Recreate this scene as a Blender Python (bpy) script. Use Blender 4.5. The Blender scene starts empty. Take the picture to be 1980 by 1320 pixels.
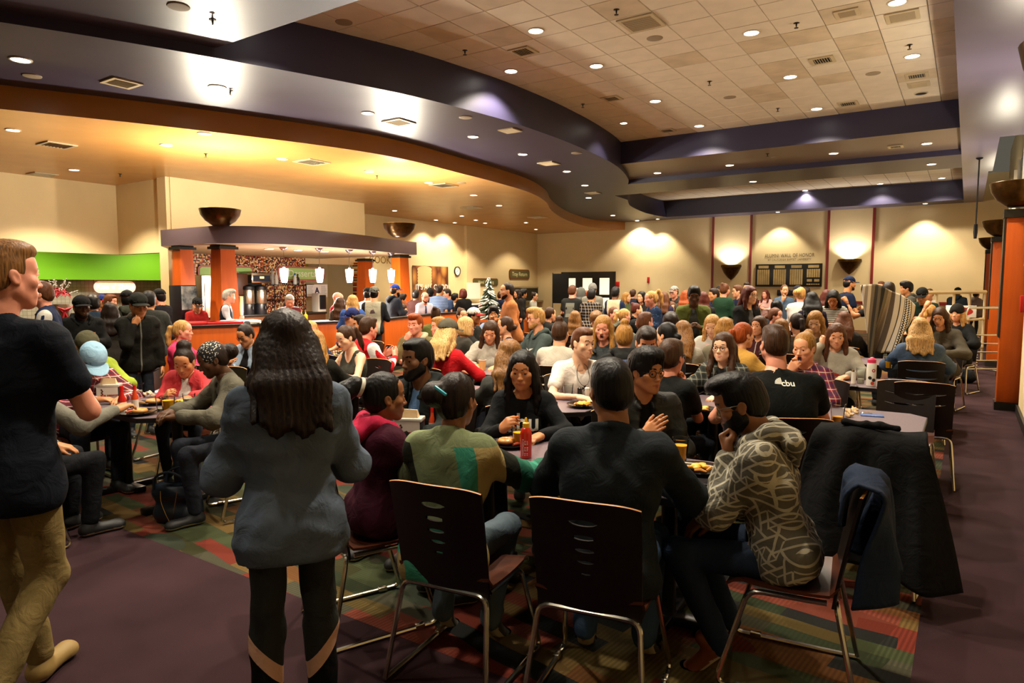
import bpy, bmesh, math, random
import numpy as np
from mathutils import Vector, Matrix
from mathutils.geometry import tessellate_polygon
random.seed(7)
rng = np.random.default_rng(11)
scene = bpy.context.scene
COL = scene.collection
# ------------------------------------------------------------------ camera
CAM_H = 1.70
FPX = 1310.0
YAW = math.radians(33.86)
PITCH = math.radians(4.67)
cam_data = bpy.data.cameras.new('camera')
cam_data.sensor_width = 36.0
cam_data.lens = FPX * 36.0 / 1980.0
cam_data.clip_end = 200.0
cam_data.clip_start = 0.05
camera = bpy.data.objects.new('camera', cam_data)
COL.objects.link(camera)
camera.location = (0, 0, CAM_H)
camera.rotation_euler = (math.pi / 2 - PITCH, 0, YAW)
scene.camera = camera
# ------------------------------------------------------------------ world, exposure
world = bpy.data.worlds.new('world')
scene.world = world
world.use_nodes = True
world.node_tree.nodes['Background'].inputs[0].default_value = (0.9, 0.8, 0.62, 1)
world.node_tree.nodes['Background'].inputs[1].default_value = 0.06
vs = scene.view_settings
vs.view_transform = 'Standard'
vs.look = 'None'
vs.gamma = 1.0
vs.use_curve_mapping = False
vs.exposure = 0.9
scene.cycles.use_denoising = True
scene.cycles.max_bounces = 5
scene.cycles.diffuse_bounces = 3
scene.cycles.adaptive_threshold = 0.03
scene.cycles.glossy_bounces = 3
scene.cycles.transmission_bounces = 6
scene.cycles.sample_clamp_indirect = 3.0
scene.cycles.caustics_reflective = False
scene.cycles.caustics_refractive = False
WARM = (1.0, 0.87, 0.68)
COOLW = (0.86, 0.84, 1.0)
# ------------------------------------------------------------------ survey: a ray through a point of the frame (1980 x 1320)
_F = np.array([-math.sin(YAW), math.cos(YAW), 0.0])
_R = np.array([math.cos(YAW), math.sin(YAW), 0.0])
_FW = _F * math.cos(PITCH) - np.array([0, 0, 1.0]) * math.sin(PITCH)
_UP = _F * math.sin(PITCH) + np.array([0, 0, 1.0]) * math.cos(PITCH)
_C = np.array([0, 0, CAM_H])
def ray(u, v): return _FW + _R * (u - 990) / FPX - _UP * (v - 660) / FPX
def at_z(u, v, z):
 r = ray(u, v); return _C + r * ((z - CAM_H) / r[2])
def at_x(u, v, x):
 r = ray(u, v); return _C + r * (x / r[0])
def at_y(u, v, y):
 r = ray(u, v); return _C + r * (y / r[1])
def at_d(u, v, d): return _C + ray(u, v) * d
def view_dir(p):
 d = np.array([p[0], p[1]]); return d / np.linalg.norm(d)
# ------------------------------------------------------------------ materials
def lin(h):
 h = h.lstrip('#'); out = []
 for i in (0, 2, 4):
  v = int(h[i:i + 2], 16) / 255
  out.append(v / 12.92 if v <= 0.04045 else ((v + 0.055) / 1.055) ** 2.4)
 return tuple(out)
MATS = {}
def _nt(name):
 m = bpy.data.materials.new(name); m.use_nodes = True
 nt = m.node_tree; b = nt.nodes['Principled BSDF']
 return m, nt, b
def N(nt, typ, **kw):
 n = nt.nodes.new(typ)
 for k, v in kw.items():
  if k.startswith('i_'):
   key = k[2:]; key = int(key) if key.isdigit() else key.replace('_', ' ')
   n.inputs[key].default_value = v
  else: setattr(n, k, v)
 return n
def L(nt, a, b): nt.links.new(a, b)
def mat(name, color, rough=0.6, metal=0.0, spec=0.5, var=0.0, scale=8.0, bump=0.0, bscale=60.0, coat=0.0, stretch=None, trans=0.0, ior=1.45, sheen=0.0, var2=None):
 """plain procedural material: colour with a noise variation, fine relief from a noise bump"""
 if name in MATS: return MATS[name]
 col = lin(color) if isinstance(color, str) else color
 m, nt, b = _nt(name)
 b.inputs['Base Color'].default_value = (*col, 1)
 b.inputs['Roughness'].default_value = rough
 b.inputs['Metallic'].default_value = metal
 b.inputs['Specular IOR Level'].default_value = spec
 b.inputs['Coat Weight'].default_value = coat
 b.inputs['Transmission Weight'].default_value = trans
 b.inputs['IOR'].default_value = ior
 b.inputs['Sheen Weight'].default_value = sheen
 if var or bump:
  tc = N(nt, 'ShaderNodeTexCoord'); mp = N(nt, 'ShaderNodeMapping')
  if stretch: mp.inputs['Scale'].default_value = stretch
  L(nt, tc.outputs['Object'], mp.inputs[0])
 if var:
  no = N(nt, 'ShaderNodeTexNoise', i_Scale=scale, i_Detail=4.0); L(nt, mp.outputs[0], no.inputs['Vector'])
  mx = N(nt, 'ShaderNodeMix', data_type='RGBA')
  c1 = tuple(max(0, x * (1 - var)) for x in col)
  c2 = lin(var2) if var2 else tuple(min(1, x * (1 + var)) for x in col)
  mx.inputs[6].default_value = (*c1, 1); mx.inputs[7].default_value = (*c2, 1)
  cr = N(nt, 'ShaderNodeMapRange'); cr.inputs[1].default_value = .3; cr.inputs[2].default_value = .7
  L(nt, no.outputs['Fac'], cr.inputs[0]); L(nt, cr.outputs[0], mx.inputs[0]); L(nt, mx.outputs[2], b.inputs['Base Color'])
 if bump:
  n2 = N(nt, 'ShaderNodeTexNoise', i_Scale=bscale, i_Detail=3.0); L(nt, mp.outputs[0], n2.inputs['Vector'])
  bp = N(nt, 'ShaderNodeBump', i_Strength=bump, i_Distance=0.01); L(nt, n2.outputs['Fac'], bp.inputs['Height'])
  L(nt, bp.outputs[0], b.inputs['Normal'])
 MATS[name] = m
 return m
def emis(name, color, strength):
 if name in MATS: return MATS[name]
 m, nt, b = _nt(name)
 b.inputs['Base Color'].default_value = (0.8, 0.8, 0.8, 1)
 b.inputs['Emission Color'].default_value = (*color, 1)
 b.inputs['Emission Strength'].default_value = strength
 MATS[name] = m
 return m
# ------------------------------------------------------------------ mesh building
class MB:
 def __init__(s): s.v = []; s.f = []; s.mi = []; s.cur = 0
 def add(s, verts, faces):
  o = len(s.v); s.v.extend([tuple(float(c) for c in p) for p in verts])
  s.f.extend([tuple(i + o for i in f) for f in faces]); s.mi.extend([s.cur] * len(faces)); return s
 def box(s, x0, x1, y0, y1, z0, z1, M=None):
  p = [(x0, y0, z0), (x1, y0, z0), (x1, y1, z0), (x0, y1, z0), (x0, y0, z1), (x1, y0, z1), (x1, y1, z1), (x0, y1, z1)]
  if M is not None: p = [tuple(M @ Vector(q)) for q in p]
  return s.add(p, [(3, 2, 1, 0), (4, 5, 6, 7), (0, 1, 5, 4), (1, 2, 6, 5), (2, 3, 7, 6), (3, 0, 4, 7)])
 def rbox(s, x0, x1, y0, y1, z0, z1, r=.01, M=None):
  """box with chamfered edges"""
  bm = bmesh.new(); bmesh.ops.create_cube(bm, size=1)
  for v in bm.verts: v.co = Vector(((x0 + x1) / 2 + v.co.x * (x1 - x0), (y0 + y1) / 2 + v.co.y * (y1 - y0), (z0 + z1) / 2 + v.co.z * (z1 - z0)))
  bmesh.ops.bevel(bm, geom=list(bm.edges), offset=r, segments=2, affect='EDGES', profile=.5)
  return s.bm(bm, M)
 def bm(s, bm, M=None):
  bm.verts.index_update()
  p = [(M @ v.co if M is not None else v.co) for v in bm.verts]
  s.add([tuple(q) for q in p], [tuple(v.index for v in f.verts) for f in bm.faces]); bm.free(); return s
 def lathe(s, prof, n=20, c=(0, 0, 0), M=None, a0=0, a1=2 * math.pi, sq=1.0, caps='se'):
  full = abs(a1 - a0 - 2 * math.pi) < 1e-6; k = n if full else n + 1
  vs = []
  for r, z in prof:
   for i in range(k):
    a = a0 + (a1 - a0) * i / n
    vs.append((c[0] + r * math.cos(a), c[1] + r * math.sin(a) * sq, c[2] + z))
  fs = []
  for j in range(len(prof) - 1):
   for i in range(n if full else n):
    i2 = (i + 1) % k if full else i + 1
    fs.append((j * k + i, j * k + i2, (j + 1) * k + i2, (j + 1) * k + i))
  if full:
   if prof[0][0] > 1e-6 and 's' in caps: fs.append(tuple(reversed(range(k))))
   if prof[-1][0] > 1e-6 and 'e' in caps and not (abs(prof[-1][1] - prof[-2][1]) < 1e-9 and prof[-2][0] < prof[-1][0]): fs.append(tuple(range((len(prof) - 1) * k, len(prof) * k)))
  if M is not None: vs = [tuple(M @ Vector(q)) for q in vs]
  return s.add(vs, fs)
 def tube(s, pts, r, n=8, cap=True, M=None, closed=False):
  pts = [Vector(p) for p in pts]; m = len(pts)
  rr = r if isinstance(r, (list, tuple)) else [r] * m
  vs = []; up = None
  for i, p in enumerate(pts):
   a = pts[i - 1] if (i > 0 or closed) else p; b = pts[(i + 1) % m] if (i < m - 1 or closed) else p
   t = (b - a); t = t.normalized() if t.length > 1e-9 else Vector((0, 0, 1))
   if up is None:
    up = Vector((0, 0, 1)) if abs(t.z) < .9 else Vector((1, 0, 0))
   x = t.cross(up); x = x.normalized() if x.length > 1e-6 else t.orthogonal().normalized()
   y = x.cross(t).normalized(); up = y
   for k in range(n):
    an = 2 * math.pi * k / n
    vs.append(p + (x * math.cos(an) + y * math.sin(an)) * rr[i])
  fs = []
  for i in range(m if closed else m - 1):
   i2 = (i + 1) % m
   for k in range(n):
    fs.append((i * n + k, i * n + (k + 1) % n, i2 * n + (k + 1) % n, i2 * n + k))
  if cap and not closed:
   fs.append(tuple(reversed(range(n)))); fs.append(tuple(range((m - 1) * n, m * n)))
  if M is not None: vs = [M @ v for v in vs]
  return s.add([tuple(v) for v in vs], fs)
 def poly(s, pts2, z, flip=False):
  tri = tessellate_polygon([[Vector((p[0], p[1], 0)) for p in pts2]])
  fs = []
  for t in tri:
   a, b, c = [Vector(pts2[i]).to_2d() for i in t]
   ccw = (b - a).cross(c - a) > 0
   t = tuple(t) if ccw else tuple(reversed(t))
   fs.append(tuple(reversed(t)) if flip else t)
  return s.add([(p[0], p[1], z) for p in pts2], fs)
 def prism(s, pts2, z0, z1):
  s.poly(pts2, z1); s.poly(pts2, z0, True); n = len(pts2)
  vs = [(p[0], p[1], z0) for p in pts2] + [(p[0], p[1], z1) for p in pts2]
  area = sum(pts2[i][0] * pts2[(i + 1) % n][1] - pts2[(i + 1) % n][0] * pts2[i][1] for i in range(n))
  fs = [(i, (i + 1) % n, n + (i + 1) % n, n + i) for i in range(n)]
  if area < 0: fs = [tuple(reversed(f)) for f in fs]
  return s.add(vs, fs)
 def strip(s, line, z0, z1, t=0.0):
  n = len(line)
  s.add([(p[0], p[1], z0) for p in line] + [(p[0], p[1], z1) for p in line], [(i, i + 1, n + i + 1, n + i) for i in range(n - 1)])
  return s
 def ball(s, c, r, n=10, M=None, sc=(1, 1, 1)):
  prof = [(math.sin(math.pi * i / n) * r, -math.cos(math.pi * i / n) * r) for i in range(n + 1)]
  prof[0] = (0, -r); prof[-1] = (0, r)
  T = Matrix.Translation(c) @ Matrix.Diagonal((*sc, 1))
  if M is not None: T = M @ T
  return s.lathe(prof, n * 2, M=T)
 def mesh(s, name, smooth=True, angle=35):
  me = bpy.data.meshes.new(name); me.from_pydata(s.v, [], s.f)
  if len(set(s.mi)) > 1: me.polygons.foreach_set('material_index', s.mi)
  if smooth:
   me.polygons.foreach_set('use_smooth', [True] * len(me.polygons)); me.set_sharp_from_angle(angle=math.radians(angle))
  me.update(); return me
def obj(name, data, mats=None, parent=None, loc=None, M=None):
 if isinstance(data, MB): data = data.mesh(name)
 o = bpy.data.objects.new(name, data); COL.objects.link(o)
 if mats is not None and data is not None and len(data.materials) == 0:
  for m in (mats if isinstance(mats, (list, tuple)) else [mats]): data.materials.append(m)
 if parent is not None: o.parent = parent
 if loc is not None: o.location = loc
 if M is not None: o.matrix_local = M
 return o
def setmat(o, i, m):
 o.material_slots[i].link = 'OBJECT'; o.material_slots[i].material = m
def struct(name, data, mats, label=None, parent=None):
 o = obj(name, data, mats, parent)
 if parent is None: o['kind'] = 'structure'
 if label: o['label'] = label
 return o
def tag(o, label, cat, group=None, kind=None):
 o['label'] = label; o['category'] = cat
 if group: o['group'] = group
 if kind: o['kind'] = kind
 return o
def thing(name, label, cat, loc=(0, 0, 0), rz=0.0, group=None):
 o = bpy.data.objects.new(name, None); COL.objects.link(o)
 o.empty_display_size = .1; o.location = loc; o.rotation_euler = (0, 0, rz)
 return tag(o, label, cat, group)
def copy_tree(o, parent=None):
 c = o.copy(); COL.objects.link(c); c.parent = parent
 for ch in list(o.children): copy_tree(ch, c)
 return c
def catmull(pts, n=6):
 out = []; P = [np.array(p, float) for p in pts]
 P = [2 * P[0] - P[1]] + P + [2 * P[-1] - P[-2]]
 for i in range(1, len(P) - 2):
  for k in range(n):
   t = k / n; a, b, c, d = P[i - 1], P[i], P[i + 1], P[i + 2]
   out.append(.5 * ((2 * b) + (c - a) * t + (2 * a - 5 * b + 4 * c - d) * t * t + (3 * b - a - 3 * c + d) * t ** 3))
 out.append(P[-2]); return [tuple(p) for p in out]
def spot(name, loc, energy, angle=110, blend=.7, color=WARM, radius=.06, rot=(0, 0, 0), parent=None):
 l = bpy.data.lights.new(name, 'SPOT'); l.energy = energy; l.spot_size = math.radians(angle); l.spot_blend = blend
 l.color = color; l.shadow_soft_size = radius
 o = bpy.data.objects.new(name, l); COL.objects.link(o); o.location = loc; o.rotation_euler = rot
 if parent is not None: o.parent = parent
 return o
def plight(name, loc, energy, color=WARM, radius=.06, parent=None):
 l = bpy.data.lights.new(name, 'POINT'); l.energy = energy; l.color = color; l.shadow_soft_size = radius
 o = bpy.data.objects.new(name, l); COL.objects.link(o); o.location = loc
 if parent is not None: o.parent = parent
 return o
def text_mesh(txt, size, font_w=1.0, extrude=.0, bold=0.0, spacing=1.0):
 """lettering as a flat mesh, centred, in the xy plane"""
 cu = bpy.data.curves.new('lettering', 'FONT'); cu.body = txt; cu.size = size; cu.align_x = 'CENTER'; cu.align_y = 'CENTER'
 cu.extrude = extrude; cu.offset = bold; cu.space_character = spacing; cu.resolution_u = 3
 o = bpy.data.objects.new('lettering', cu); COL.objects.link(o)
 dg = bpy.context.evaluated_depsgraph_get(); dg.update()
 me = bpy.data.meshes.new_from_object(o.evaluated_get(dg))
 bpy.data.objects.remove(o); bpy.data.curves.remove(cu)
 if font_w != 1.0:
  for v in me.vertices: v.co.x *= font_w
 me.materials.clear()
 return me
def face_to(normal, up=(0, 0, 1)):
 """matrix whose z axis is the normal and whose y axis is up"""
 z = Vector(normal).normalized(); x = Vector(up).cross(z).normalized(); y = z.cross(x)
 return Matrix((x, y, z)).transposed().to_4x4()
# ================================================================== the room
HT, HA, HP, HG = 5.33, 4.78, 4.65, 4.30
YF1, YF2, YR2, YF3, YW = 16.05, 18.5, 20.55, 28.1, 29.2
XB = -0.26
XL = -18.2
YNEAR = -6.0
# ---- materials of the shell
def carpet_plain():
 m, nt, b = _nt('purple_carpet')
 tc = N(nt, 'ShaderNodeTexCoord')
 n1 = N(nt, 'ShaderNodeTexNoise', i_Scale=2.2, i_Detail=6.0); L(nt, tc.outputs['Object'], n1.inputs['Vector'])
 n2 = N(nt, 'ShaderNodeTexNoise', i_Scale=420.0, i_Detail=2.0); L(nt, tc.outputs['Object'], n2.inputs['Vector'])
 cr = N(nt, 'ShaderNodeValToRGB'); e = cr.color_ramp.elements
 e[0].position = .35; e[0].color = (*lin('#2a1b1e'), 1); e[1].position = .7; e[1].color = (*lin('#3b272a'), 1)
 ad = N(nt, 'ShaderNodeMath', operation='MULTIPLY_ADD'); ad.inputs[1].default_value = .45; L(nt, n2.outputs['Fac'], ad.inputs[0])
 m2 = N(nt, 'ShaderNodeMath', operation='MULTIPLY'); m2.inputs[1].default_value = .6; L(nt, n1.outputs['Fac'], m2.inputs[0]); L(nt, m2.outputs[0], ad.inputs[2])
 L(nt, ad.outputs[0], cr.inputs[0]); L(nt, cr.outputs[0], b.inputs['Base Color'])
 bp = N(nt, 'ShaderNodeBump', i_Strength=.5, i_Distance=.004); L(nt, n2.outputs['Fac'], bp.inputs['Height']); L(nt, bp.outputs[0], b.inputs['Normal'])
 b.inputs['Roughness'].default_value = .95; b.inputs['Specular IOR Level'].default_value = .1
 return m
def carpet_pattern():
 """bands of red, rust, olive, green and charcoal with arcs and fine ribbing"""
 m, nt, b = _nt('patterned_carpet')
 tc = N(nt, 'ShaderNodeTexCoord')
 mp = N(nt, 'ShaderNodeMapping'); mp.inputs['Rotation'].default_value = (0, 0, math.radians(6)); L(nt, tc.outputs['Object'], mp.inputs[0])
 wob = N(nt, 'ShaderNodeTexNoise', i_Scale=1.3, i_Detail=1.0); L(nt, mp.outputs[0], wob.inputs['Vector'])
 vm = N(nt, 'ShaderNodeVectorMath', operation='MULTIPLY_ADD'); L(nt, wob.outputs['Color'], vm.inputs[0]); vm.inputs[1].default_value = (.16, .12, 0); L(nt, mp.outputs[0], vm.inputs[2])
 br = N(nt, 'ShaderNodeTexBrick', i_Scale=1.0); br.inputs['Brick Width'].default_value = .52; br.inputs['Row Height'].default_value = .115; br.inputs['Mortar Size'].default_value = 0.0
 br.inputs['Color1'].default_value = (0, 0, 0, 1); br.inputs['Color2'].default_value = (1, 1, 1, 1); br.offset = .37; br.inputs['Bias'].default_value = 0
 L(nt, vm.outputs[0], br.inputs['Vector'])
 cr = N(nt, 'ShaderNodeValToRGB'); cr.color_ramp.interpolation = 'CONSTANT'
 pal = ['#35341f', '#5c3c1f', '#232321', '#642a1f', '#3a4029', '#524424', '#6b3527', '#2d3322', '#5f4a28', '#403e30']
 el = cr.color_ramp.elements
 el[0].position = 0; el[0].color = (*lin(pal[0]), 1); el[1].position = .1; el[1].color = (*lin(pal[1]), 1)
 for i in range(2, 10): x = el.new(i / 10); x.color = (*lin(pal[i]), 1)
 L(nt, br.outputs['Color'], cr.inputs[0])
 vo = N(nt, 'ShaderNodeTexVoronoi', i_Scale=2.1);
 sc = N(nt, 'ShaderNodeMapping'); sc.inputs['Scale'].default_value = (.75, 1.5, 1); L(nt, mp.outputs[0], sc.inputs[0]); L(nt, sc.outputs[0], vo.inputs['Vector'])
 lt = N(nt, 'ShaderNodeMath', operation='LESS_THAN'); lt.inputs[1].default_value = .36; L(nt, vo.outputs['Distance'], lt.inputs[0])
 sep = N(nt, 'ShaderNodeSeparateColor'); L(nt, vo.outputs['Color'], sep.inputs[0])
 cr2 = N(nt, 'ShaderNodeValToRGB'); cr2.color_ramp.interpolation = 'CONSTANT'; el = cr2.color_ramp.elements
 pal2 = ['#22221f', '#693024', '#474b2e', '#624623', '#33382c', '#54261d']
 el[0].color = (*lin(pal2[0]), 1); el[1].position = .17; el[1].color = (*lin(pal2[1]), 1)
 for i in range(2, 6): x = el.new(i / 6); x.color = (*lin(pal2[i]), 1)
 L(nt, sep.outputs[0], cr2.inputs[0])
 pick = N(nt, 'ShaderNodeMath', operation='GREATER_THAN'); pick.inputs[1].default_value = .5; L(nt, sep.outputs[1], pick.inputs[0])
 mul = N(nt, 'ShaderNodeMath', operation='MULTIPLY'); L(nt, lt.outputs[0], mul.inputs[0]); L(nt, pick.outputs[0], mul.inputs[1])
 mx = N(nt, 'ShaderNodeMix', data_type='RGBA'); L(nt, mul.outputs[0], mx.inputs[0]); L(nt, cr.outputs[0], mx.inputs[6]); L(nt, cr2.outputs[0], mx.inputs[7])
 wv = N(nt, 'ShaderNodeTexWave', i_Scale=14.0, i_Distortion=.3); wv.bands_direction = 'X'; L(nt, mp.outputs[0], wv.inputs['Vector'])
 fn = N(nt, 'ShaderNodeTexNoise', i_Scale=300.0, i_Detail=2.0); L(nt, tc.outputs['Object'], fn.inputs['Vector'])
 sm = N(nt, 'ShaderNodeMath', operation='MULTIPLY'); L(nt, wv.outputs['Fac'], sm.inputs[0]); L(nt, sep.outputs[2], sm.inputs[1])
 rb = N(nt, 'ShaderNodeMath', operation='MULTIPLY_ADD'); L(nt, sm.outputs[0], rb.inputs[0]); rb.inputs[1].default_value = .5; rb.inputs[2].default_value = .72
 rb2 = N(nt, 'ShaderNodeMath', operation='MULTIPLY_ADD'); L(nt, fn.outputs['Fac'], rb2.inputs[0]); rb2.inputs[1].default_value = .5; L(nt, rb.outputs[0], rb2.inputs[2])
 rb3 = N(nt, 'ShaderNodeMath', operation='SUBTRACT'); L(nt, rb2.outputs[0], rb3.inputs[0]); rb3.inputs[1].default_value = .18
 mm = N(nt, 'ShaderNodeMix', data_type='RGBA', blend_type='MULTIPLY'); mm.inputs[0].default_value = 1.0; L(nt, mx.outputs[2], mm.inputs[6])
 cb = N(nt, 'ShaderNodeCombineColor'); [L(nt, rb3.outputs[0], cb.inputs[i]) for i in range(3)]
 L(nt, cb.outputs[0], mm.inputs[7]); L(nt, mm.outputs[2], b.inputs['Base Color'])
 bp = N(nt, 'ShaderNodeBump', i_Strength=.4, i_Distance=.003); L(nt, fn.outputs['Fac'], bp.inputs['Height']); L(nt, bp.outputs[0], b.inputs['Normal'])
 b.inputs['Roughness'].default_value = .95; b.inputs['Specular IOR Level'].default_value = .1
 return m
M_carpet = carpet_plain(); M_pattern = carpet_pattern()
M_purple = mat('purple_paint', '#3b3545', .40, var=.08, scale=1.5, spec=.3)
M_purple_dk = mat('purple_fascia_paint', '#2f2c44', .42, var=.06, scale=1.5)
M_taupe = mat('taupe_soffit_paint', '#6b5a50', .38, var=.06, scale=2.0)
M_gold = mat('gold_ceiling_paint', '#c38c4c', .24, var=.07, scale=1.6, spec=.6)
M_goldf = mat('gold_fascia_paint', '#a9702f', .34, var=.06, scale=2.0)
M_cream = mat('cream_wall_paint', '#dcc596', .6, var=.04, scale=1.2, bump=.03, bscale=220)
M_red = mat('red_trim_paint', '#7c1d17', .45)
M_orange = mat('orange_wood_veneer', '#b4500f', .38, var=.10, scale=3.0, stretch=(6, 6, .7), bump=.02)
M_black = mat('black_laminate', '#15130f', .4)
M_blackmetal = mat('black_metal', '#17161a', .35, metal=.3)
M_tile = mat('ceiling_tile_fibre', '#cdbfa9', .9, var=.06, scale=3.0, bump=.25, bscale=300)
M_grid = mat('ceiling_grid_metal', '#5e5242', .6)
M_white = mat('white_paint', '#e8e2d6', .5)
M_bronze = mat('hammered_bronze', '#4a3312', .28, metal=.75, var=.35, scale=14)
M_canopy = mat('canopy_mauve_paint', '#5d4f57', .42, var=.05, scale=2.0)
M_green = mat('lime_green_paint', '#74b31d', .5)
def tile_grid_mat():
 m, nt, b = _nt('far_ceiling_tiles')
 tc = N(nt, 'ShaderNodeTexCoord'); br = N(nt, 'ShaderNodeTexBrick', i_Scale=1.0); br.offset = 0
 br.inputs['Brick Width'].default_value = .61; br.inputs['Row Height'].default_value = .61; br.inputs['Mortar Size'].default_value = .008
 br.inputs['Color1'].default_value = (*lin('#cdbfa9'), 1); br.inputs['Color2'].default_value = (*lin('#c3b49d'), 1); br.inputs['Mortar'].default_value = (*lin('#5e5242'), 1)
 L(nt, tc.outputs['Object'], br.inputs['Vector']); L(nt, br.outputs['Color'], b.inputs['Base Color']); b.inputs['Roughness'].default_value = .9
 return m
M_fartile = tile_grid_mat()
# ---- floor
mb = MB(); XR = 3.0
mb.add([(-26, YNEAR, 0), (XR, YNEAR, 0), (XR, 2.33, 0), (-26, 2.33, 0), (-.13, 2.33, 0), (XR, 30, 0), (-.13, 30, 0)],
       [(0, 1, 2, 4, 3), (4, 2, 5, 6)])
struct('floor', mb, M_carpet, 'dark purple carpet of the aisles')
struct('floor', MB().add([(-26, 2.33, 0), (-.13, 2.33, 0), (-.13, 30, 0), (-26, 30, 0)], [(0, 1, 2, 3)]), M_pattern, 'patterned carpet in rust, olive and charcoal under the tables')
# ---- curves in plan, surveyed on the soffit planes
purple_c = catmull([(-11.6, -1.5), (-10.2, 1.3), (-9.15, 3.33), (-8.62, 4.45), (-8.12, 5.7), (-7.65, 7.0), (-7.3, 8.2), (-7.1, 9.4), (-6.98, 10.5), (-6.97, 12.3), (-7.12, 14.2), (-7.4, 15.85), (-7.94, 17.6), (-8.45, 18.7)], 5)
gold_c = catmull([(-14.6, -1.5), (-13.0, 2.0), (-11.95, 4.3), (-10.98, 6.3), (-10.05, 8.8), (-9.75, 10.5), (-9.85, 12.4), (-10.0, 14.4), (-10.3, 16.3), (-11.0, 18.3), (-12.0, 20.3), (-13.2, 23.4), (-13.95, 26.6), (-13.8, 28.2), (-13.3, YW)], 5)
rec2_c = catmull([tuple(at_z(u, v, HP)[:2]) for u, v in [(1213.5, 384.5), (1215, 392), (1220.7, 399), (1245.6, 410.5), (1274.5, 417.5), (1308.7, 422.5)]], 4)
rec2_c = [(min(x, -6), min(max(y, YR2), YF3)) for x, y in rec2_c]
rec2_c[0] = (rec2_c[0][0], YR2); rec2_c[-1] = (rec2_c[-1][0], YF3)
# ---- high tile ceiling: every tile a piece of its own
Y_SLAB = float(at_z(560, 45, HA)[1])
ceil_main = struct('ceiling', MB().add([(-9.6, Y_SLAB - .5, HT + .012), (XB, Y_SLAB - .5, HT + .012), (XB, YF1 + .05, HT + .012), (-9.6, YF1 + .05, HT + .012)], [(3, 2, 1, 0)]), M_grid, 'high ceiling of pale square tiles in a metal grid')
tm = MB(); g = .296
tm.add([(-g, -g, 0), (g, -g, 0), (g, g, 0), (-g, g, 0), (-g - .005, -g - .005, .014), (g + .005, -g - .005, .014), (g + .005, g + .005, .014), (-g - .005, g + .005, .014)],
       [(3, 2, 1, 0), (0, 1, 5, 4), (1, 2, 6, 5), (2, 3, 7, 6), (3, 0, 4, 7)])
tile_me = tm.mesh('ceiling_tile', smooth=False); tile_me.materials.append(M_tile)
M_tile2 = mat('ceiling_tile_fibre_stained', '#bba98e', .9, var=.16, scale=2.2, bump=.25, bscale=300)
ycross = float(at_z(1600, 48, HT)[1]); y0 = ycross - .61 * math.ceil((ycross - Y_SLAB) / .61)
def in_purple(x, y):
 for (xa, ya), (xb, yb) in zip(purple_c[:-1], purple_c[1:]):
  if ya <= y <= yb: return x < xa + (xb - xa) * (y - ya) / (yb - ya + 1e-9) - .45
 return False
j = 0; tiles = 0
while True:
 yc = y0 + .305 + .61 * j; j += 1
 if yc - .305 > YF1: break
 for i in range(14):
  xc = -.602 + .305 - .61 * i
  if in_purple(xc, yc) or tiles >= 300: continue
  o = bpy.data.objects.new('ceiling_tile', tile_me); COL.objects.link(o); o.parent = ceil_main
  o.location = (xc, yc, HT - .003 + random.uniform(-.0015, .0015)); o.rotation_euler = (0, 0, random.choice([0, 1, 2, 3]) * math.pi / 2); tiles += 1
  if random.random() < .14: setmat(o, 0, M_tile2)
struct('ceiling', MB().add([(-14, YR2 - .1, HT), (XB, YR2 - .1, HT), (XB, YF3 + .1, HT), (-14, YF3 + .1, HT)], [(3, 2, 1, 0)]), M_fartile, 'tile ceiling of the far recess')
# ---- soffits and fascias
struct('ceiling', MB().add([(-13, YNEAR, HA), (XB, YNEAR, HA), (XB, Y_SLAB, HA), (-13, Y_SLAB, HA)], [(3, 2, 1, 0)]).add([(-13, Y_SLAB, HA), (XB, Y_SLAB, HA), (XB, Y_SLAB, HT + .1), (-13, Y_SLAB, HT + .1)], [(0, 1, 2, 3)]), M_purple, 'purple soffit slab overhead')
struct('ceiling', MB().add([(-9.6, YF1, HA), (XB, YF1, HA), (XB, YF2, HA), (-9.6, YF2, HA)], [(3, 2, 1, 0)]), M_taupe, 'taupe soffit of the cross beam with downlights')
struct('trim_1', MB().add([(-9.6, YF1, HA), (XB, YF1, HA), (XB, YF1, HT + .1), (-9.6, YF1, HT + .1)], [(0, 1, 2, 3)]), M_purple_dk, 'dark purple fascia of the cross beam')
struct('trim_2', MB().add([(-9.6, YF2, HP), (XB, YF2, HP), (XB, YF2, HA + .1), (-9.6, YF2, HA + .1)], [(0, 1, 2, 3)]), M_purple_dk, 'narrow dark fascia behind the cross beam')
pts = list(purple_c[:-1]) + [(-8.4, YF2), (XB, YF2), (XB, YR2)] + rec2_c + [(XB, YF3), (XB, YW + .1), (gold_c[-1][0], YW + .1)] + list(reversed(gold_c))
struct('ceiling', MB().poly(pts, HP, True), M_purple, 'purple curved soffit between the tile ceiling and the gold ceiling')
struct('trim_3', MB().strip(purple_c, HP, HT + .1), M_purple_dk, 'curved dark purple fascia of the tile ceiling')
struct('trim_4', MB().strip([(XB, YR2)] + rec2_c[:1], HP, HT + .1).strip(rec2_c, HP, HT + .1).strip([rec2_c[-1], (XB, YF3)], HP, HT + .1), M_purple_dk, 'dark purple fascia around the far recess')
struct('trim_5', MB().strip(gold_c, HG, HP + .02), M_goldf, 'curved gold fascia of the lower ceiling')
struct('ceiling', MB().poly([(-26, -1.5)] + list(gold_c) + [(-26, YW + .1)], HG, True), M_gold, 'glossy gold lower ceiling over the serving area')
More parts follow.
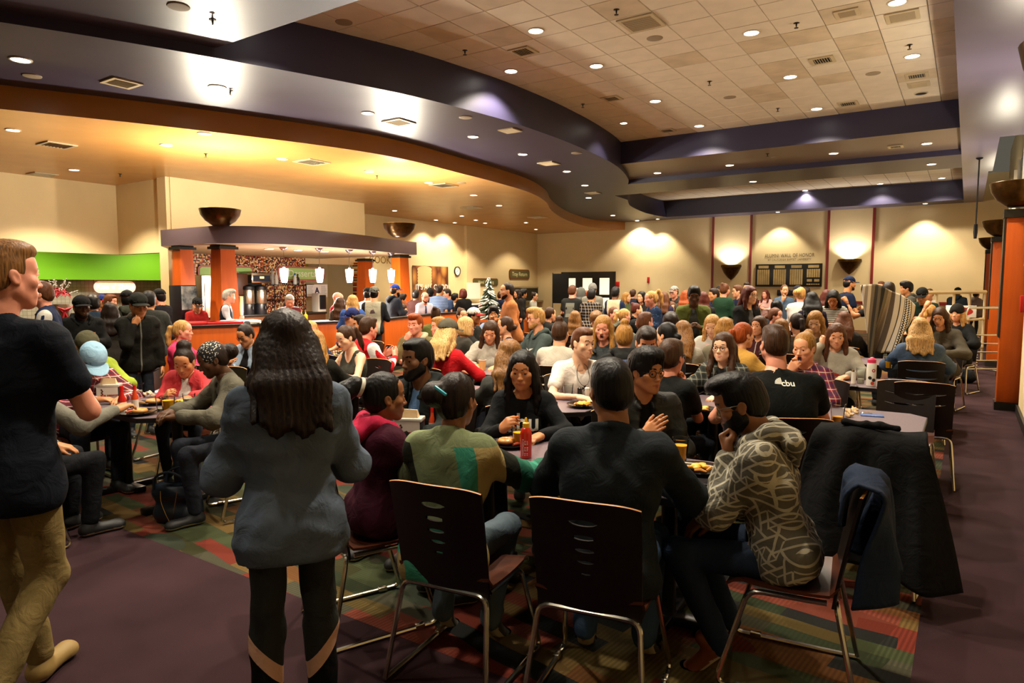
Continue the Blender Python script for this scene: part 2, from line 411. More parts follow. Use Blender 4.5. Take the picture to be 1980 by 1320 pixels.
struct('ceiling', MB().add([(XB, YNEAR, HP), (3, YNEAR, HP), (3, 16.8, HP), (.39, 16.8, HP), (.39, 21.6, HP), (.30, 21.6, HP), (.30, YW + .1, HP), (XB, YW + .1, HP)], [(7, 6, 5, 4, 3, 2, 1, 0)])
       .add([(XB, YNEAR, HP), (XB, YW, HP), (XB, YW, HT + .1), (XB, YNEAR, HT + .1)], [(0, 1, 2, 3)]).add([(.39, 16.8, HP), (3, 16.8, HP), (3, 16.8, HT + 1), (.39, 16.8, HT + 1)], [(0, 1, 2, 3)]), mat('bulkhead_purple_lit', '#5b566e', .3, var=.06, scale=1.5), 'purple bulkhead along the window side')  # lighter copy of the soffit purple, bowl glow put into its colour
# ---- walls
struct('wall_far', MB().box(XL - 1, 3, YW, YW + .2, 0, HT + .3), M_cream, 'cream far wall with red trim strips')
far_wall = bpy.data.objects['wall_far']
for u in (1378, 1451, 1600, 1687):
 p = at_y(u, 500, YW); obj('trim_strip', MB().box(p[0] - .045, p[0] + .045, YW - .03, YW, .95, HP), M_red, far_wall)
pa = at_y(1205, 580, YW); obj('chair_rail', MB().box(pa[0], 1.5, YW - .035, YW, 1.0, 1.12), M_red, far_wall)
struct('wall_back', MB().box(-26, 3, YNEAR - .2, YNEAR, 0, HT), M_cream, 'cream wall behind the viewer')
struct('wall_left', MB().box(XL - .2, XL, 15.2, YW, 0, HG), M_cream, 'cream left wall with the hand washing sign')
obj('wall_panel', MB().box(XL, XL + .14, 23.4, YW, 0, HG), M_cream, bpy.data.objects['wall_left'])
zl = float(at_x(120, 488, -18.5)[2])
struct('wall_header', MB().box(-18.7, -18.5, YNEAR, 9.2, zl, HG), M_cream, 'cream header wall above the serving hatch')
struct('wall_return', MB().box(-18.6, -16.1, 9.1, 9.3, zl, HG), M_cream, 'cream return above the serving hatch')
struct('wall_pier', MB().box(-16.35, -15.98, 9.0, 9.32, 0, HG), M_cream, 'cream pier beside the coffee kiosk')
struct('wall_kiosk', MB().box(-16.2, -15.95, 9.1, 15.4, 2.35, HG), M_cream, 'bright cream wall above the kiosk canopy')
struct('wall_kiosk_side', MB().box(-18.3, -15.96, 15.2, 15.4, 0, HG), M_cream, 'side of the kiosk block')
struct('wall_serving', MB().box(-22.2, -22, YNEAR, 15, 0, HG), mat('kitchen_tile_base', '#b5aa98', .35), 'tiled back wall of the serving area')
def kitchen_tiles():
 m, nt, b = _nt('kitchen_wall_tiles')
 tc = N(nt, 'ShaderNodeTexCoord'); mp = N(nt, 'ShaderNodeMapping'); mp.inputs['Rotation'].default_value = (math.pi / 2, 0, math.pi / 2); L(nt, tc.outputs['Object'], mp.inputs[0])
 sx = N(nt, 'ShaderNodeSeparateXYZ'); L(nt, tc.outputs['Object'], sx.inputs[0]); cx = N(nt, 'ShaderNodeCombineXYZ'); L(nt, sx.outputs[1], cx.inputs[0]); L(nt, sx.outputs[2], cx.inputs[1])
 br = N(nt, 'ShaderNodeTexBrick', i_Scale=1.0); br.offset = 0; br.inputs['Brick Width'].default_value = .11; br.inputs['Row Height'].default_value = .11; br.inputs['Mortar Size'].default_value = .005
 br.inputs['Color1'].default_value = (*lin('#b9ae9d'), 1); br.inputs['Color2'].default_value = (*lin('#a99f90'), 1); br.inputs['Mortar'].default_value = (*lin('#857b6c'), 1)
 L(nt, cx.outputs[0], br.inputs['Vector']); L(nt, br.outputs['Color'], b.inputs['Base Color']); b.inputs['Roughness'].default_value = .3
 return m
bpy.data.objects['wall_serving'].data.materials[0] = kitchen_tiles()
zg0 = float(at_x(200, 541, -21.6)[2])
struct('wall_green', MB().box(-21.98, -21.6, 6.9, 15, zg0, HG - .4).box(-21.9, -18.6, 6.75, 6.95, zg0, HG - .4), M_green, 'lime green band above the serving counter')
struct('ceiling', MB().add([(-22, YNEAR, HG - .35), (-18.5, YNEAR, HG - .35), (-18.5, 15, HG - .35), (-22, 15, HG - .35)], [(3, 2, 1, 0)]), M_white, 'ceiling of the serving area')
struct('wall_right', MB().box(.95, 1.3, YNEAR, 7.2, 0, HP).box(.63, 1.3, 7.2, 11.2, 0, HP), M_cream, 'cream wall along the right aisle')
struct('wall_right_far', MB().box(1.0, 1.2, 11.2, YW, 0, HT + 1), M_cream, 'cream window wall behind the orange pillars')
rw = bpy.data.objects['wall_right_far']
M_glass_night = mat('dusk_window_glass', '#4c5a3c', .15, spec=.6)
for k, yk in enumerate((13.6, 17.0, 21.0, 25.0)):
 w = struct('window_%d' % (k + 1), MB().box(.97, .995, yk - 1.0, yk + 1.0, 2.6, 4.9), M_glass_night, 'tall clerestory window on the right')
 obj('window_frame', MB().box(.93, 1.0, yk - 1.06, yk - 1.0, 2.55, 4.95).box(.93, 1.0, yk + 1.0, yk + 1.06, 2.55, 4.95).box(.93, 1.0, yk - 1.06, yk + 1.06, 2.5, 2.6).box(.94, 1.0, yk - 1.0, yk + 1.0, 3.7, 3.76), M_white, w)
struct('baseboard_right', MB().box(.60, .66, YNEAR, 11.22, 0, .12), M_black, 'black baseboard of the right wall')
# ================================================================== ceiling fixtures
M_lamp = emis('downlight_glow', (1.0, .95, .84), 14)
M_ring = mat('downlight_ring', '#b9ab92', .4)
M_off = mat('downlight_reflector', '#8f8a86', .15, metal=.9)
dl_ring = MB().lathe([(.098, -.012), (.112, -.012), (.116, 0), (.116, .006), (.096, .006), (.094, .0)], 24, caps='').mesh('downlight_ring'); dl_ring.materials.append(M_ring)
dl_disc = MB().lathe([(0, -.006), (.05, -.007), (.097, -.004), (.098, .004)], 24).mesh('downlight_lens'); dl_disc.materials.append(M_lamp)
NL = 0
EN = 5.0
def downlight(p, place, energy=55, r=1.0, lit=True, angle=118, color=WARM):
 global NL
 NL += 1
 x, y, z = float(p[0]), float(p[1]), float(p[2])
 t = thing('downlight', place, 'ceiling light', (x, y, z - .002), 0, 'recessed downlights')
 a = bpy.data.objects.new('trim_ring', dl_ring); COL.objects.link(a); a.parent = t; a.scale = (r, r, 1)
 d = bpy.data.objects.new('lens', dl_disc); COL.objects.link(d); d.parent = t; d.scale = (r, r, 1)
 if not lit: setmat(d, 0, M_off)
 elif energy: spot('downlight_lamp', (x, y, z - .05), energy * EN, angle, .4, color, .09)
 return t
hti = [(1036, 59, 'lit downlight in the tile ceiling, nearest row, left one'), (988, 137, 'lit downlight in the tile ceiling beside the curved fascia and a vent'), (1153, 127, 'lit downlight in the tile ceiling, second from the curved fascia in its row'), (1267, 195, 'lit downlight in the tile ceiling, middle of the left half'),
       (1206, 237.5, 'small dim downlight in the tile ceiling near the fascia corner'), (1352, 243, 'lit downlight in the tile ceiling close to the cross beam, left one'), (1453, 63, 'lit downlight in the tile ceiling, top middle'), (1528, 148, 'lit downlight in the tile ceiling, centre of the field'),
       (1579, 210, 'lit downlight in the tile ceiling close to the cross beam, middle one'), (1735, 4, 'lit downlight in the tile ceiling cut by the top edge of the picture'), (1764, 108, 'lit downlight in the tile ceiling near the bulkhead')]
for u, v, lb in hti: downlight(at_z(u, v, HT - .003), lb, 15 if 'dim' in lb else 70, .8 if 'dim' in lb else 1.05, angle=125)
downlight((-7.15, Y_SLAB + .25, HT - .003), 'lit downlight in the tile ceiling corner behind the purple slab', 60)
downlight(at_z(1781, 180, HT - .003), 'unlit chrome downlight in the tile ceiling beside two black vents', 0, 1.0, False)
for i, (u, v) in enumerate([(1271, 334), (1411, 319), (1612, 296), (1792, 277)]): downlight(at_z(u, v, HA), 'lit downlight in the taupe cross beam, number %s from the left' % ['one', 'two', 'three', 'four'][i], 45)
for i, (u, v) in enumerate([(1456, 350.5), (1801, 317)]): downlight(at_z(u, v, HP), 'lit downlight in the soffit behind the cross beam, %s one' % ['left', 'right'][i], 40)
for i, (u, v) in enumerate([(40, 115), (420, 168), (711, 218), (915, 264), (1011, 298), (1096, 331), (1131, 358), (1138, 382), (1185, 416), (1232, 426)]):
 downlight(at_z(u, v, HP), 'lit downlight in the purple curved soffit, %s from the left' % ['first', 'second', 'third', 'fourth', 'fifth', 'sixth', 'seventh', 'eighth', 'ninth', 'tenth'][i], 55, 1.15 if i < 2 else 1.0)
for i, (u, v) in enumerate([(1308, 390), (1426, 379.5), (1557, 368), (1702, 355), (1821, 344)]): downlight(at_z(u, v, HT), 'lit downlight in the far tile recess, %s from the left' % ['first', 'second', 'third', 'fourth', 'fifth'][i], 45)
for i, u in enumerate((1281, 1510, 1790)):
 p = at_y(u, 411, YW); downlight((p[0], YW - .55, HP), 'small wall washer downlight above the far wall, %s one' % ['left', 'middle', 'right'][i], 38, .8, True, 95, (1, .9, .68))
gl = [(25, 251), (143, 328), (321, 280), (546, 307), (713, 331), (829, 353), (916, 377), (763, 407), (965, 397), (843, 425), (893, 417), (879, 430), (920, 425), (938, 431), (1017, 430), (1036, 443), (1097, 450)]
names = ['at the far left edge', 'left of the green serving area', 'above the kiosk pier', 'above the bright kiosk wall', 'above the kiosk wall corner', 'beside a square vent', 'near the curved fascia', 'above the kiosk canopy bowl', 'by the curved fascia, farther', 'low above the left wall', 'small, in the middle of a far cluster', 'left of the far cluster', 'right of the far cluster', 'at the edge of the far cluster', 'above the tray return', 'near the exit sign', 'above the far doors']
for (u, v), nm in zip(gl, names):
 p = at_z(u, v, HG)
 if p[0] < -17.6: p[0] = -17.6
 downlight(p, 'lit downlight in the gold ceiling ' + nm, (85 if u < 330 else 60 if v < 345 else 50) if v < 400 else 34, 1.0 if v < 400 else .85, color=(1, .86, .62))
for (x, y, e, lb) in [(-1.5, 3.3, 62, 'above the nearest table'), (-4.3, 3.7, 75, 'above the left table'), (-3.0, 4.9, 60, 'above the table of the white tee'), (-6.6, 3.4, 60, 'above the queue'), (-2.4, .6, 16, 'above the walking woman'), (-5.2, .4, 18, 'above the walking man'), (-2.0, -3.0, 14, 'behind the viewer')]:  # unseen downlights, added out of frame to brighten the foreground
 downlight((x, y, HA), 'lit downlight in the purple slab ' + lb, e)
M_vent = mat('vent_enamel', '#b4a382', .5); M_ventd = mat('vent_dark', '#17140f', .7); M_spk = mat('speaker_grille', '#8d7d66', .7, bump=.3, bscale=900)
def vent(p, lb, w=.55, rz=0.0):
 t = thing('ceiling_vent', lb, 'vent', (p[0], p[1], p[2]), rz, 'ceiling vents')
 h = w / 2
 obj('frame', MB().box(-h, h, -h, -h + .05, -.016, .004).box(-h, h, h - .05, h, -.016, .004).box(-h, -h + .05, -h + .05, h - .05, -.016, .004).box(h - .05, h, -h + .05, h - .05, -.016, .004), M_vent, t)
 obj('backing', MB().box(-h + .05, h - .05, -h + .05, h - .05, -.004, .003), M_ventd, t)
 n = 7
 for i in range(n):
  xx = -h + .05 + (w - .1) * (i + .5) / n
  M = Matrix.Translation((xx, 0, -.008)) @ Matrix.Rotation(math.radians(48), 4, 'Y')
  obj('slat', MB().box(-.014, .014, -h + .05, h - .05, -.002, .002, M), M_vent, t)
 return t
for u, v, z, lb, w in [(1240, 44, HT, 'large slatted vent in the tile ceiling near the top edge', .52), (1012, 99, HT, 'vent with a stained tile beside the curved fascia', .36), (1183, 190, HT, 'vent in the tile ceiling left of the middle', .34), (1590, 116, HT, 'vent in the tile ceiling right of the middle', .36),
                       (1745, 31, HT, 'black grille vent near the bulkhead, topmost', .4), (1773, 146, HT, 'black grille vent beside the unlit downlight, nearer', .34), (1777, 163, HT, 'black grille vent beside the unlit downlight, farther', .34), (1638, 25, HT, 'pale square detector panel in the tile ceiling', .3), (1640, 200, HT, 'vent in the tile ceiling close to the cross beam, right', .36), (1290, 252, HT, 'vent in the tile ceiling close to the cross beam, left', .34),
                       (235, 160, HP, 'vent in the purple curved soffit, nearest', .42), (771, 236, HP, 'vent in the purple curved soffit, second', .44), (986, 252, HP, 'flat white panel vent in the purple curved soffit', .34), (1061, 316, HP, 'vent in the purple curved soffit, third', .42), (1147, 373, HP, 'vent in the purple curved soffit, farthest', .42), (1732, 283, HA, 'white vent in the taupe cross beam', .3),
                       (110, 280, HG, 'vent in the gold ceiling at the far left', .5), (82, 337, HG, 'vent in the gold ceiling over the serving hatch', .5), (603, 313, HG, 'vent in the gold ceiling above the kiosk', .55), (858, 358, HG, 'vent in the gold ceiling near the curved fascia', .55), (912, 401, HG, 'vent in the gold ceiling farther back', .55), (1040, 420, HG, 'vent in the gold ceiling near the far curve', .6)]:
 p = at_z(u, v, z - .006)
 vent(p, lb, w, random.choice([0, math.pi / 2]))
spk_me = MB().lathe([(0, -.012), (.09, -.011), (.115, -.006), (.12, .003)], 22).mesh('ceiling_speaker'); spk_me.materials.append(M_spk)
for u, v, z, lb in [(345, 13, HA, 'round speaker in the purple slab at the top edge'), (62, 147, HP, 'round speaker in the purple soffit at the far left'), (665, 43, HT, 'round speaker in the tile ceiling corner'), (1266, 74, HT, 'round speaker beside the large slatted vent'), (900, 227, HP, 'round speaker in the purple soffit below the light scallop'), (1115, 296, HP, 'round speaker in the purple soffit toward the far curve'), (1688, 142, HT, 'round speaker in the tile ceiling near the bulkhead'), (1411, 188, HT, 'round speaker in the middle of the tile ceiling'), (395, 258, HG, 'round speaker in the gold ceiling above the kiosk'), (892, 354, HG, 'round speaker in the gold ceiling near the fascia'), (1501, 304, HA, 'round speaker in the taupe cross beam')]:
 o = bpy.data.objects.new('ceiling_speaker', spk_me); COL.objects.link(o); o.location = tuple(at_z(u, v, z - .004)); tag(o, lb, 'speaker', 'round ceiling speakers')
spr_me = MB().lathe([(.04, 0), (.042, -.006), (.012, -.012), (.010, -.045), (.006, -.05), (.006, -.065), (.03, -.068), (.03, -.072), (0, -.072)], 12).mesh('sprinkler'); spr_me.materials.append(mat('sprinkler_brass', '#2c261d', .3, metal=.7))
for u, v, z, lb in [(411, 38, HA, 'sprinkler head under the purple slab'), (445, 175, HP, 'sprinkler head beside the second soffit downlight'), (899, 97, HT, 'sprinkler head in the tile ceiling near the curved fascia'), (1192, 18, HT, 'sprinkler head in the tile ceiling above the large vent'), (1127, 201, HT, 'sprinkler head in the tile ceiling left of a vent'), (1372, 157, HT, 'sprinkler head in the middle of the tile ceiling'), (1540, 44, HT, 'sprinkler head in the tile ceiling, top middle'), (1759, 86, HT, 'sprinkler head above the downlight near the bulkhead'), (398, 297, HG, 'sprinkler head in the gold ceiling over the kiosk'), (729, 339, HG, 'sprinkler head beside the kiosk wall corner'), (232, 336, HG, 'white smoke detector in the gold ceiling'), (1504, 209, HT, 'smoke detector in the tile ceiling by the cross beam'), (1484, 297, HA, 'sprinkler head in the taupe cross beam')]:
 o = bpy.data.objects.new('sprinkler', spr_me); COL.objects.link(o); o.location = tuple(at_z(u, v, z)); tag(o, lb, 'sprinkler', 'sprinkler heads')
# ================================================================== fixed furniture of the hall
# ---- orange pillars with bronze bowl uplights on the window side
def pillar(y, lb, w=.36, h=2.62):
 x = .39
 t = thing('pillar', lb, 'pillar', (x, y, 0), 0, 'orange pillars on the window side')
 obj('base', MB().box(-.02, w + .02, -.02, w + .02, 0, .11), M_black, t)
 obj('shaft', MB().rbox(0, w, 0, w, .11, h, .008), M_orange, t)
 obj('edge_trim', MB().box(-.022, .0, -.004, w, 1.0, h), M_black, t)
 obj('cap', MB().box(-.03, w + .03, -.03, w + .03, h + .0, h + .11), M_black, t)
 return t
def bowl(p, r, lb, energy=60, half=False, group='bronze bowl uplights', color=(1, .9, .7), hk=1.15, ang=150):
 t = thing('bowl_uplight', lb, 'uplight', tuple(p), 0, group)
 prof = [(0, 0), (r * .35, .0), (r * .45, r * .05), (r * .72, r * .22), (r * .92, r * .46), (r, r * .72), (r * .985, r * .73), (r * .9, r * .48), (r * .7, r * .26), (r * .4, r * .1), (0, r * .08)]
 prof = [(a, b * hk) for a, b in prof]; obj('bowl', MB().lathe(prof, 36), M_bronze, t)
 obj('lamp', MB().lathe([(0, r * .12), (r * .3, r * .13), (r * .3, r * .2), (0, r * .22)], 16), emis('bowl_lamp_glow', (1, .9, .7), 12), t)
 if ang > 160: plight('bowl_lamp', (p[0], p[1], p[2] + r * .78 * hk), energy * EN * .8, color, .1)
 else: spot('bowl_lamp', (p[0], p[1], p[2] + r * .7 * hk), energy * EN * .8, ang, .3, color, .12, (math.pi, 0, 0))
 return t
for y, lb in [(4.8, 'orange pillar just outside the right edge, under a bowl'), (11.4, 'nearest orange pillar at the right edge, with black cap'), (17.5, 'second orange pillar, behind the nearest'), (23.6, 'farthest orange pillar by the railing')]:
 pillar(y, lb)
for y, z, lb in [(4.95, 2.74, 'bronze bowl uplight cut by the right edge, highest'), (11.45, 2.76, 'bronze bowl uplight on the nearest orange pillar'), (17.6, 2.74, 'bronze bowl uplight on the second orange pillar'), (23.7, 2.74, 'bronze bowl uplight on the farthest orange pillar')]:
 bowl((.52, y, z), .345, lb, 30, hk=1.3)
p = at_z(1894, 305, HP)
t = thing('hanging_rod', 'thin black rod hanging from the bulkhead', 'rod', (float(p[0]), float(p[1]), HP))
zb = float(at_y(1894, 440, float(p[1]))[2])
obj('canopy_plate', MB().lathe([(.07, 0), (.07, -.02), (.02, -.05)], 14), M_blackmetal, t)
obj('rod', MB().tube([(0, 0, -.03), (0, 0, zb - HP)], .016, 8), M_blackmetal, t)
obj('end_weight', MB().lathe([(.0, zb - HP - .25), (.03, zb - HP - .25), (.045, zb - HP - .1), (.04, zb - HP + .08), (0, zb - HP + .1)], 12), M_blackmetal, t)
o = obj('wall_switch', MB().rbox(.575, .63, 10.62, 10.8, 1.95, 2.2, .01), M_white); tag(o, 'white control box on the cream wall beside the nearest pillar', 'control box')
o = obj('alarm_box', MB().rbox(.57, .63, 10.9, 11.05, 1.36, 1.58, .01), mat('alarm_red', '#a5120c', .4)); tag(o, 'small red alarm box on the right wall', 'alarm')
# ---- half wall of orange panels that follows the gold curve
def half_wall(line, lb, zt=1.07):
 t = thing('half_wall', lb, 'partition', (line[0][0], line[0][1], 0), 0, 'orange half walls')
 ox, oy = line[0]
 for (xa, ya), (xb, yb) in zip(line[:-1], line[1:]):
  d = math.hypot(xb - xa, yb - ya); n = max(1, round(d / 1.25)); a = math.atan2(yb - ya, xb - xa)
  M0 = Matrix.Translation((xa - ox, ya - oy, 0)) @ Matrix.Rotation(a, 4, 'Z')
  for k in range(n):
   obj('panel', MB().rbox(k * d / n + .004, (k + 1) * d / n - .004, -.05, .05, .1, zt - .03, .004, M0), M_orange, t)
  obj('cap', MB().box(-.03, d + .03, -.075, .075, zt - .03, zt, M0), M_black, t)
  obj('plinth', MB().box(0, d, -.045, .045, 0, .1, M0), M_black, t)
 return t
half_wall([(-10.42, 5.6), (-9.97, 7.14), (-9.37, 8.8)], 'long orange half wall in front of the coffee kiosk')
half_wall([(-9.41, 9.5), (-10.29, 11.9), (-10.74, 16.0), (-11.5, 18.5)], 'orange half wall behind the middle tables')
# ---- coffee kiosk canopy
ZC0, ZC1 = 2.50, 2.82
front = [tuple(at_z(u, v, ZC0)[:2]) for u, v in [(410, 470), (500, 470.5), (600, 475), (700, 482.5), (760, 488.5), (806, 492.5)]]
front = catmull(front, 4)
can = [(-15.95, 9.25), (-13.5, front[0][1] - .02)] + front + [(-15.95, front[-1][1] + .25)]
t = thing('kiosk_canopy', 'mauve curved canopy over the coffee kiosk', 'canopy', (0, 0, 0))
cb = MB().strip(can, ZC0, ZC1); cb.poly(can, ZC1)
obj('fascia', cb, M_canopy, t)
obj('soffit', MB().poly(can, ZC0 + .004, True), mat('canopy_soffit_paint', '#b39a7c', .4), t)
def kcol(u, x_or_y, lb, y0=None, s=1.0):
 p = at_z(u, 478, ZC0) if y0 is None else np.array([x_or_y, y0, 0])
 t = thing('kiosk_column', lb, 'column', (float(p[0]), float(p[1]), 0), 0, 'tapered orange kiosk columns')
 wb, wt = .235 * s, .155 * s
 m = MB(); m.add([(-wb, -wb, 0), (wb, -wb, 0), (wb, wb, 0), (-wb, wb, 0), (-wt, -wt, ZC0 - .08), (wt, -wt, ZC0 - .08), (wt, wt, ZC0 - .08), (-wt, wt, ZC0 - .08)], [(0, 1, 5, 4), (1, 2, 6, 5), (2, 3, 7, 6), (3, 0, 4, 7), (4, 5, 6, 7)])
 obj('shaft', m, M_orange, t)
 obj('capital', MB().box(-wt - .05, wt + .05, -wt - .05, wt + .05, ZC0 - .08, ZC0 - .03).box(-wt - .015, wt + .015, -wt - .015, wt + .015, ZC0 - .03, ZC0), M_black, t)
pc = at_z(429, 474, ZC0); kcol(0, float(pc[0]), 'tapered orange kiosk column nearest the left corner', float(pc[1]) + .02)
pc = at_d(353, 480, 13.5); kcol(0, float(pc[0]), 'orange kiosk column at the left end of the canopy', float(pc[1]), .85)
pc = at_z(784, 492, ZC0); kcol(0, float(pc[0]) - .2, 'orange kiosk column at the right end of the canopy', float(pc[1]))
pc = at_x(706, 494, -14.7); kcol(0, -14.7, 'orange kiosk column behind the pendants', float(pc[1]))
pb = at_z(428, 436, ZC1); bowl((float(pb[0]) - .1, float(pb[1]) + .05, ZC1), .37, 'bronze bowl uplight on the left end of the kiosk canopy', 110, ang=174)
pb = at_z(781, 459, ZC1); bowl((float(pb[0]) - .05, float(pb[1]) - .1, ZC1), .37, 'bronze bowl uplight on the right end of the kiosk canopy', 110, ang=174)
M_shade = emis('opal_glass_glow', (.95, .93, 1.0), 5)
M_nick = mat('brushed_nickel', '#9a98a0', .25, metal=.9)
for i, u in enumerate((548, 617, 675, 720, 756)):
 vb = [478, 480, 483, 486, 489][i]
 p = at_z(u, vb, ZC0); z1 = float(at_d(u, 519 + i * .6, np.linalg.norm((p - _C)[:2]) / np.linalg.norm(ray(u, 519)[:2]))[2]); z0 = float(at_d(u, 546, np.linalg.norm((p - _C)[:2]) / np.linalg.norm(ray(u, 546)[:2]))[2])
 t = thing('pendant_lamp', 'white tapered glass pendant lamp over the kiosk, %s from the left' % ['first', 'second', 'third', 'fourth', 'fifth'][i], 'pendant lamp', (float(p[0]), float(p[1]), ZC0), 0, 'white pendant lamps')
 obj('ceiling_cup', MB().lathe([(.085, 0), (.08, -.02), (.05, -.055), (.0, -.07)], 16), M_nick, t)
 obj('cord', MB().tube([(0, 0, -.06), (0, 0, z1 - ZC0)], .005, 6), M_nick, t)
 h = z1 - z0
 obj('shade', MB().lathe([(.02, z1 - ZC0 + .03), (.03, z1 - ZC0), (.088, z1 - ZC0 - .005), (.082, z1 - ZC0 - h * .4), (.062, z1 - ZC0 - h * .9), (.05, z1 - ZC0 - h), (0, z1 - ZC0 - h + .004)], 18), M_shade, t)
 plight('pendant_glow', (float(p[0]), float(p[1]), z0 - .08), 45, (1, .92, .8), .05)
for i, u in enumerate((520, 576, 627)):
 p = at_z(u, 481 + i * 2.5, ZC0); downlight((p[0], p[1], ZC0 + .002), 'small downlight under the kiosk canopy, %s one' % ['left', 'middle', 'right'][i], 150, .9, angle=150)
# ---- kiosk back wall of mosaic
def mosaic():
 m, nt, b = _nt('glass_mosaic')
 tc = N(nt, 'ShaderNodeTexCoord'); sx = N(nt, 'ShaderNodeSeparateXYZ'); L(nt, tc.outputs['Object'], sx.inputs[0]); cx = N(nt, 'ShaderNodeCombineXYZ'); L(nt, sx.outputs[1], cx.inputs[0]); L(nt, sx.outputs[2], cx.inputs[1])
 sn = N(nt, 'ShaderNodeVectorMath', operation='SNAP'); sn.inputs[1].default_value = (.034, .034, 1); L(nt, cx.outputs[0], sn.inputs[0])
 wn = N(nt, 'ShaderNodeTexWhiteNoise', noise_dimensions='2D'); L(nt, sn.outputs[0], wn.inputs['Vector'])
 cr = N(nt, 'ShaderNodeValToRGB'); cr.color_ramp.interpolation = 'CONSTANT'; e = cr.color_ramp.elements
 pal = ['#1d1418', '#a8432a', '#caa15c', '#d9bd86', '#93462f', '#33262c', '#c98a55', '#7a4a48', '#e0cda2', '#5b3a38']
 e[0].color = (*lin(pal[0]), 1); e[1].position = .1; e[1].color = (*lin(pal[1]), 1)
 for i in range(2, 10): x = e.new(i / 10); x.color = (*lin(pal[i]), 1)
 L(nt, wn.outputs['Value'], cr.inputs[0]); L(nt, cr.outputs[0], b.inputs['Base Color']); b.inputs['Roughness'].default_value = .2
 return m
M_mosaic = mosaic()
struct('wall_mosaic', MB().box(-16.0, -15.9, 9.3, 13.0, 0, ZC0), M_mosaic, 'wall of small glass mosaic tiles behind the coffee kiosk')
pm = at_x(691, 540, -15.9); struct('wall_mosaic', MB().box(-16.0, -15.6, float(pm[1]) - .1, float(pm[1]) + .25, 0, ZC0), M_mosaic, 'narrow mosaic pier at the right of the kiosk')
struct('wall_cook', MB().box(-17.6, -17.5, 13.0, 15.3, 0, ZC0 + .3), M_cream, 'cream wall seen past the kiosk')
obj('green_panel', MB().box(-17.5, -17.46, 13.0, 14.4, 1.95, 2.5), mat('yellow_green_paint', '#c3c437', .5), bpy.data.objects['wall_cook'])
def pill_sign(name, cx, cy, cz, w, h, n, txt, board, rim, tcol, lb, tsize=.2, cat='sign', light=False, notch=True):
 t = thing(name, lb, cat, (cx, cy, cz), 0)
 M = face_to(n)
 def outline(w, h, k=8):
  r = h * .32; o = []
  for sx, sy, a0 in ((1, 1, 0), (-1, 1, 90), (-1, -1, 180), (1, -1, 270)):
   c = (sx * (w / 2 - (r if notch else h / 2)), sy * (h / 2 - (r if notch else h / 2)))
   rr = r if notch else h / 2
   for i in range(k + 1):
    a = math.radians(a0 + 90 * i / k); o.append((c[0] + rr * math.cos(a), c[1] + rr * math.sin(a)))
  return o
 def pr(w, h, z0, z1):
  m = MB(); m.prism(outline(w, h), z0, z1); m.v = [tuple(M @ Vector(q)) for q in m.v]; return m
 obj('rim', pr(w, h, 0, .03), rim, t); obj('board', pr(w - .12 * h * 2, h - .12 * h * 2, .03, .036), board, t)
 if txt:
  me = text_mesh(txt, tsize); me.transform(M @ Matrix.Translation((0, 0, .039))); obj('lettering', me, tcol, t)
 return t
M_signgreen = mat('sign_pale_green', '#a5d27a', .45); M_pink = mat('sign_pink_rim', '#b06a62', .5); M_wtxt = mat('white_lettering', '#f3efe2', .5); M_olive = mat('sign_olive', '#55502a', .45); M_brown = mat('sign_brown_rim', '#6b3d1c', .5)
def on_x(u, v, X): return [float(c) for c in at_x(u, v, X)]
a = on_x(382, 512, -15.86); b_ = on_x(490, 541, -15.86)
pill_sign('kiosk_sign', -15.88, (a[1] + b_[1]) / 2, (a[2] + b_[2]) / 2, b_[1] - a[1], a[2] - b_[2], (1, 0, 0), 'Coffee', M_signgreen, M_pink, M_wtxt, 'pale green coffee sign partly behind an orange column', .27)
a = on_x(536, 514, -15.86); b_ = on_x(628, 543, -15.86)
pill_sign('kiosk_sign', -15.88, (a[1] + b_[1]) / 2, (a[2] + b_[2]) / 2, b_[1] - a[1], a[2] - b_[2], (1, 0, 0), 'Desserts', M_signgreen, M_pink, M_wtxt, 'pale green desserts sign on the mosaic wall', .27)
a = on_x(180, 543, -21.72); b_ = on_x(262, 566, -21.72)
pill_sign('serving_sign', -21.72, (a[1] + b_[1]) / 2, (a[2] + b_[2]) / 2, b_[1] - a[1], a[2] - b_[2], (1, 0, 0), "Rise n' Shine", emis('lit_sign_green', (.5, .85, .15), .22), emis('lit_sign_pink', (.9, .25, .2), .4), emis('lit_sign_white', (1, 1, .95), 1.0), 'lit green sign hanging over the serving counter', .22, notch=False)
for k in (-.6, .6): obj('hanger', MB().tube([(.01, k, .1), (.01, k, zg0 - bpy.data.objects['serving_sign'].location.z)], .01, 6), M_nick, bpy.data.objects['serving_sign'])
spot('serving_lamp', (-19.6, 8.0, 3.7), 330, 140, .6, (1, .9, .7), .2); spot('serving_lamp', (-19.6, 4.5, 3.7), 330, 140, .6, (1, .9, .7), .2); spot('serving_lamp', (-20, 11.5, 3.7), 260, 140, .6, (1, .9, .7), .2)
a = on_x(655, 535, -17.4); b_ = on_x(678, 556, -17.4)
pill_sign('serving_sign', -17.465, (a[1] + b_[1]) / 2 + .15, (a[2] + b_[2]) / 2, .95, .38, (1, 0, 0), '', emis('lit_sign_yellow', (.9, .9, .35), .5), M_pink, M_wtxt, 'lit yellow green sign seen past the kiosk pendants', .2)
me = text_mesh('COOK', .36, bold=.004); me.transform(face_to((1, 0, 0))); q = on_x(735, 503, -17.4)
o = obj('wall_lettering', me, mat('bronze_letters', '#7b5a28', .4), None, q); tag(o, 'large bronze wall letters under the right end of the canopy', 'lettering')
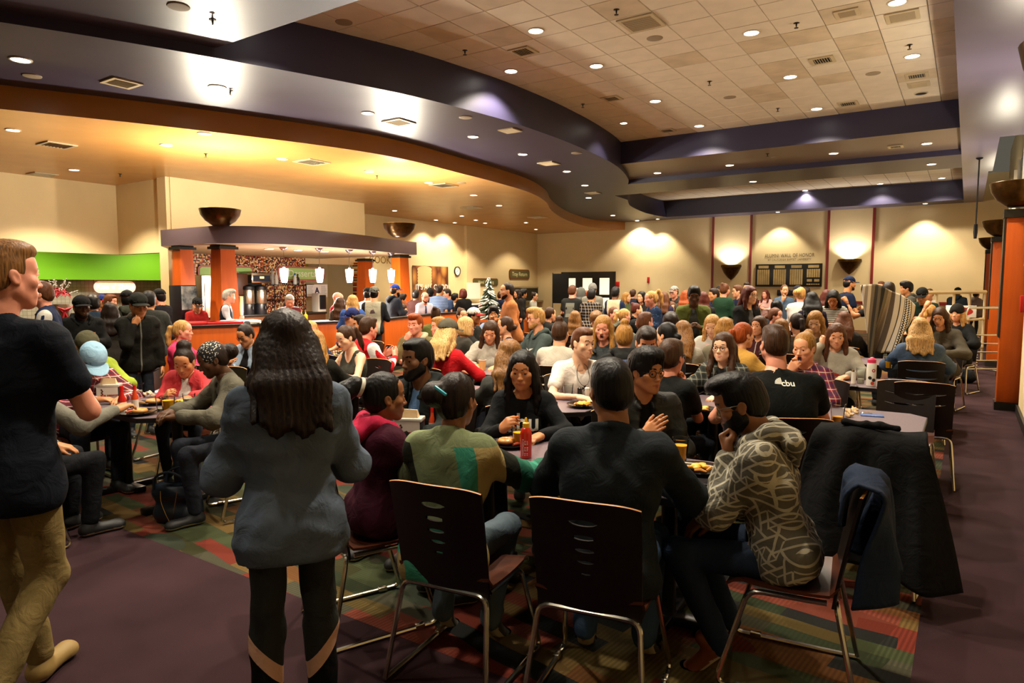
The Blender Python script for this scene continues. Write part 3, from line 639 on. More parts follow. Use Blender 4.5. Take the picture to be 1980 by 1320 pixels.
for i, u in enumerate((599, 612, 625)):
 q = on_x(u, 562, -15.88); t = thing('framed_notice', 'white framed notice on the mosaic, %s' % ['left one', 'middle one with a large letter', 'right one'][i], 'notice', q, 0, 'framed notices')
 M = face_to((1, 0, 0))
 obj('frame', MB().box(0, .02, -.145, .145, -.19, .19), M_black if i == 0 else M_white, t); obj('sheet', MB().box(.02, .024, -.125, .125, -.17, .17), mat('paper_white', '#f2efe8', .6), t)
 if i == 1:
  me = text_mesh('A', .24, bold=.008); me.transform(M @ Matrix.Translation((0, 0, .026))); obj('lettering', me, mat('navy_ink', '#1d1b45', .5), t)
 else:
  mm = MB()
  for k in range(9): mm.box(.024, .025, -.1, .1 - random.uniform(0, .05), .13 - k * .03, .138 - k * .03)
  obj('lettering', mm, mat('grey_ink', '#7a776f', .6), t)
# ---- kiosk counters and machines
M_steel = mat('brushed_steel', '#b5b0a2', .22, metal=.95, var=.1, scale=3, stretch=(1, 1, 20)); M_dk = mat('dark_plastic', '#16151a', .35)
t = thing('back_counter', 'dark counter along the mosaic wall', 'counter', (-15.5, 11.2, 0)); obj('body', MB().box(-.38, .3, -1.9, 1.9, 0, .92), mat('counter_front', '#4a2b16', .4), t); obj('worktop', MB().rbox(-.4, .34, -1.92, 1.92, .92, .97, .008), M_black, t)
q = on_x(395, 580, -14.6)
t = thing('steel_dispenser', 'tall stainless steel dispenser cabinet in the kiosk', 'dispenser', (-14.6, q[1] + .12, 0)); obj('body', MB().rbox(-.4, .4, -.42, .42, .1, 1.95, .02), M_steel, t); obj('door', MB().rbox(.4, .42, -.36, .36, .5, 1.9, .01), M_steel, t); obj('drip_tray', MB().box(.4, .6, -.36, .36, .95, 1.0), M_dk, t); obj('base', MB().box(-.38, .38, -.4, .4, 0, .1), M_black, t)
q = on_x(352, 590, -12.6)
t = thing('creamer_dispenser', 'drinks dispenser with a blue picture panel', 'dispenser', (-12.55, q[1], 0)); obj('body', MB().rbox(-.2, .2, -.17, .17, .95, 1.72, .02), M_dk, t)
obj('picture_panel', MB().box(.2, .206, -.15, .15, 1.25, 1.7), mat('panel_blue', '#25566f', .3, var=.6, scale=6, var2='#cfd6d4'), t); obj('nozzle', MB().box(.2, .3, -.1, .1, 1.08, 1.14), M_dk, t); obj('stand', MB().box(-.25, .25, -.3, .3, 0, .95), M_black, t)
def urn(u, lb):
 q = on_x(u, 595, -15.4); t = thing('coffee_urn', lb, 'urn', (-15.35, q[1], .97), 0, 'steel coffee urns')
 obj('base', MB().lathe([(.13, 0), (.14, .02), (.14, .26), (.13, .28)], 20), M_dk, t); obj('body', MB().lathe([(.15, .28), (.155, .3), (.155, .62), (.15, .64)], 24), M_steel, t)
 obj('lid', MB().lathe([(.165, .64), (.17, .66), (.16, .72), (.06, .76), (0, .77)], 24), M_dk, t); obj('tap', MB().tube([(.13, 0, .2), (.2, 0, .2), (.2, 0, .14)], .018, 8), M_dk, t)
urn(478, 'steel coffee urn, left of the pair'); urn(502, 'steel coffee urn, right of the pair')
q = on_x(497, 569, -15.5); t = thing('coffee_brewer', 'coffee brewer with lit control panel above the urns', 'brewer', (-15.5, q[1], 1.78)); obj('body', MB().rbox(-.25, .22, -.3, .3, 0, .26, .01), M_steel, t); obj('control_panel', MB().box(.22, .226, -.26, .26, .04, .2), mat('panel_navy', '#1c2638', .3), t); obj('display', MB().box(.226, .23, -.06, .06, .12, .17), emis('display_amber', (1, .7, .1), 2), t); obj('support', MB().box(-.25, -.2, -.28, .28, -.81, 0), M_dk, t)
q = on_x(462, 578, -15.5); t = thing('bean_grinder', 'brown bean grinder beside the brewer', 'grinder', (-15.5, q[1], .97)); obj('body', MB().rbox(-.2, .2, -.15, .15, 0, .5, .02), M_dk, t); obj('hopper', MB().rbox(-.18, .18, -.16, .16, .5, 1.05, .02), mat('walnut_brown', '#4d2c18', .4), t)
def cup_stack(u, v, X, n, lb, col):
 q = on_x(u, v, X); t = thing('cup_stack', lb, 'cups', (X, q[1], .97), 0, 'stacks of paper cups')
 for k in range(n):
  z = k * .052; obj('cup', MB().lathe([(.035, z), (.048, z + .1), (.05, z + .1), (.05, z + .108), (.046, z + .1)], 12, caps='s'), mat('paper_cup_' + col, col, .6), t)
cup_stack(454, 590, -15.2, 9, 'tall stack of paper cups, left', '#d9b878'); cup_stack(467, 595, -15.2, 8, 'tall stack of paper cups, right', '#e2c48a')
q = on_x(533, 556, -15.6); t = thing('shelf_rack', 'black wire shelf with glassware in the kiosk', 'shelf', (-15.6, q[1] + .3, .97))
for z in (.35, .75): obj('shelf', MB().box(-.2, .2, -.5, .5, z, z + .02), M_blackmetal, t)
for sx in (-.18, .18):
 for sy in (-.48, .48): obj('post', MB().tube([(sx, sy, 0), (sx, sy, .77)], .012, 6), M_blackmetal, t)
for i, u in enumerate((527, 535, 571, 576)):
 q = on_x(u, 560, -15.6); hh = [.42, .36, .3, .28][i]
 t = thing('syrup_bottle', 'bottle on the kiosk shelf, %s' % ['far left, tall and grey', 'left, pale', 'with a blue cap', 'dark, rightmost'][i], 'bottle', (-15.6, q[1], 1.742), 0, 'bottles on the kiosk shelf')
 obj('body', MB().lathe([(.045, 0), (.05, .02), (.05, hh * .6), (.02, hh * .8), (.018, hh), (0, hh)], 14), mat('bottle_%d' % i, ['#8f8a86', '#c9c3b4', '#d8d8d2', '#2a2018'][i], .2), t); obj('cap', MB().lathe([(.022, hh - .04), (.024, hh - .04), (.024, hh + .015), (0, hh + .02)], 10), mat('cap_%d' % i, ['#77716c', '#a29c90', '#2b5aa8', '#15110e'][i], .4), t)
q = on_x(617, 588, -15.0); t = thing('towel_dispenser', 'grey paper towel dispenser in the kiosk', 'dispenser', (-15.3, q[1] + .25, 0)); obj('body', MB().rbox(-.15, .15, -.14, .14, .97, 1.5, .03), mat('dispenser_grey', '#b9b6ac', .35), t); obj('front_cover', MB().rbox(.15, .18, -.11, .11, 1.05, 1.45, .02), M_dk, t)
t = thing('front_counter', 'service counter behind the half wall', 'counter', (-10.75, 7.5, 0), math.radians(-18)); obj('worktop', MB().rbox(-.3, .3, -2.3, 1.7, .98, 1.03, .006), M_black, t); obj('body', MB().box(-.26, .26, -2.25, 1.65, 0, .98), mat('counter_front', '#4a2b16', .4), t)
for i, (u, v) in enumerate([(385, 622), (430, 621), (465, 619)]):
 q = at_z(u, v, 1.08); o = obj('serving_tray', MB().rbox(-.22, .22, -.3, .3, 0, .05, .012), mat('tray_red', '#b3161b', .35) if i < 2 else M_white, None, (float(q[0]), float(q[1]), 1.032)); o.rotation_euler.z = math.radians(-18); tag(o, ['red tray on the service counter, left', 'red tray on the service counter, right', 'white tray on the service counter'][i], 'tray', 'trays on the service counter')
for i, u in enumerate((592, 603, 612, 620)):
 q = at_z(u, 622, 1.03); t = thing('mustard_bottle', 'yellow squeeze bottle on the counter, number %s from the left' % ['one', 'two', 'three', 'four'][i], 'bottle', (float(q[0]) - .3, float(q[1]) - .1, 1.03), 0, 'yellow squeeze bottles'); obj('body', MB().lathe([(.035, 0), (.038, .01), (.038, .11), (.03, .13)], 12), mat('mustard', '#e3c21f', .35), t); obj('nozzle', MB().lathe([(.03, .13), (.012, .15), (.004, .2), (0, .2)], 10), mat('mustard', '#e3c21f', .35), t)
# ---- things on the left wall: poster, clock, signs, tray return
XF = XL + .01
def wall_rect(u0, v0, u1, v1, X):
 a = on_x(u0, v0, X); b = on_x(u1, v1, X); return a[1], b[1], b[2], a[2]
ya, yb, za, zb = wall_rect(797, 513, 866, 575, XF)
za -= .5
t = thing('food_poster', 'large poster of bread and pasta on the cream wall', 'poster', (XF, (ya + yb) / 2, (za + zb) / 2)); w, h = yb - ya, zb - za
def poster():
 m, nt, b = _nt('poster_print'); tc = N(nt, 'ShaderNodeTexCoord'); vo = N(nt, 'ShaderNodeTexVoronoi', i_Scale=2.6); vo.feature = 'F1'
 mp = N(nt, 'ShaderNodeMapping'); mp.inputs['Scale'].default_value = (1, 1.2, .7); mp.inputs['Rotation'].default_value = (.6, 0, 0); L(nt, tc.outputs['Object'], mp.inputs[0]); L(nt, mp.outputs[0], vo.inputs['Vector'])
 cr = N(nt, 'ShaderNodeValToRGB'); e = cr.color_ramp.elements; e[0].color = (*lin('#d9a35a'), 1); e[1].position = .75; e[1].color = (*lin('#5a2710'), 1)
 sp = N(nt, 'ShaderNodeSeparateColor'); L(nt, vo.outputs['Color'], sp.inputs[0]); L(nt, vo.outputs['Distance'], cr.inputs[0])
 mx = N(nt, 'ShaderNodeMix', data_type='RGBA', blend_type='MULTIPLY'); mx.inputs[0].default_value = .6; L(nt, cr.outputs[0], mx.inputs[6])
 c2 = N(nt, 'ShaderNodeValToRGB'); e = c2.color_ramp.elements; e[0].color = (*lin('#c7762f'), 1); e[1].color = (*lin('#f0d090'), 1); L(nt, sp.outputs[0], c2.inputs[0]); L(nt, c2.outputs[0], mx.inputs[7])
 L(nt, mx.outputs[2], b.inputs['Base Color']); b.inputs['Roughness'].default_value = .5; return m
obj('print', MB().box(0, .03, -w / 2, w / 2, -h / 2, h / 2), poster(), t)
m_sl = mat('poster_bread_slice', '#d8b27c', .6)
for k in range(6):
 obj('bread_crust', MB().lathe([(0, 0), (w * .215, 0), (w * .215, .002), (0, .003)], 20, M=Matrix.Translation((.0305, -w * .18, h * .415 - k * h * .065)) @ face_to((1, 0, .0)) @ Matrix.Diagonal((1, .34, 1, 1))), mat('poster_crust', '#7d3c1c', .6), t)
 obj('bread_slice', MB().lathe([(0, 0), (w * .2, .0), (w * .2, .004), (0, .006)], 20, M=Matrix.Translation((.031, -w * .18, h * .42 - k * h * .065)) @ face_to((1, 0, .0)) @ Matrix.Diagonal((1, .32, 1, 1))), m_sl, t)
me = text_mesh("IT'S ALL GOOD!", w * .135, bold=.006); me.transform(face_to((1, 0, 0)) @ Matrix.Translation((w * .04, h * .02, .04))); obj('lettering', me, M_wtxt, t)
q = on_x(883.5, 524, XF); t = thing('wall_clock', 'round white clock with black rim on the cream wall', 'clock', tuple(q)); M = face_to((1, 0, 0)); rr = .2
obj('rim', MB().lathe([(rr, 0), (rr, .05), (rr * .88, .05), (rr * .86, .03)], 28, M=M, caps=''), M_black, t); obj('dial', MB().lathe([(0, .03), (rr * .88, .03)], 28, M=M), mat('paper_white', '#f2efe8', .6), t)
obj('hand', MB().box(-.006, .006, -.02, .11, .034, .037, M @ Matrix.Rotation(-.7, 4, 'Z')), M_black, t); obj('hand', MB().box(-.006, .006, -.02, .15, .036, .039, M @ Matrix.Rotation(2.0, 4, 'Z')), M_black, t)
mk = MB()
for k in range(12): mk.box(-.005, .005, .14, .165, .033, .036, M @ Matrix.Rotation(k * math.pi / 6, 4, 'Z'))
obj('marks', mk, M_black, t)
def wsign(u0, v0, u1, v1, txt, lb, size, X=XF + .14):
 ya, yb, za, zb = wall_rect(u0, v0, u1, v1, X)
 return pill_sign('wall_sign', X, (ya + yb) / 2, (za + zb) / 2, yb - ya, zb - za, (1, 0, 0), txt, M_olive, M_brown, mat('cream_lettering', '#e8dfae', .5), lb, size)
wsign(984, 520, 1023, 540, 'Tray Return', 'olive tray return sign on the cream wall', .27)
wsign(914, 537.5, 962, 552.5, 'Hand Washing', 'olive hand washing sign behind the small tree', .2)
wsign(1042, 541, 1056, 548.5, 'Tableware', 'small olive sign near the room corner', .1)
ya, yb, za, zb = wall_rect(984, 557, 1053, 600, XF + .15)
t = thing('tray_return', 'dark tray return opening with a shelf', 'hatch', (XF + .15, (ya + yb) / 2, 0)); hw = (yb - ya) / 2
obj('opening', MB().box(0, .03, -hw, hw, 1.0, zb), mat('hatch_dark', '#15150f', .3), t); obj('shelf', MB().box(0, .35, -hw - .1, hw + .1, .92, 1.0), M_steel, t); obj('frame', MB().box(0, .05, -hw - .06, -hw, .95, zb + .06).box(0, .05, hw, hw + .06, .95, zb + .06).box(0, .05, -hw, hw, zb, zb + .06), M_steel, t)
q = on_x(925, 585, XF + .5); t = thing('sink_counter', 'blue fronted hand washing counter', 'counter', (XL + .62, q[1], 0)); obj('body', MB().box(-.35, .35, -1.0, 1.0, 0, .9), mat('counter_blue', '#2c3566', .4), t); obj('worktop', MB().rbox(-.38, .38, -1.02, 1.02, .9, .94, .006), M_white, t); obj('soap_panel', MB().box(-.36, -.3, -.5, .4, 1.15, 1.85), M_white, t)
q = at_d(945, 600, 15.0); t = thing('small_tree', 'small snow flocked artificial fir tree', 'tree', (float(q[0]), float(q[1]), 0))
obj('stand', MB().lathe([(.22, 0), (.2, .9), (.0, .9)], 16), M_dk, t); obj('trunk', MB().tube([(0, 0, .9), (0, 0, 1.9)], .02, 6), mat('bark', '#3a2a1a', .8), t)
br = MB(); bw = MB(); rr = random.Random(3)
for k in range(210):
 z = 1.0 + .9 * (k / 210) ** .9; rad = .34 * (1.93 - z) / .95 + .02; a = k * 2.399
 tip = Vector((math.cos(a) * rad, math.sin(a) * rad, z - .05 + rr.uniform(-.03, .03)))
 (bw if rr.random() < .45 else br).tube([(0, 0, z), tuple(tip * .6 + Vector((0, 0, z * .4))), tuple(tip)], [.016, .02, .004], 4)
o = obj('branches', br, mat('fir_green', '#27331f', .8), t); o['kind'] = 'stuff'; o = obj('snowy_branches', bw, mat('snow_flock', '#d8d8cc', .9), t); o['kind'] = 'stuff'
# ---- far wall: doors, sconces, wall of honour
def far_rect(u0, v0, u1, v1, Y=YW): a = at_y(u0, v0, Y); b = at_y(u1, v1, Y); return float(a[0]), float(b[0]), float(b[2]), float(a[2])
x0, x1, _, zt = far_rect(1090, 528, 1187, 560)
YD = YW - .02
dr = struct('door_1', MB().box(x0 - .1, x1 + .1, YD - .06, YD, 0, zt + .05), mat('door_black', '#120f0c', .35), 'black glazed double doors in the far wall')
M_lit = emis('lit_lobby_glass', (1, .86, .5), .55)
n = 3; w = (x1 - x0) / n
for k in range(n):
 obj('pane', MB().box(x0 + k * w + .2, x0 + (k + 1) * w - .2, YD - .075, YD - .05, 1.3, zt - .25), M_lit, dr); obj('pane', MB().box(x0 + k * w + .2, x0 + (k + 1) * w - .2, YD - .075, YD - .05, .3, 1.15), M_lit, dr)
 obj('door_leaf', MB().rbox(x0 + k * w + .05, x0 + (k + 1) * w - .05, YD - .07, YD - .03, .02, zt - .06, .01), mat('door_leaf', '#1b1612', .4), dr)
for k in range(n):
 bpy.data.objects
for o_ in list(dr.children):
 if o_.name.startswith('door_leaf'): o_.location.y = .02
x0, x1, z0, z1 = far_rect(1083, 530, 1113, 600)
t = thing('black_banner', 'black cloth banner stand in front of the doors', 'banner', ((x0 + x1) / 2 + .5, YW - 1.6, 0)); hw = (x1 - x0) / 2 * .95
obj('cloth', MB().rbox(-hw, hw, -.02, .02, .9, 2.28, .01), mat('black_cloth', '#0d0c0e', .9), t)
for s in (-1, 1): obj('pole', MB().tube([(s * hw, 0, 0), (s * hw, 0, 2.32)], .02, 6), M_blackmetal, t)
obj('foot', MB().box(-hw - .1, hw + .1, -.25, .25, 0, .03), M_blackmetal, t)
for i, (u, lb) in enumerate([(1414, 'bronze wall sconce throwing light up, left of the wall of honour'), (1643, 'bronze wall sconce throwing light up, right of the wall of honour')]):
 v0 = 512 if i == 0 else 501
 p = at_y(u, v0, YW); t = thing('wall_sconce', lb, 'sconce', (float(p[0]), YW, float(p[2])), 0, 'bronze wall sconces')
 r = .42; h = float(p[2]) - float(at_y(u, v0 + 29, YW)[2])
 obj('shell', MB().lathe([(.02, -h), (r * .34, -h * .84), (r * .68, -h * .56), (r * .92, -h * .24), (r, 0), (r * .97, 0), (r * .88, -h * .22), (r * .6, -h * .5), (.01, -h * .9)], 24, a0=math.pi, a1=2 * math.pi), M_bronze, t)
 obj('band', MB().lathe([(r * 1.01, -.02), (r * 1.02, -.1), (r * .96, -.1)], 24, a0=math.pi, a1=2 * math.pi), M_bronze, t)
 spot('sconce_lamp', (float(p[0]), YW - .2, float(p[2]) - .05), 160, 130, .6, (1, .93, .85), .08, (math.radians(174), 0, 0))
x0, x1, z0, z1 = far_rect(1462, 512, 1589, 555); z0 = float(at_y(1525, 554, YW)[2]); z1 = float(at_y(1525, 510, YW)[2])
t = thing('honour_board', 'black framed wall of honour with rows of small plaques', 'plaque board', ((x0 + x1) / 2, YW, 0)); hw = (x1 - x0) / 2
obj('frame', MB().rbox(-hw, hw, -.06, 0, z0, z1, .01), M_black, t)
M_plq = mat('brass_plaque', '#b59a62', .45, metal=.1, var=.25, scale=3); cw = 2 * hw / 4
for c in range(4):
 xa = -hw + c * cw + .07; xb = -hw + (c + 1) * cw - .07
 obj('header_plate', MB().box(xa + .05, xb - .05, -.07, -.055, z1 - .17, z1 - .06), M_plq, t)
 segs = [(z0 + .08, z1 - .22)] if c < 3 else [(z1 - .55, z1 - .22), (z0 + .08, z1 - .8)]
 if c == 3:
  obj('header_plate', MB().box(xa + .02, (xa + xb) / 2 - .04, -.07, -.055, z1 - .72, z1 - .62), M_plq, t); obj('header_plate', MB().box((xa + xb) / 2 + .04, xb - .02, -.07, -.055, z1 - .72, z1 - .62), M_plq, t)
 for a_, b_ in segs:
  for i in range(6):
   xw = (xb - xa) / 6; obj('plaque_column', MB().box(xa + i * xw + .008, xa + (i + 1) * xw - .008, -.068, -.055, a_, b_), M_plq, t)
for txt, v, s, wd in [('ALUMNI WALL OF HONOR', 493.5, .21, 1.0), ('AT CALIFORNIA BAPTIST UNIVERSITY', 501.5, .12, 1.0)]:
 p = at_y(1526, v + .5, YW); me = text_mesh(txt, s, spacing=1.1)
 xs = [vv.co.x for vv in me.vertices]; tw = max(xs) - min(xs); target = abs(far_rect(1478, v, 1574, v + 1)[1] - far_rect(1478, v, 1574, v + 1)[0]) * (1 if s > .15 else .87)
 for vv in me.vertices: vv.co.x *= target / tw
 me.transform(face_to((0, -1, 0))); o = obj('wall_lettering', me, mat('dark_bronze_letters', '#3a2a14', .4), None, (float(p[0]), YW - .02, float(p[2]))); tag(o, 'dark raised letters above the wall of honour, ' + ('upper large line' if s > .15 else 'lower small line'), 'lettering')
for u, v, lb, w, h in [(1254, 541, 'red fire alarm with a pull cord on the far wall', .1, .26), (1194, 549, 'small red sign beside the doors', .22, .22)]:
 p = at_y(u, v, YW); o = obj('alarm_box', MB().rbox(-w / 2, w / 2, -.06, 0, -h / 2, h / 2, .01), mat('alarm_red', '#a5120c', .4), None, tuple(float(c) for c in p)); tag(o, lb, 'alarm')
p = at_y(1520, 566, YW - .02); o = obj('wall_plate', MB().rbox(-.35, .35, -.03, 0, -.12, .12, .01), M_dk, None, tuple(float(c) for c in p)); tag(o, 'dark plate under the wall of honour', 'plate')
# ---- cream railing and the ramp area at the far right
q0 = at_d(1776, 565, 13.5); q1 = at_d(1905, 563, 15.5)
t = thing('railing', 'cream metal railing at the far right', 'railing', (float(q0[0]), float(q0[1]), 0)); d = Vector((float(q1[0] - q0[0]), float(q1[1] - q0[1]), 0)); ztop = 1.57
M_rail = mat('cream_rail_paint', '#cbb48a', .45)
obj('top_rail', MB().tube([(0, 0, ztop), tuple(d + Vector((0, 0, ztop)))], .045, 6), M_rail, t)
obj('mid_rail', MB().tube([(0, 0, .95), tuple(d + Vector((0, 0, .95)))], .03, 6), M_rail, t); obj('low_rail', MB().tube([(0, 0, .3), tuple(d + Vector((0, 0, .3)))], .03, 6), M_rail, t)
for k in range(5): p = d * (k / 4); obj('post', MB().tube([tuple(p), tuple(p + Vector((0, 0, ztop)))], .03, 6), M_rail, t)
p = d * .62; sg = obj('notice', MB().rbox(-.28, .28, -.02, .0, 1.02, 1.28, .01, Matrix.Translation(p + Vector((0, -.04, 0)))), mat('paper_white', '#f2efe8', .6), t, None)
obj('notice_print', MB().lathe([(0, 0), (.22, 0), (.22, .006), (0, .008)], 24, M=Matrix.Translation(p + Vector((0, -.062, 1.15))) @ face_to((0, -1, 0)) @ Matrix.Diagonal((1, .42, 1, 1))), mat('notice_red', '#b0231a', .5), sg)
q = at_z(1880, 700, 0.0)
t = thing('chair_trolley', 'chrome tube chair trolley standing by the pillars', 'trolley', (float(at_d(1876, 700, 13.0)[0]), float(at_d(1876, 700, 13.0)[1]), 0), math.radians(35))
M_chrome = mat('chrome_tube', '#bdb9ae', .22, metal=1.0)
obj('handle', MB().tube([(-.35, -.3, .1), (-.35, -.3, 1.2), (-.3, -.3, 1.3), (.3, -.3, 1.3), (.35, -.3, 1.2), (.35, -.3, .1)], .025, 8), M_chrome, t)
for k in range(5): obj('shelf_bar', MB().tube([(-.35, -.3, .15 + k * .16), (.35, -.3, .15 + k * .16)], .015, 6), M_chrome, t); obj('shelf_bar', MB().tube([(-.35, .3, .15 + k * .05), (.35, .3, .15 + k * .05)], .015, 6), M_chrome, t)
for s in (-.35, .35): obj('runner', MB().tube([(s, -.3, .1), (s, .5, .1)], .02, 8), M_chrome, t)
for sx in (-.35, .35):
 for sy in (-.28, .45): obj('wheel', MB().lathe([(0, -.02), (.05, -.02), (.05, .02), (0, .02)], 12, M=Matrix.Translation((sx, sy, .05)) @ Matrix.Rotation(math.pi / 2, 4, 'Y')), M_dk, t)
# ================================================================== people: bodies, clothes and hair grown from distance fields
class Field:
 def __init__(s, lo, hi, h):
  s.h = h; s.lo = np.array(lo, float); s.n = np.maximum(np.ceil((np.array(hi, float) - s.lo) / h).astype(int) + 1, 3)
  s.D = np.full(s.n, .3, np.float32)
  s.ax = [(s.lo[i] + h * np.arange(s.n[i])).astype(np.float32) for i in range(3)]
 def box(s, lo, hi):
  a = np.clip(np.floor((np.array(lo) - s.lo) / s.h).astype(int), 0, s.n); b = np.clip(np.ceil((np.array(hi) - s.lo) / s.h).astype(int) + 1, 0, s.n)
  if np.any(b <= a): return None
  sl = tuple(slice(a[i], b[i]) for i in range(3))
  return sl, s.ax[0][sl[0]][:, None, None], s.ax[1][sl[1]][None, :, None], s.ax[2][sl[2]][None, None, :]
 def put(s, sl, d, k, op):
  D = s.D[sl]
  if op == 'u':
   if k > 0:
    h = np.maximum(k - np.abs(D - d), 0) / k; s.D[sl] = np.minimum(D, d) - h * h * (k * .25)
   else: s.D[sl] = np.minimum(D, d)
  else:
   d = -d
   if k > 0:
    h = np.maximum(k - np.abs(D - d), 0) / k; s.D[sl] = np.maximum(D, d) + h * h * (k * .25)
   else: s.D[sl] = np.maximum(D, d)
 def cone(s, a, b, ra, rb=None, k=.03, flat=None, op='u'):
  rb = ra if rb is None else rb
  a = np.array(a, float); b = np.array(b, float); m = max(ra, rb) + k + 2.5 * s.h
  w = s.box(np.minimum(a, b) - m, np.maximum(a, b) + m)
  if w is None: return s
  sl, X, Y, Z = w; ba = b - a; bb = float(ba @ ba) + 1e-12
  px, py, pz = X - a[0], Y - a[1], Z - a[2]
  t = np.clip((px * ba[0] + py * ba[1] + pz * ba[2]) / bb, 0, 1)
  qx, qy, qz = px - t * ba[0], py - t * ba[1], pz - t * ba[2]
  if flat is not None:
   n, f = np.array(flat[0], float), flat[1] - 1; e = (qx * n[0] + qy * n[1] + qz * n[2]) * f
   qx, qy, qz = qx + e * n[0], qy + e * n[1], qz + e * n[2]
  s.put(sl, np.sqrt(qx * qx + qy * qy + qz * qz) - (ra + (rb - ra) * t), k, op); return s
 def ell(s, c, r, k=.02, op='u', R=None):
  c = np.array(c, float); r = np.array(r, float) if np.ndim(r) else np.array([r] * 3, float); m = r.max() + k + 2.5 * s.h
  w = s.box(c - m, c + m)
  if w is None: return s
  sl, X, Y, Z = w; p = [X - c[0], Y - c[1], Z - c[2]]
  if R is not None: p = [p[0] * R[i][0] + p[1] * R[i][1] + p[2] * R[i][2] for i in range(3)]
  q = [p[i] / r[i] for i in range(3)]; k0 = np.sqrt(q[0] ** 2 + q[1] ** 2 + q[2] ** 2); k1 = np.sqrt(sum((q[i] / r[i]) ** 2 for i in range(3)))
  s.put(sl, k0 * (k0 - 1) / np.maximum(k1, 1e-6), k, op); return s
 def chain(s, pts, rad, k=.03, op='u', flat=None):
  for i in range(len(pts) - 1): s.cone(pts[i], pts[i + 1], rad[i], rad[i + 1], k, flat, op)
  return s
 def cut(s, n, c, k=.0):
  """keep the side n.p < c"""
  d = s.ax[0][:, None, None] * n[0] + s.ax[1][None, :, None] * n[1] + s.ax[2][None, None, :] * n[2] - c
  if k > 0:
   h = np.maximum(k - np.abs(s.D - d), 0) / k; s.D = np.maximum(s.D, d) + h * h * (k * .25)
  else: s.D = np.maximum(s.D, d)
  return s
 def ripple(s, amp, k, seed=0):
  r = np.random.default_rng(seed); X, Y, Z = s.ax[0][:, None, None], s.ax[1][None, :, None], s.ax[2][None, None, :]
  for i in range(3):
   d = r.normal(size=3); d /= np.linalg.norm(d); e = r.normal(size=3); e /= np.linalg.norm(e); f = k * r.uniform(.7, 1.5)
   s.D += (amp / 3 * np.sin(f * (d[0] * X + d[1] * Y + d[2] * Z) + 1.6 * np.sin(f * .55 * (e[0] * X + e[1] * Y + e[2] * Z)) + r.uniform(0, 6))).astype(np.float32)
  return s
 def mesh(s, smooth=1):
  D = s.D; S = D < 0
  D[0], D[-1], D[:, 0], D[:, -1], D[:, :, 0], D[:, :, -1] = .1, .1, .1, .1, .1, .1; S = D < 0
  c = np.zeros(s.n - 1, np.int8)
  for i in (0, 1):
   for j in (0, 1):
    for k in (0, 1): c += S[i:s.n[0] - 1 + i, j:s.n[1] - 1 + j, k:s.n[2] - 1 + k]
  act = (c > 0) & (c < 8); ids = np.argwhere(act); idx = np.full(act.shape, -1, np.int32); idx[act] = np.arange(len(ids))
  if len(ids) == 0: return np.zeros((0, 3)), np.zeros((0, 4), np.int32)
  acc = np.zeros((len(ids), 3), np.float32); cnt = np.zeros(len(ids), np.float32)
  cor = [(i, j, k) for i in (0, 1) for j in (0, 1) for k in (0, 1)]
  val = {o: D[ids[:, 0] + o[0], ids[:, 1] + o[1], ids[:, 2] + o[2]] for o in cor}
  for o in cor:
   for a in range(3):
    if o[a] == 0:
     o2 = tuple(o[i] + (i == a) for i in range(3)); v1, v2 = val[o], val[o2]; m = (v1 < 0) != (v2 < 0)
     t = np.where(m, v1 / np.where(m, v1 - v2, 1), 0)
     for i in range(3): acc[:, i] += m * (o[i] + (t if i == a else 0))
     cnt += m
  V = (ids + acc / cnt[:, None]) * s.h + s.lo
  F = []
  for a in range(3):
   b, cc = (a + 1) % 3, (a + 2) % 3
   A = [slice(0, -1) if i == a else slice(1, -1) for i in range(3)]; B = [slice(1, None) if i == a else slice(1, -1) for i in range(3)]
   SA, SB = S[tuple(A)], S[tuple(B)]; e = np.argwhere(SA != SB)
   if len(e) == 0: continue
   st = SA[tuple(e.T)]; g = e.copy(); g[:, b] += 1; g[:, cc] += 1
   def cell(db, dc):
    q = g.copy(); q[:, b] -= db; q[:, cc] -= dc; return idx[q[:, 0], q[:, 1], q[:, 2]]
   q = np.stack([cell(1, 1), cell(0, 1), cell(0, 0), cell(1, 0)], 1); q[~st] = q[~st][:, ::-1]; F.append(q)
  F = np.concatenate(F); F = F[(F >= 0).all(1)]
  for _ in range(smooth):
   sm = np.zeros_like(V); n = np.zeros(len(V))
   for i in range(4):
    np.add.at(sm, F[:, i], V[F[:, (i + 1) % 4]]); np.add.at(n, F[:, i], 1)
   V = np.where(n[:, None] > 0, V * .5 + .5 * sm / np.maximum(n, 1)[:, None], V)
  return V, F
def xf(V, M): return V @ np.array(M)[:3, :3].T + np.array(M)[:3, 3]
def npmesh(name, parts, mats):
 """parts: list of (verts, quads, material index array or int)"""
 vs, fs, mi, o = [], [], [], 0
 for V, F, m in parts:
  if len(V) == 0: continue
  vs.append(V); fs.append(F + o); o += len(V); mi.append(np.full(len(F), m, np.int32) if np.ndim(m) == 0 else m)
 V = np.concatenate(vs).astype(np.float32); F = np.concatenate(fs).astype(np.int32); mi = np.concatenate(mi)
 me = bpy.data.meshes.new(name); me.vertices.add(len(V)); me.vertices.foreach_set('co', V.ravel())
 me.loops.add(F.size); me.loops.foreach_set('vertex_index', F.ravel()); me.polygons.add(len(F))
 me.polygons.foreach_set('loop_start', np.arange(0, F.size, 4, dtype=np.int32))
 for m in mats: me.materials.append(m)
 me.polygons.foreach_set('material_index', mi); me.polygons.foreach_set('use_smooth', np.ones(len(F), bool)); me.update(calc_edges=True); me.validate(); return me
def rotx(a): c, s = math.cos(a), math.sin(a); return np.array([[1, 0, 0, 0], [0, c, -s, 0], [0, s, c, 0], [0, 0, 0, 1.]])
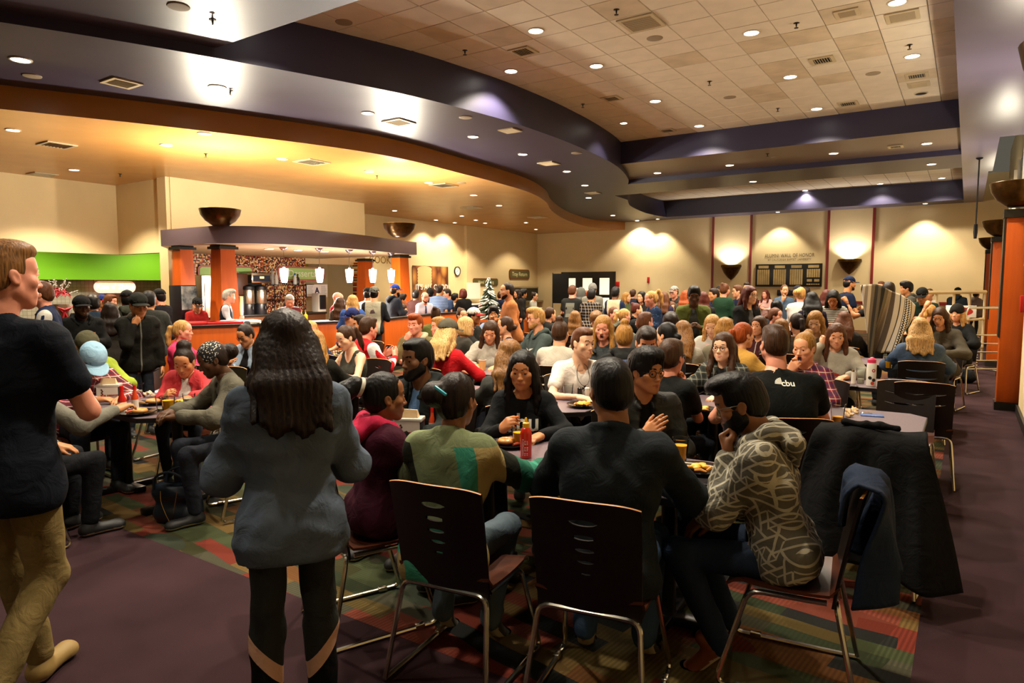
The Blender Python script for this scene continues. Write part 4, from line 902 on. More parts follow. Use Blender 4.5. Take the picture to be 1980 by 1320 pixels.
def roty(a): c, s = math.cos(a), math.sin(a); return np.array([[c, 0, s, 0], [0, 1, 0, 0], [-s, 0, c, 0], [0, 0, 0, 1.]])
def rotz(a): c, s = math.cos(a), math.sin(a); return np.array([[c, -s, 0, 0], [s, c, 0, 0], [0, 0, 1, 0], [0, 0, 0, 1.]])
def tr(*p): M = np.eye(4); M[:3, 3] = p; return M
def ap(M, p): return M[:3, :3] @ np.array(p, float) + M[:3, 3]
# ---------------------------------------------------------------- head (origin between the eyes' height, face towards +y)
HEADS = {}
def head_mesh(sex, h, mouth=0.0, fat=0.0, wide=1.0):
 key = (sex, h, mouth, fat)
 if key in HEADS: return HEADS[key]
 f = Field((-.11, -.135, -.24), (.11, .135, .14), h); m = sex == 'm'
 f.ell((0, -.014, .034), (.074, .094, .087), .02)
 f.ell((0, .022, -.03), (.062 + fat * .5, .066, .082), .03)
 f.cone((-.05 - fat, .006, -.055), (-.016, .060, -.098), .021 + fat * .6, .016 + fat * .3, .03).cone((.05 + fat, .006, -.055), (.016, .060, -.098), .021 + fat * .6, .016 + fat * .3, .03)
 f.ell((0, .068, -.101), (.021 if m else .017, .019, .017), .025)
 for s in (-1, 1):
  f.ell((s * .043, .060, -.022), (.022, .018, .018), .03)
  f.cone((s * .012, .0855, .021), (s * .042, .071, .023), .0085 if m else .006, .006, .02)
 f.ell((0, .05, .05), (.05, .036, .035), .03)
 for s in (-1, 1):
  f.ell((s * .032, .098, -.002), (.0185, .018, .0125), .014, 's')
 f.chain([(0, .079, .012), (0, .093, -.012), (0, .103, -.033)], [.0055, .0065, .0085], .012)
 f.ell((0, .1045, -.035), .0095, .008)
 for s in (-1, 1): f.ell((s * .0115, .094, -.038), (.0075, .009, .0065), .008)
 f.ell((0, .076, -.068), (.032, .016, .018), .02)
 op = mouth * .014
 for s in (-1, 1):
  f.cone((0, .0945, -.0635 + op * .2), (s * .026, .081, -.068), .0046, .0022, .006)
  f.cone((0, .0925, -.0755 - op), (s * .0245, .081, -.0705 - op * .4), .0054, .0022, .006)
 if mouth > 0: f.ell((0, .094, -.069 - op * .4), (.017, .016, .004 + op), .003, 's')
 else: f.cone((-.024, .090, -.0695), (.024, .090, -.0695), .0016, .0016, .003, op='s')
 for s in (-1, 1):
  f.ell((s * .031, .0715, -.001), (.0145, .0125, .0125), .006)
  f.cone((s * .017, .0835, .004), (s * .031, .0865, .0085), .0042, .0046, .005).cone((s * .031, .0865, .0085), (s * .045, .0775, .004), .0046, .004, .005)
  f.cone((s * .018, .082, -.0085), (s * .043, .0765, -.009), .0035, .0035, .006)
 for s in (-1, 1):
  R = [(1, 0, 0), (0, .94, .34), (0, -.34, .94)]
  f.ell((s * .0775, -.006, -.008), (.0075, .019, .031), .008, 'u', R); f.ell((s * .0845, .0, -.008), (.006, .010, .018), .005, 's', R)
 f.chain([(0, -.022, -.05), (0, -.030, -.125), (0, -.040, -.22)], [.054 if m else .047, .054 if m else .045, .066 if m else .056], .03)
 f.cone((-.05, -.03, -.05), (-.012, .0, -.19), .014, .012, .02).cone((.05, -.03, -.05), (.012, .0, -.19), .014, .012, .02)
 V, F = f.mesh(1)
 if m: V[:, 0] *= 1.02
 c = V[F].mean(1); mi = np.zeros(len(F), np.int32)
 x, y, z = c[:, 0], c[:, 1], c[:, 2]; ax = np.abs(x)
 up = -.0605 + op * .2; lo = -.0800 - op
 lip = (ax < .0265) & (y > .078) & (z < up - ax * .16) & (z > lo + ax * .30); mi[lip] = 1
 if mouth > 0: mi[(ax < .015) & (y < .0905) & (y > .06) & (np.abs(z + .069 + op * .4) < .004 + op)] = 4
 brow = (y > .05) & (ax > .011) & (ax < .048) & (np.abs(z - (.0225 + .006 * np.sin((ax - .011) / .037 * 2.6))) < (.0042 if m else .003)); mi[brow] = 2
 parts = [(V, F, mi)]
 n = 8; ph = np.linspace(0, math.pi, n + 1); th = np.linspace(0, 2 * math.pi, 2 * n, endpoint=False)
 sv = np.array([(math.sin(p) * math.cos(t), math.cos(p), math.sin(p) * math.sin(t)) for p in ph for t in th]) * .0128
 sf = np.array([(i * 2 * n + j, i * 2 * n + (j + 1) % (2 * n), (i + 1) * 2 * n + (j + 1) % (2 * n), (i + 1) * 2 * n + j) for i in range(n) for j in range(2 * n)])
 em = np.array([5 if i < 2 else 3 for i in range(n) for j in range(2 * n)], np.int32)
 for s in (-1, 1): parts.append((sv + np.array([s * .031, .0742, -.0005]), sf, em))
 HEADS[key] = parts; return parts
# ---------------------------------------------------------------- hands (wrist at origin, fingers +y, palm -z, thumb at -x)
HANDS = {}
def hand_mesh(kind, h, side):
 key = (kind, h, side)
 if key in HANDS: return HANDS[key]
 curl = {'relax': (.35, .45, .3), 'flat': (.08, .12, .08), 'grip': (.75, .85, .45), 'fist': (1.25, 1.4, .7), 'pinch': (.8, .75, .3), 'open': (-.05, .15, .1)}[kind]
 f = Field((-.1, -.05, -.11), (.08, .22, .07), h)
 f.cone((0, -.04, 0), (0, .012, 0), .026, .024, .015, ((0, 0, 1), 1.3))
 xs = (-.031, -.0105, .0105, .030); ln = ((.040, .024, .019), (.045, .028, .020), (.041, .026, .020), (.032, .019, .017)); ky = (.083, .087, .083, .074)
 for i in range(4):
  f.cone((xs[i] * .55, .01, 0), (xs[i], ky[i], 0), .0165, .0125, .016)
 f.cone((-.018, .02, -.012), (-.024, .06, -.012), .016, .013, .015).cone((.022, .015, -.01), (.025, .06, -.009), .014, .012, .015)
 tips = []
 for i in range(4):
  p = np.array((xs[i], ky[i], 0.)); a = 0.; sp = (xs[i] * (1.6 if kind == 'open' else .5))
  for j in range(3):
   a += curl[j] * (1 + .06 * i); q = p + ln[i][j] * np.array((sp * (1 - .3 * j), math.cos(a), -math.sin(a)))
   f.cone(p, q, .0105 - .0012 * j - (.0012 if i == 3 else 0), .0098 - .0014 * j - (.0012 if i == 3 else 0), .005); p = q
  tips.append(p)
 g = {'relax': .3, 'flat': .1, 'grip': .9, 'fist': 1.0, 'pinch': .9, 'open': -.1}[kind]
 a = np.array((-.022, .022, -.006)); b = np.array((-.047 + .012 * g, .052, -.014 - .016 * g)); c = b + np.array((-.012 + .026 * g, .030, -.006 - .012 * g)); d = c + np.array((-.006 + .022 * g, .022, -.004 - .006 * g))
 f.cone(a, b, .0165, .0125, .014).cone(b, c, .0118, .0105, .006).cone(c, d, .0105, .0085, .005)
 V, F = f.mesh(1)
 if side > 0: pass
 else: V = V * np.array([-1, 1, 1]); F = F[:, ::-1]
 HANDS[key] = (V, F); return HANDS[key]
# ---------------------------------------------------------------- hair, caps, beards in head space
HAIR = {}
def _shell(f, t, hairline=0.0, k=.015):
 f.ell((0, -.016, .036), (.075 + t, .095 + t, .088 + t), k)
 f.ell((0, -.03, -.02), (.073 + t * .8, .078 + t, .075), .03)
def _face(f, drop=.115, up=0.0, w=.068):
 f.ell((0, .130, -.042 + up), (w, .088, drop), .012, 's')
def hair_mesh(style, h):
 key = (style, h)
 if key in HAIR: return HAIR[key]
 nm = style.split('+')[0]
 long = nm in ('backlong', 'long', 'longcenter', 'longside', 'wavy', 'halfup', 'verylong')
 f = Field((-.17, -.3 if nm == 'sidepony' else -.24, -.52 if long else -.32), (.17, .15, .24), h); amp = .0022; fr = 46
 def ears(k=1.0):
  for s in (-1, 1): f.ell((s * .094, .006, -.03), (.03, .034 * k, .046), .01, 's')
 def nape(z=-.062, sl=.25): f.cut((0, -sl, -1.0), -z + .0, .01)
 if nm == 'short':
  _shell(f, .009); _face(f); ears(1.1); f.cut((0, .55, -1), .040, .01); f.ell((0, .02, .098), (.06, .075, .03), .03)
 elif nm == 'capped':
  _shell(f, .005); _face(f); ears(1.1); f.cut((0, .55, -1), .042, .01); f.cut((0, 0, 1), .05, .01)
 elif nm == 'buzz':
  _shell(f, .003); _face(f, .118); ears(1.2); f.cut((0, .55, -1), .036, .01); amp = 0
 elif nm == 'fade':
  _shell(f, .003); _face(f, .118, -.004); ears(1.2); f.cut((0, .55, -1), .036, .01); f.ell((0, .012, .092), (.066, .083, .043), .018); f.ell((0, .13, .05), (.07, .06, .035), .01, 's')
 elif nm == 'quiff':
  _shell(f, .008); _face(f, .118, -.002); ears(1.1); f.cut((0, .55, -1), .040, .01); f.ell((0, .03, .100), (.068, .085, .043), .02); f.ell((.0, .075, .098), (.055, .035, .028), .02)
 elif nm == 'thick':
  _shell(f, .020); _face(f, .112, .004); ears(1.0); f.cut((0, .5, -1), .048, .012); f.ell((0, .035, .10), (.075, .08, .05), .03); amp = .004; fr = 34
 elif nm == 'curly':
  _shell(f, .024); _face(f, .108, .002); ears(.9); f.cut((0, .5, -1), .046, .012); f.ell((0, .03, .10), (.075, .085, .05), .03)
 elif nm == 'afro':
  _shell(f, .015); _face(f, .116); ears(1.1); f.cut((0, .5, -1), .036, .012); f.ell((0, .015, .10), (.07, .08, .05), .03)
 elif nm == 'balding':
  _shell(f, .004); _face(f, .118); ears(1.2); f.cut((0, .55, -1), .036, .01); f.ell((0, .05, .11), (.068, .11, .085), .01, 's'); amp = .0006
 elif nm in ('long', 'longcenter', 'longside', 'wavy', 'verylong'):
  Lg = {'long': .30, 'longcenter': .30, 'longside': .27, 'wavy': .33, 'verylong': .42}[nm]
  _shell(f, .014); f.ell((0, -.035, -.03), (.088, .085, .10), .03)
  for x in (-.058, -.02, .02, .058):
   f.chain([(x, -.055, .0), (x * 1.15, -.095, -.14), (x * 1.35, -.135, -Lg + abs(x) * .6)], [.045, .040, .026], .03)
  for s in (-1, 1):
   f.chain([(s * .070, .0, .02), (s * .090, .010, -.08), (s * .098, .01 if nm != 'longside' else .05, -.19), (s * .092, .03 if nm != 'longside' else .085, -Lg + .02)], [.024, .028, .027, .014], .025)
  _face(f, .118, 0, .066); f.cone((0, .10, -.08), (0, .16, -.4), .062, .075, .015, op='s')
  f.cone((0, .02, .14), (0, .14, .07), .003, .004, .014, op='s'); amp = .004 if nm != 'wavy' else .007; fr = 34 if nm != 'wavy' else 22
 elif nm == 'backlong':
  _shell(f, .014); f.ell((0, -.04, -.04), (.088, .09, .10), .03)
  for x in np.linspace(-.08, .08, 11): f.chain([(x * .8, -.06, .0), (x * 1.15, -.145, -.12), (x * 1.3 + .008, -.20, -.25 - .025 * math.sin(x * 90) - .2 * (.08 - abs(x)))], [.044, .032, .012], .03)
  for s in (-1, 1): f.chain([(s * .072, -.01, .02), (s * .105, -.05, -.12), (s * .125, -.15, -.235)], [.026, .03, .010], .025)
  _face(f, .118, 0, .066); f.cone((0, .10, -.08), (0, .16, -.4), .062, .075, .015, op='s'); amp = .0035; fr = 44
 elif nm == 'bob':
  _shell(f, .018); f.ell((0, -.03, -.045), (.096, .095, .085), .03)
  for s in (-1, 1): f.chain([(s * .075, .01, .0), (s * .092, .012, -.09)], [.03, .028], .03)
  _face(f, .122, 0, .066); f.cone((0, .10, -.08), (0, .13, -.3), .062, .07, .01, op='s'); amp = .004; fr = 34
 elif nm in ('pony', 'highpony', 'sidepony'):
  _shell(f, .006); _face(f, .118); ears(1.2); f.cut((0, .5, -1), .05, .012)
  if nm == 'pony': f.chain([(0, -.10, .03), (0, -.145, .03), (0, -.165, -.06), (0, -.16, -.16), (0, -.15, -.24)], [.016, .028, .034, .028, .010], .015)
  elif nm == 'sidepony': f.chain([(.005, -.1, .045), (.01, -.155, .062), (.015, -.205, .035), (.015, -.222, -.04)], [.02, .046, .05, .022], .012)
  else: f.chain([(0, -.085, .09), (0, -.14, .12), (0, -.175, .04), (0, -.18, -.08), (0, -.16, -.2)], [.016, .03, .036, .030, .010], .015)
  amp = .0025; fr = 60
 elif nm in ('bun', 'topbun', 'lowbun', 'messybun'):
  _shell(f, .007); _face(f, .118); ears(1.2); f.cut((0, .5, -1), .05, .012)
  c = {'bun': (0, -.085, .105), 'topbun': (0, -.045, .140), 'lowbun': (0, -.125, -.02), 'messybun': (-.05, -.108, .03)}[nm]; r = {'messybun': .064}.get(nm, .040)
  f.ell(c, (r, r * .95, r * .9), .012); amp = .0025 if nm != 'messybun' else .004; fr = 60 if nm != 'messybun' else 13
 elif nm == 'puff':
  _shell(f, .006); _face(f, .120); ears(1.2); f.cut((0, .5, -1), .05, .012); f.ell((0, -.06, .12), (.062, .062, .055), .01)
 elif nm == 'backpuff':
  _shell(f, .006); _face(f, .120); ears(1.2); f.cut((0, .5, -1), .05, .012); f.ell((0, -.135, .0), (.06, .062, .062), .015)
 elif nm == 'hooded':
  _shell(f, .03); f.ell((0, -.03, -.08), (.10, .10, .11), .04); f.ell((0, .14, -.03), (.07, .10, .12), .015, 's'); amp = .002; fr = 12
 X, Y, Z = f.ax[0][:, None, None], f.ax[1][None, :, None], f.ax[2][None, None, :]
 if nm in ('curly', 'afro', 'puff', 'backpuff'):
  q = 190 if nm == 'curly' else 260; am = .0075 if nm == 'curly' else .004
  f.D += (am * np.sin(q * X + 2 * np.sin(q * .4 * Z)) * np.sin(q * Y + 2 * np.sin(q * .5 * X)) * np.sin(q * Z + np.sin(q * .45 * Y))).astype(np.float32)
 elif amp:
  ph = np.arctan2(X, -(Y + .012)); lowz = np.clip(-(Z + .1) * 6, 0, 1)
  u = ph * (1 - lowz * .0) + 3.0 * X * lowz
  f.D += (amp * (.6 * np.sin(u * fr + 3 * np.sin(9 * Z + u * 2)) + .4 * np.sin(u * fr * 2.3 + 2 * np.sin(17 * Z)))).astype(np.float32)
  if long: f.D += (.5 * amp * np.sin(55 * Z + 9 * X)).astype(np.float32)
 if long: _face(f, .120, 0, .066)
 elif nm == 'bob': _face(f, .122, 0, .066)
 V, F = f.mesh(1)
 HAIR[key] = (V, F); return HAIR[key]
def cap_mesh(kind, h):
 key = ('cap', kind, h)
 if key in HAIR: return HAIR[key]
 f = Field((-.13, -.16, -.1), (.13, .23, .17), h)
 if kind == 'beanie':
  f.ell((0, -.014, .045), (.090, .110, .105), .01); f.cut((0, -.25, -1), -.012, .01); f.ell((0, -.012, .02), (.094, .114, .03), .01); f.ell((0, .14, -.05), (.068, .09, .10), .01, 's')
 else:
  f.ell((0, -.012, .042), (.089, .108, .096), .01); f.cut((0, -.10, -1), -.030, .006); f.ell((0, -.012, .02), (.080, .1, .085), .005, 's'); f.ell((0, -.012, .140), (.01, .01, .006), .004)
 V, F = f.mesh(1); parts = [(V, F, 0)]
 if kind != 'beanie':
  g = Field((-.12, .0, -.06), (.12, .24, .1), h * .6); g.ell((0, .085, .035), (.084, .105, .085), 0); g2 = Field((-.12, .0, -.06), (.12, .24, .1), h * .6); g2.ell((0, .085, .0315), (.086, .107, .085), 0)
  X, Y, Z = g.ax[0][:, None, None], g.ax[1][None, :, None], g.ax[2][None, None, :]
  zz = .040 - 3.2 * X ** 2 - .12 * (Y - .08)
  d = np.maximum(np.abs(Z - zz) - .0045, np.sqrt((X / .082) ** 2 + ((Y - .075) / .105) ** 2) * .09 - .09); d = np.maximum(d, .06 - Y); g.D = d.astype(np.float32)
  V2, F2 = g.mesh(1)
  parts.append((V2, F2, 1))
  if kind == 'capback': parts = [(np.stack([-v[:, 0], -v[:, 1] - .024, v[:, 2]], 1), q, m) for v, q, m in parts]
 HAIR[key] = parts; return parts
def beard_mesh(kind, h):
 key = ('beard', kind, h)
 if key in HAIR: return HAIR[key]
 f = Field((-.1, -.05, -.15), (.1, .13, .02), h); t = .008 if kind == 'full' else .003
 f.ell((0, .022, -.03), (.062 + t, .066 + t, .082 + t), .02); f.cone((-.05, .006, -.055), (-.016, .060, -.098), .021 + t, .018 + t, .03).cone((.05, .006, -.055), (.016, .060, -.098), .021 + t, .018 + t, .03)
 f.ell((0, .068, -.103), (.022 + t, .019 + t, .018 + t), .025); f.ell((0, .07, -.07), (.03, .02, .02), .02)
 for s in (-1, 1): f.cone((0, .0955, -.0545), (s * .026, .083, -.066), .0055 + t * .4, .005, .006)
 f.ell((0, .085, -.020), (.060, .075, .038), .008, 's'); f.ell((0, .103, -.070), (.0215, .02, .0125), .004, 's'); f.cut((0, -1, .2), .012, .01); f.cut((0, -.75, 1), -.022, .01)
 f.D += (.0012 * np.sin(300 * f.ax[0][:, None, None]) * np.sin(310 * f.ax[2][None, None, :])).astype(np.float32)
 HAIR[key] = f.mesh(1); return HAIR[key]
# ---------------------------------------------------------------- poses
def ik(a, b, l1, l2, hint):
 a, b, hint = np.array(a, float), np.array(b, float), np.array(hint, float); d = b - a; L_ = np.linalg.norm(d); mx = (l1 + l2) * .995
 if L_ > mx: b = a + d / L_ * mx; d = b - a; L_ = mx
 L_ = max(L_, abs(l1 - l2) + .02); u = d / np.linalg.norm(d); x = (l1 * l1 - l2 * l2 + L_ * L_) / (2 * L_); y = math.sqrt(max(l1 * l1 - x * x, 1e-6))
 n = hint - u * (hint @ u); n /= np.linalg.norm(n) + 1e-9
 return a + u * x + n * y, b
SKIN = {'light': '#d99a72', 'pink': '#dc9276', 'tan': '#b97b4e', 'brown': '#8a5733', 'dark': '#6a4428', 'deep': '#54351f', 'pale': '#e5b48f'}
HAIRC = {'black': '#0f0c0a', 'dark': '#20140d', 'brown': '#3a2312', 'chestnut': '#54301a', 'lightbrown': '#7a5228', 'blonde': '#b4854a', 'paleblonde': '#c59c62', 'darkblonde': '#94682f', 'ginger': '#8c3f16', 'auburn': '#4b1c12', 'grey': '#9a948a', 'red': '#7a2a14'}
def hair_mat(c):
 nm = 'hair_' + c
 if nm in MATS: return MATS[nm]
 m, nt, b = _nt(nm); tc = N(nt, 'ShaderNodeTexCoord'); mp = N(nt, 'ShaderNodeMapping'); mp.inputs['Scale'].default_value = (150, 150, 9); L(nt, tc.outputs['Object'], mp.inputs[0])
 no = N(nt, 'ShaderNodeTexNoise', i_Scale=1.0, i_Detail=3.0); L(nt, mp.outputs[0], no.inputs['Vector']); col = lin(HAIRC[c])
 cr = N(nt, 'ShaderNodeValToRGB'); e = cr.color_ramp.elements; e[0].position = .3; e[0].color = (*[x * .35 for x in col], 1); e[1].position = .72; e[1].color = (*[min(1, x * 1.6) for x in col], 1)
 L(nt, no.outputs['Fac'], cr.inputs[0]); L(nt, cr.outputs[0], b.inputs['Base Color']); b.inputs['Roughness'].default_value = .46; b.inputs['Specular IOR Level'].default_value = .2
 bp = N(nt, 'ShaderNodeBump', i_Strength=.5, i_Distance=.004); L(nt, no.outputs['Fac'], bp.inputs['Height']); L(nt, bp.outputs[0], b.inputs['Normal']); MATS[nm] = m; return m
def skin_mat(c):
 nm = 'skin_' + c
 if nm in MATS: return MATS[nm]
 m = mat(nm, SKIN[c], .48, var=.10, scale=16, bump=.06, bscale=420, spec=.45); b = m.node_tree.nodes['Principled BSDF']; b.inputs['Subsurface Weight'].default_value = .0; return m
def lip_mat(c):
 q = lin(SKIN[c]); return mat('lips_' + c, (q[0] * .80, q[1] * .55, q[2] * .62), .42)
M_eyew = mat('eye_white', '#d9cfc4', .25); M_iris = mat('eye_iris', '#1c120c', .15); M_mouth = mat('mouth_dark', '#3a0f0c', .5)
TOPM = {}
def fabric(c, kind='plain'):
 """cloth materials: plain, plaid, stripes, denim, patchwork, line pattern, raglan"""
 key = (c, kind)
 if key in TOPM: return TOPM[key]
 cs = c.split('/'); col = lin(cs[0])
 m, nt, b = _nt('cloth_%s_%s' % (kind, c.replace('#', '').replace('/', '_'))); b.inputs['Roughness'].default_value = .82; b.inputs['Specular IOR Level'].default_value = .12; b.inputs['Sheen Weight'].default_value = .0
 tc = N(nt, 'ShaderNodeTexCoord'); no = N(nt, 'ShaderNodeTexNoise', i_Scale=5.0, i_Detail=5.0); L(nt, tc.outputs['Object'], no.inputs['Vector'])
 fn = N(nt, 'ShaderNodeTexNoise', i_Scale=260.0, i_Detail=1.0); L(nt, tc.outputs['Object'], fn.inputs['Vector'])
 mr = N(nt, 'ShaderNodeMapRange'); mr.inputs[1].default_value = .3; mr.inputs[2].default_value = .7; mr.inputs[3].default_value = .82; mr.inputs[4].default_value = 1.15; L(nt, no.outputs['Fac'], mr.inputs[0])
 sx = N(nt, 'ShaderNodeSeparateXYZ'); L(nt, tc.outputs['Object'], sx.inputs[0])
 def M2(op, a, b2=None, c2=None):
  n = N(nt, 'ShaderNodeMath', operation=op)
  for i, q in enumerate((a, b2, c2)):
   if q is None: continue
   if isinstance(q, (int, float)): n.inputs[i].default_value = q
   else: L(nt, q, n.inputs[i])
  return n.outputs[0]
 def mixc(fac, a, b2):
  n = N(nt, 'ShaderNodeMix', data_type='RGBA')
  if isinstance(fac, (int, float)): n.inputs[0].default_value = fac
  else: L(nt, fac, n.inputs[0])
  for i, q in ((6, a), (7, b2)):
   if isinstance(q, tuple): n.inputs[i].default_value = (*q, 1)
   else: L(nt, q, n.inputs[i])
  return n.outputs[2]
 base = col
 xy = M2('ADD', sx.outputs[0], sx.outputs[1]); z = sx.outputs[2]
 if kind == 'plaid':
  c2, c3 = lin(cs[1]), lin(cs[2] if len(cs) > 2 else cs[1]); P = .06
  fx = M2('FRACT', M2('DIVIDE', xy, P)); fz = M2('FRACT', M2('DIVIDE', z, P))
  base = mixc(M2('MULTIPLY', M2('LESS_THAN', fx, .45), .55), col, c2); base = mixc(M2('MULTIPLY', M2('LESS_THAN', fz, .45), .55), base, c2)
  base = mixc(M2('MULTIPLY', M2('LESS_THAN', M2('ABSOLUTE', M2('SUBTRACT', fx, .72)), .05), .7), base, c3); base = mixc(M2('MULTIPLY', M2('LESS_THAN', M2('ABSOLUTE', M2('SUBTRACT', fz, .72)), .05), .7), base, c3)
 elif kind == 'stripes':
  P = .032; base = mixc(M2('LESS_THAN', M2('FRACT', M2('DIVIDE', z, P)), .42), col, lin(cs[1]))
 elif kind == 'heather':
  n3 = N(nt, 'ShaderNodeTexNoise', i_Scale=60.0, i_Detail=4.0); L(nt, tc.outputs['Object'], n3.inputs['Vector']); base = mixc(n3.outputs['Fac'], col, lin(cs[1]))
 elif kind == 'denim':
  n3 = N(nt, 'ShaderNodeTexNoise', i_Scale=3.0, i_Detail=6.0); L(nt, tc.outputs['Object'], n3.inputs['Vector']); cr = N(nt, 'ShaderNodeMapRange'); cr.inputs[1].default_value = .35; cr.inputs[2].default_value = .65; L(nt, n3.outputs['Fac'], cr.inputs[0]); base = mixc(cr.outputs[0], col, lin(cs[1]))
 elif kind == 'patch':
  br = N(nt, 'ShaderNodeTexBrick', i_Scale=1.0); br.inputs['Brick Width'].default_value = .105; br.inputs['Row Height'].default_value = .34; br.inputs['Mortar Size'].default_value = 0; br.inputs['Color1'].default_value = (0, 0, 0, 1); br.inputs['Color2'].default_value = (1, 1, 1, 1)
  cx = N(nt, 'ShaderNodeCombineXYZ'); L(nt, M2('ADD', xy, M2('MULTIPLY', z, .12)), cx.inputs[0]); L(nt, z, cx.inputs[1]); L(nt, cx.outputs[0], br.inputs['Vector'])
  cr = N(nt, 'ShaderNodeValToRGB'); cr.color_ramp.interpolation = 'CONSTANT'; e = cr.color_ramp.elements; e[0].color = (*lin('#28624e'), 1); e[1].position = .25; e[1].color = (*lin('#a8935f'), 1)
  for p_, q_ in ((.45, '#1f2019'), (.62, '#6f7a58'), (.8, '#3c8a72'), (.9, '#8d7c50')): k_ = e.new(p_); k_.color = (*lin(q_), 1)
  L(nt, br.outputs['Color'], cr.inputs[0]); base = mixc(M2('GREATER_THAN', z, 1.0), cr.outputs[0], lin('#77805c'))
 elif kind == 'lines':
  fr = 15.0; li = None
  for a in (0, 60, 120):
   ca, sa = math.cos(math.radians(a)) * fr, math.sin(math.radians(a)) * fr
   q = M2('ADD', M2('MULTIPLY', xy, ca), M2('MULTIPLY', z, sa)); fq = M2('FRACT', q); cell = M2('FLOOR', q)
   ca2, sa2 = math.cos(math.radians(a + 60)) * fr, math.sin(math.radians(a + 60)) * fr
   q2 = M2('FLOOR', M2('ADD', M2('MULTIPLY', xy, ca2), M2('MULTIPLY', z, sa2)))
   on = M2('LESS_THAN', M2('FRACT', M2('MULTIPLY', M2('ADD', M2('ADD', cell, q2), 30.0 + a), .3334)), .6)
   ln = M2('MULTIPLY', M2('LESS_THAN', M2('ABSOLUTE', M2('SUBTRACT', fq, .5)), .075), on)
   ln2 = M2('LESS_THAN', M2('ABSOLUTE', M2('SUBTRACT', M2('FRACT', M2('ADD', q, .45)), .5)), .05)
   ln = M2('MAXIMUM', ln, M2('MULTIPLY', ln2, M2('LESS_THAN', M2('FRACT', M2('MULTIPLY', q2, .5)), .3)))
   li = ln if li is None else M2('MAXIMUM', li, ln)
  base = mixc(M2('MULTIPLY', li, .8), col, lin(cs[1]))
 elif kind == 'raglan':
  base = mixc(M2('GREATER_THAN', M2('ABSOLUTE', sx.outputs[0]), .15), col, lin(cs[1]))
 elif kind == 'zip':
  base = mixc(M2('MULTIPLY', M2('LESS_THAN', M2('ABSOLUTE', sx.outputs[0]), .007), M2('GREATER_THAN', sx.outputs[1], .05)), col, lin(cs[1]))
 elif kind == 'sidestripe':
  base = mixc(M2('LESS_THAN', M2('ABSOLUTE', M2('SUBTRACT', M2('ABSOLUTE', sx.outputs[0]), .235)), .022), col, lin(cs[1]))
 elif kind == 'calf':
  q = M2('SUBTRACT', z, M2('MULTIPLY', M2('ABSOLUTE', sx.outputs[0]), 1.1)); base = mixc(M2('MULTIPLY', M2('GREATER_THAN', q, .235), M2('LESS_THAN', q, .30)), col, lin(cs[1])); base = mixc(M2('LESS_THAN', q, .235), base, lin('#0c0b0b'))
 elif kind == 'leather':
  b.inputs['Roughness'].default_value = .46; b.inputs['Specular IOR Level'].default_value = .25
 elif kind == 'nordic':
  w = N(nt, 'ShaderNodeTexVoronoi', i_Scale=38.0); L(nt, tc.outputs['Object'], w.inputs['Vector']); base = mixc(M2('MULTIPLY', M2('LESS_THAN', w.outputs['Distance'], .3), M2('LESS_THAN', M2('FRACT', M2('DIVIDE', z, .12)), .5)), col, lin(cs[1]))
 mm = N(nt, 'ShaderNodeMix', data_type='RGBA', blend_type='MULTIPLY'); mm.inputs[0].default_value = 1
 if isinstance(base, tuple): mm.inputs[6].default_value = (*base, 1)
 else: L(nt, base, mm.inputs[6])
 cb = N(nt, 'ShaderNodeCombineColor'); [L(nt, mr.outputs[0], cb.inputs[i]) for i in range(3)]; L(nt, cb.outputs[0], mm.inputs[7]); L(nt, mm.outputs[2], b.inputs['Base Color'])
 wr = N(nt, 'ShaderNodeTexNoise', i_Scale=11.0, i_Detail=5.0); wr.inputs['Distortion'].default_value = 1.2; L(nt, tc.outputs['Object'], wr.inputs['Vector'])
 bp = N(nt, 'ShaderNodeBump', i_Strength=.35, i_Distance=.03); L(nt, wr.outputs['Fac'], bp.inputs['Height']); bp2 = N(nt, 'ShaderNodeBump', i_Strength=.25, i_Distance=.002); L(nt, fn.outputs['Fac'], bp2.inputs['Height']); L(nt, bp.outputs[0], bp2.inputs['Normal']); L(nt, bp2.outputs[0], b.inputs['Normal'])
 TOPM[key] = m; return m
PEOPLE = {}
def torso_prims(f, M, sex, bulk, off, sh, low=-.0, k=.07, bust=True):
 """torso in the frame M whose origin is the pelvis"""
 P = lambda x, y, z: ap(M, (x, y, z)); ny = M[:3, 1]; b = bulk; m = sex == 'm'
 hipw, hr = (.066, .100) if m else (.078, .102)
 f.cone(P(-hipw, -.01, low), P(hipw, -.01, low), hr * b + off, None, k, (ny, 1.08))
 f.cone(P(-.055, .0, .13), P(.055, .0, .13), (.093 if m else .082) * b + off, None, k, (ny, 1.05))
 f.cone(P(-.072, -.005, .29), P(.072, -.005, .29), (.101 if m else .088) * b + off, None, k, (ny, 1.03))
 f.cone(P(-.09, -.015, .385), P(.09, -.015, .385), .074 * b + off, None, k)
 f.cone(P(-sh + .015, -.018, .435), P(sh - .015, -.018, .435), .048 + off, None, .045)
 f.cone(P(0, -.02, .42), P(0, -.012, .50), .065 + off, .050 + off * .5, .04)
 for s in (-1, 1): f.cone(P(0, -.025, .49), P(s * (sh - .03), -.02, .445), .036 + off * .7, .038 + off, .045)
 if not m and bust:
  for s in (-1, 1): f.ell(P(s * .058, .062, .275), .052 + off * .7, .05)
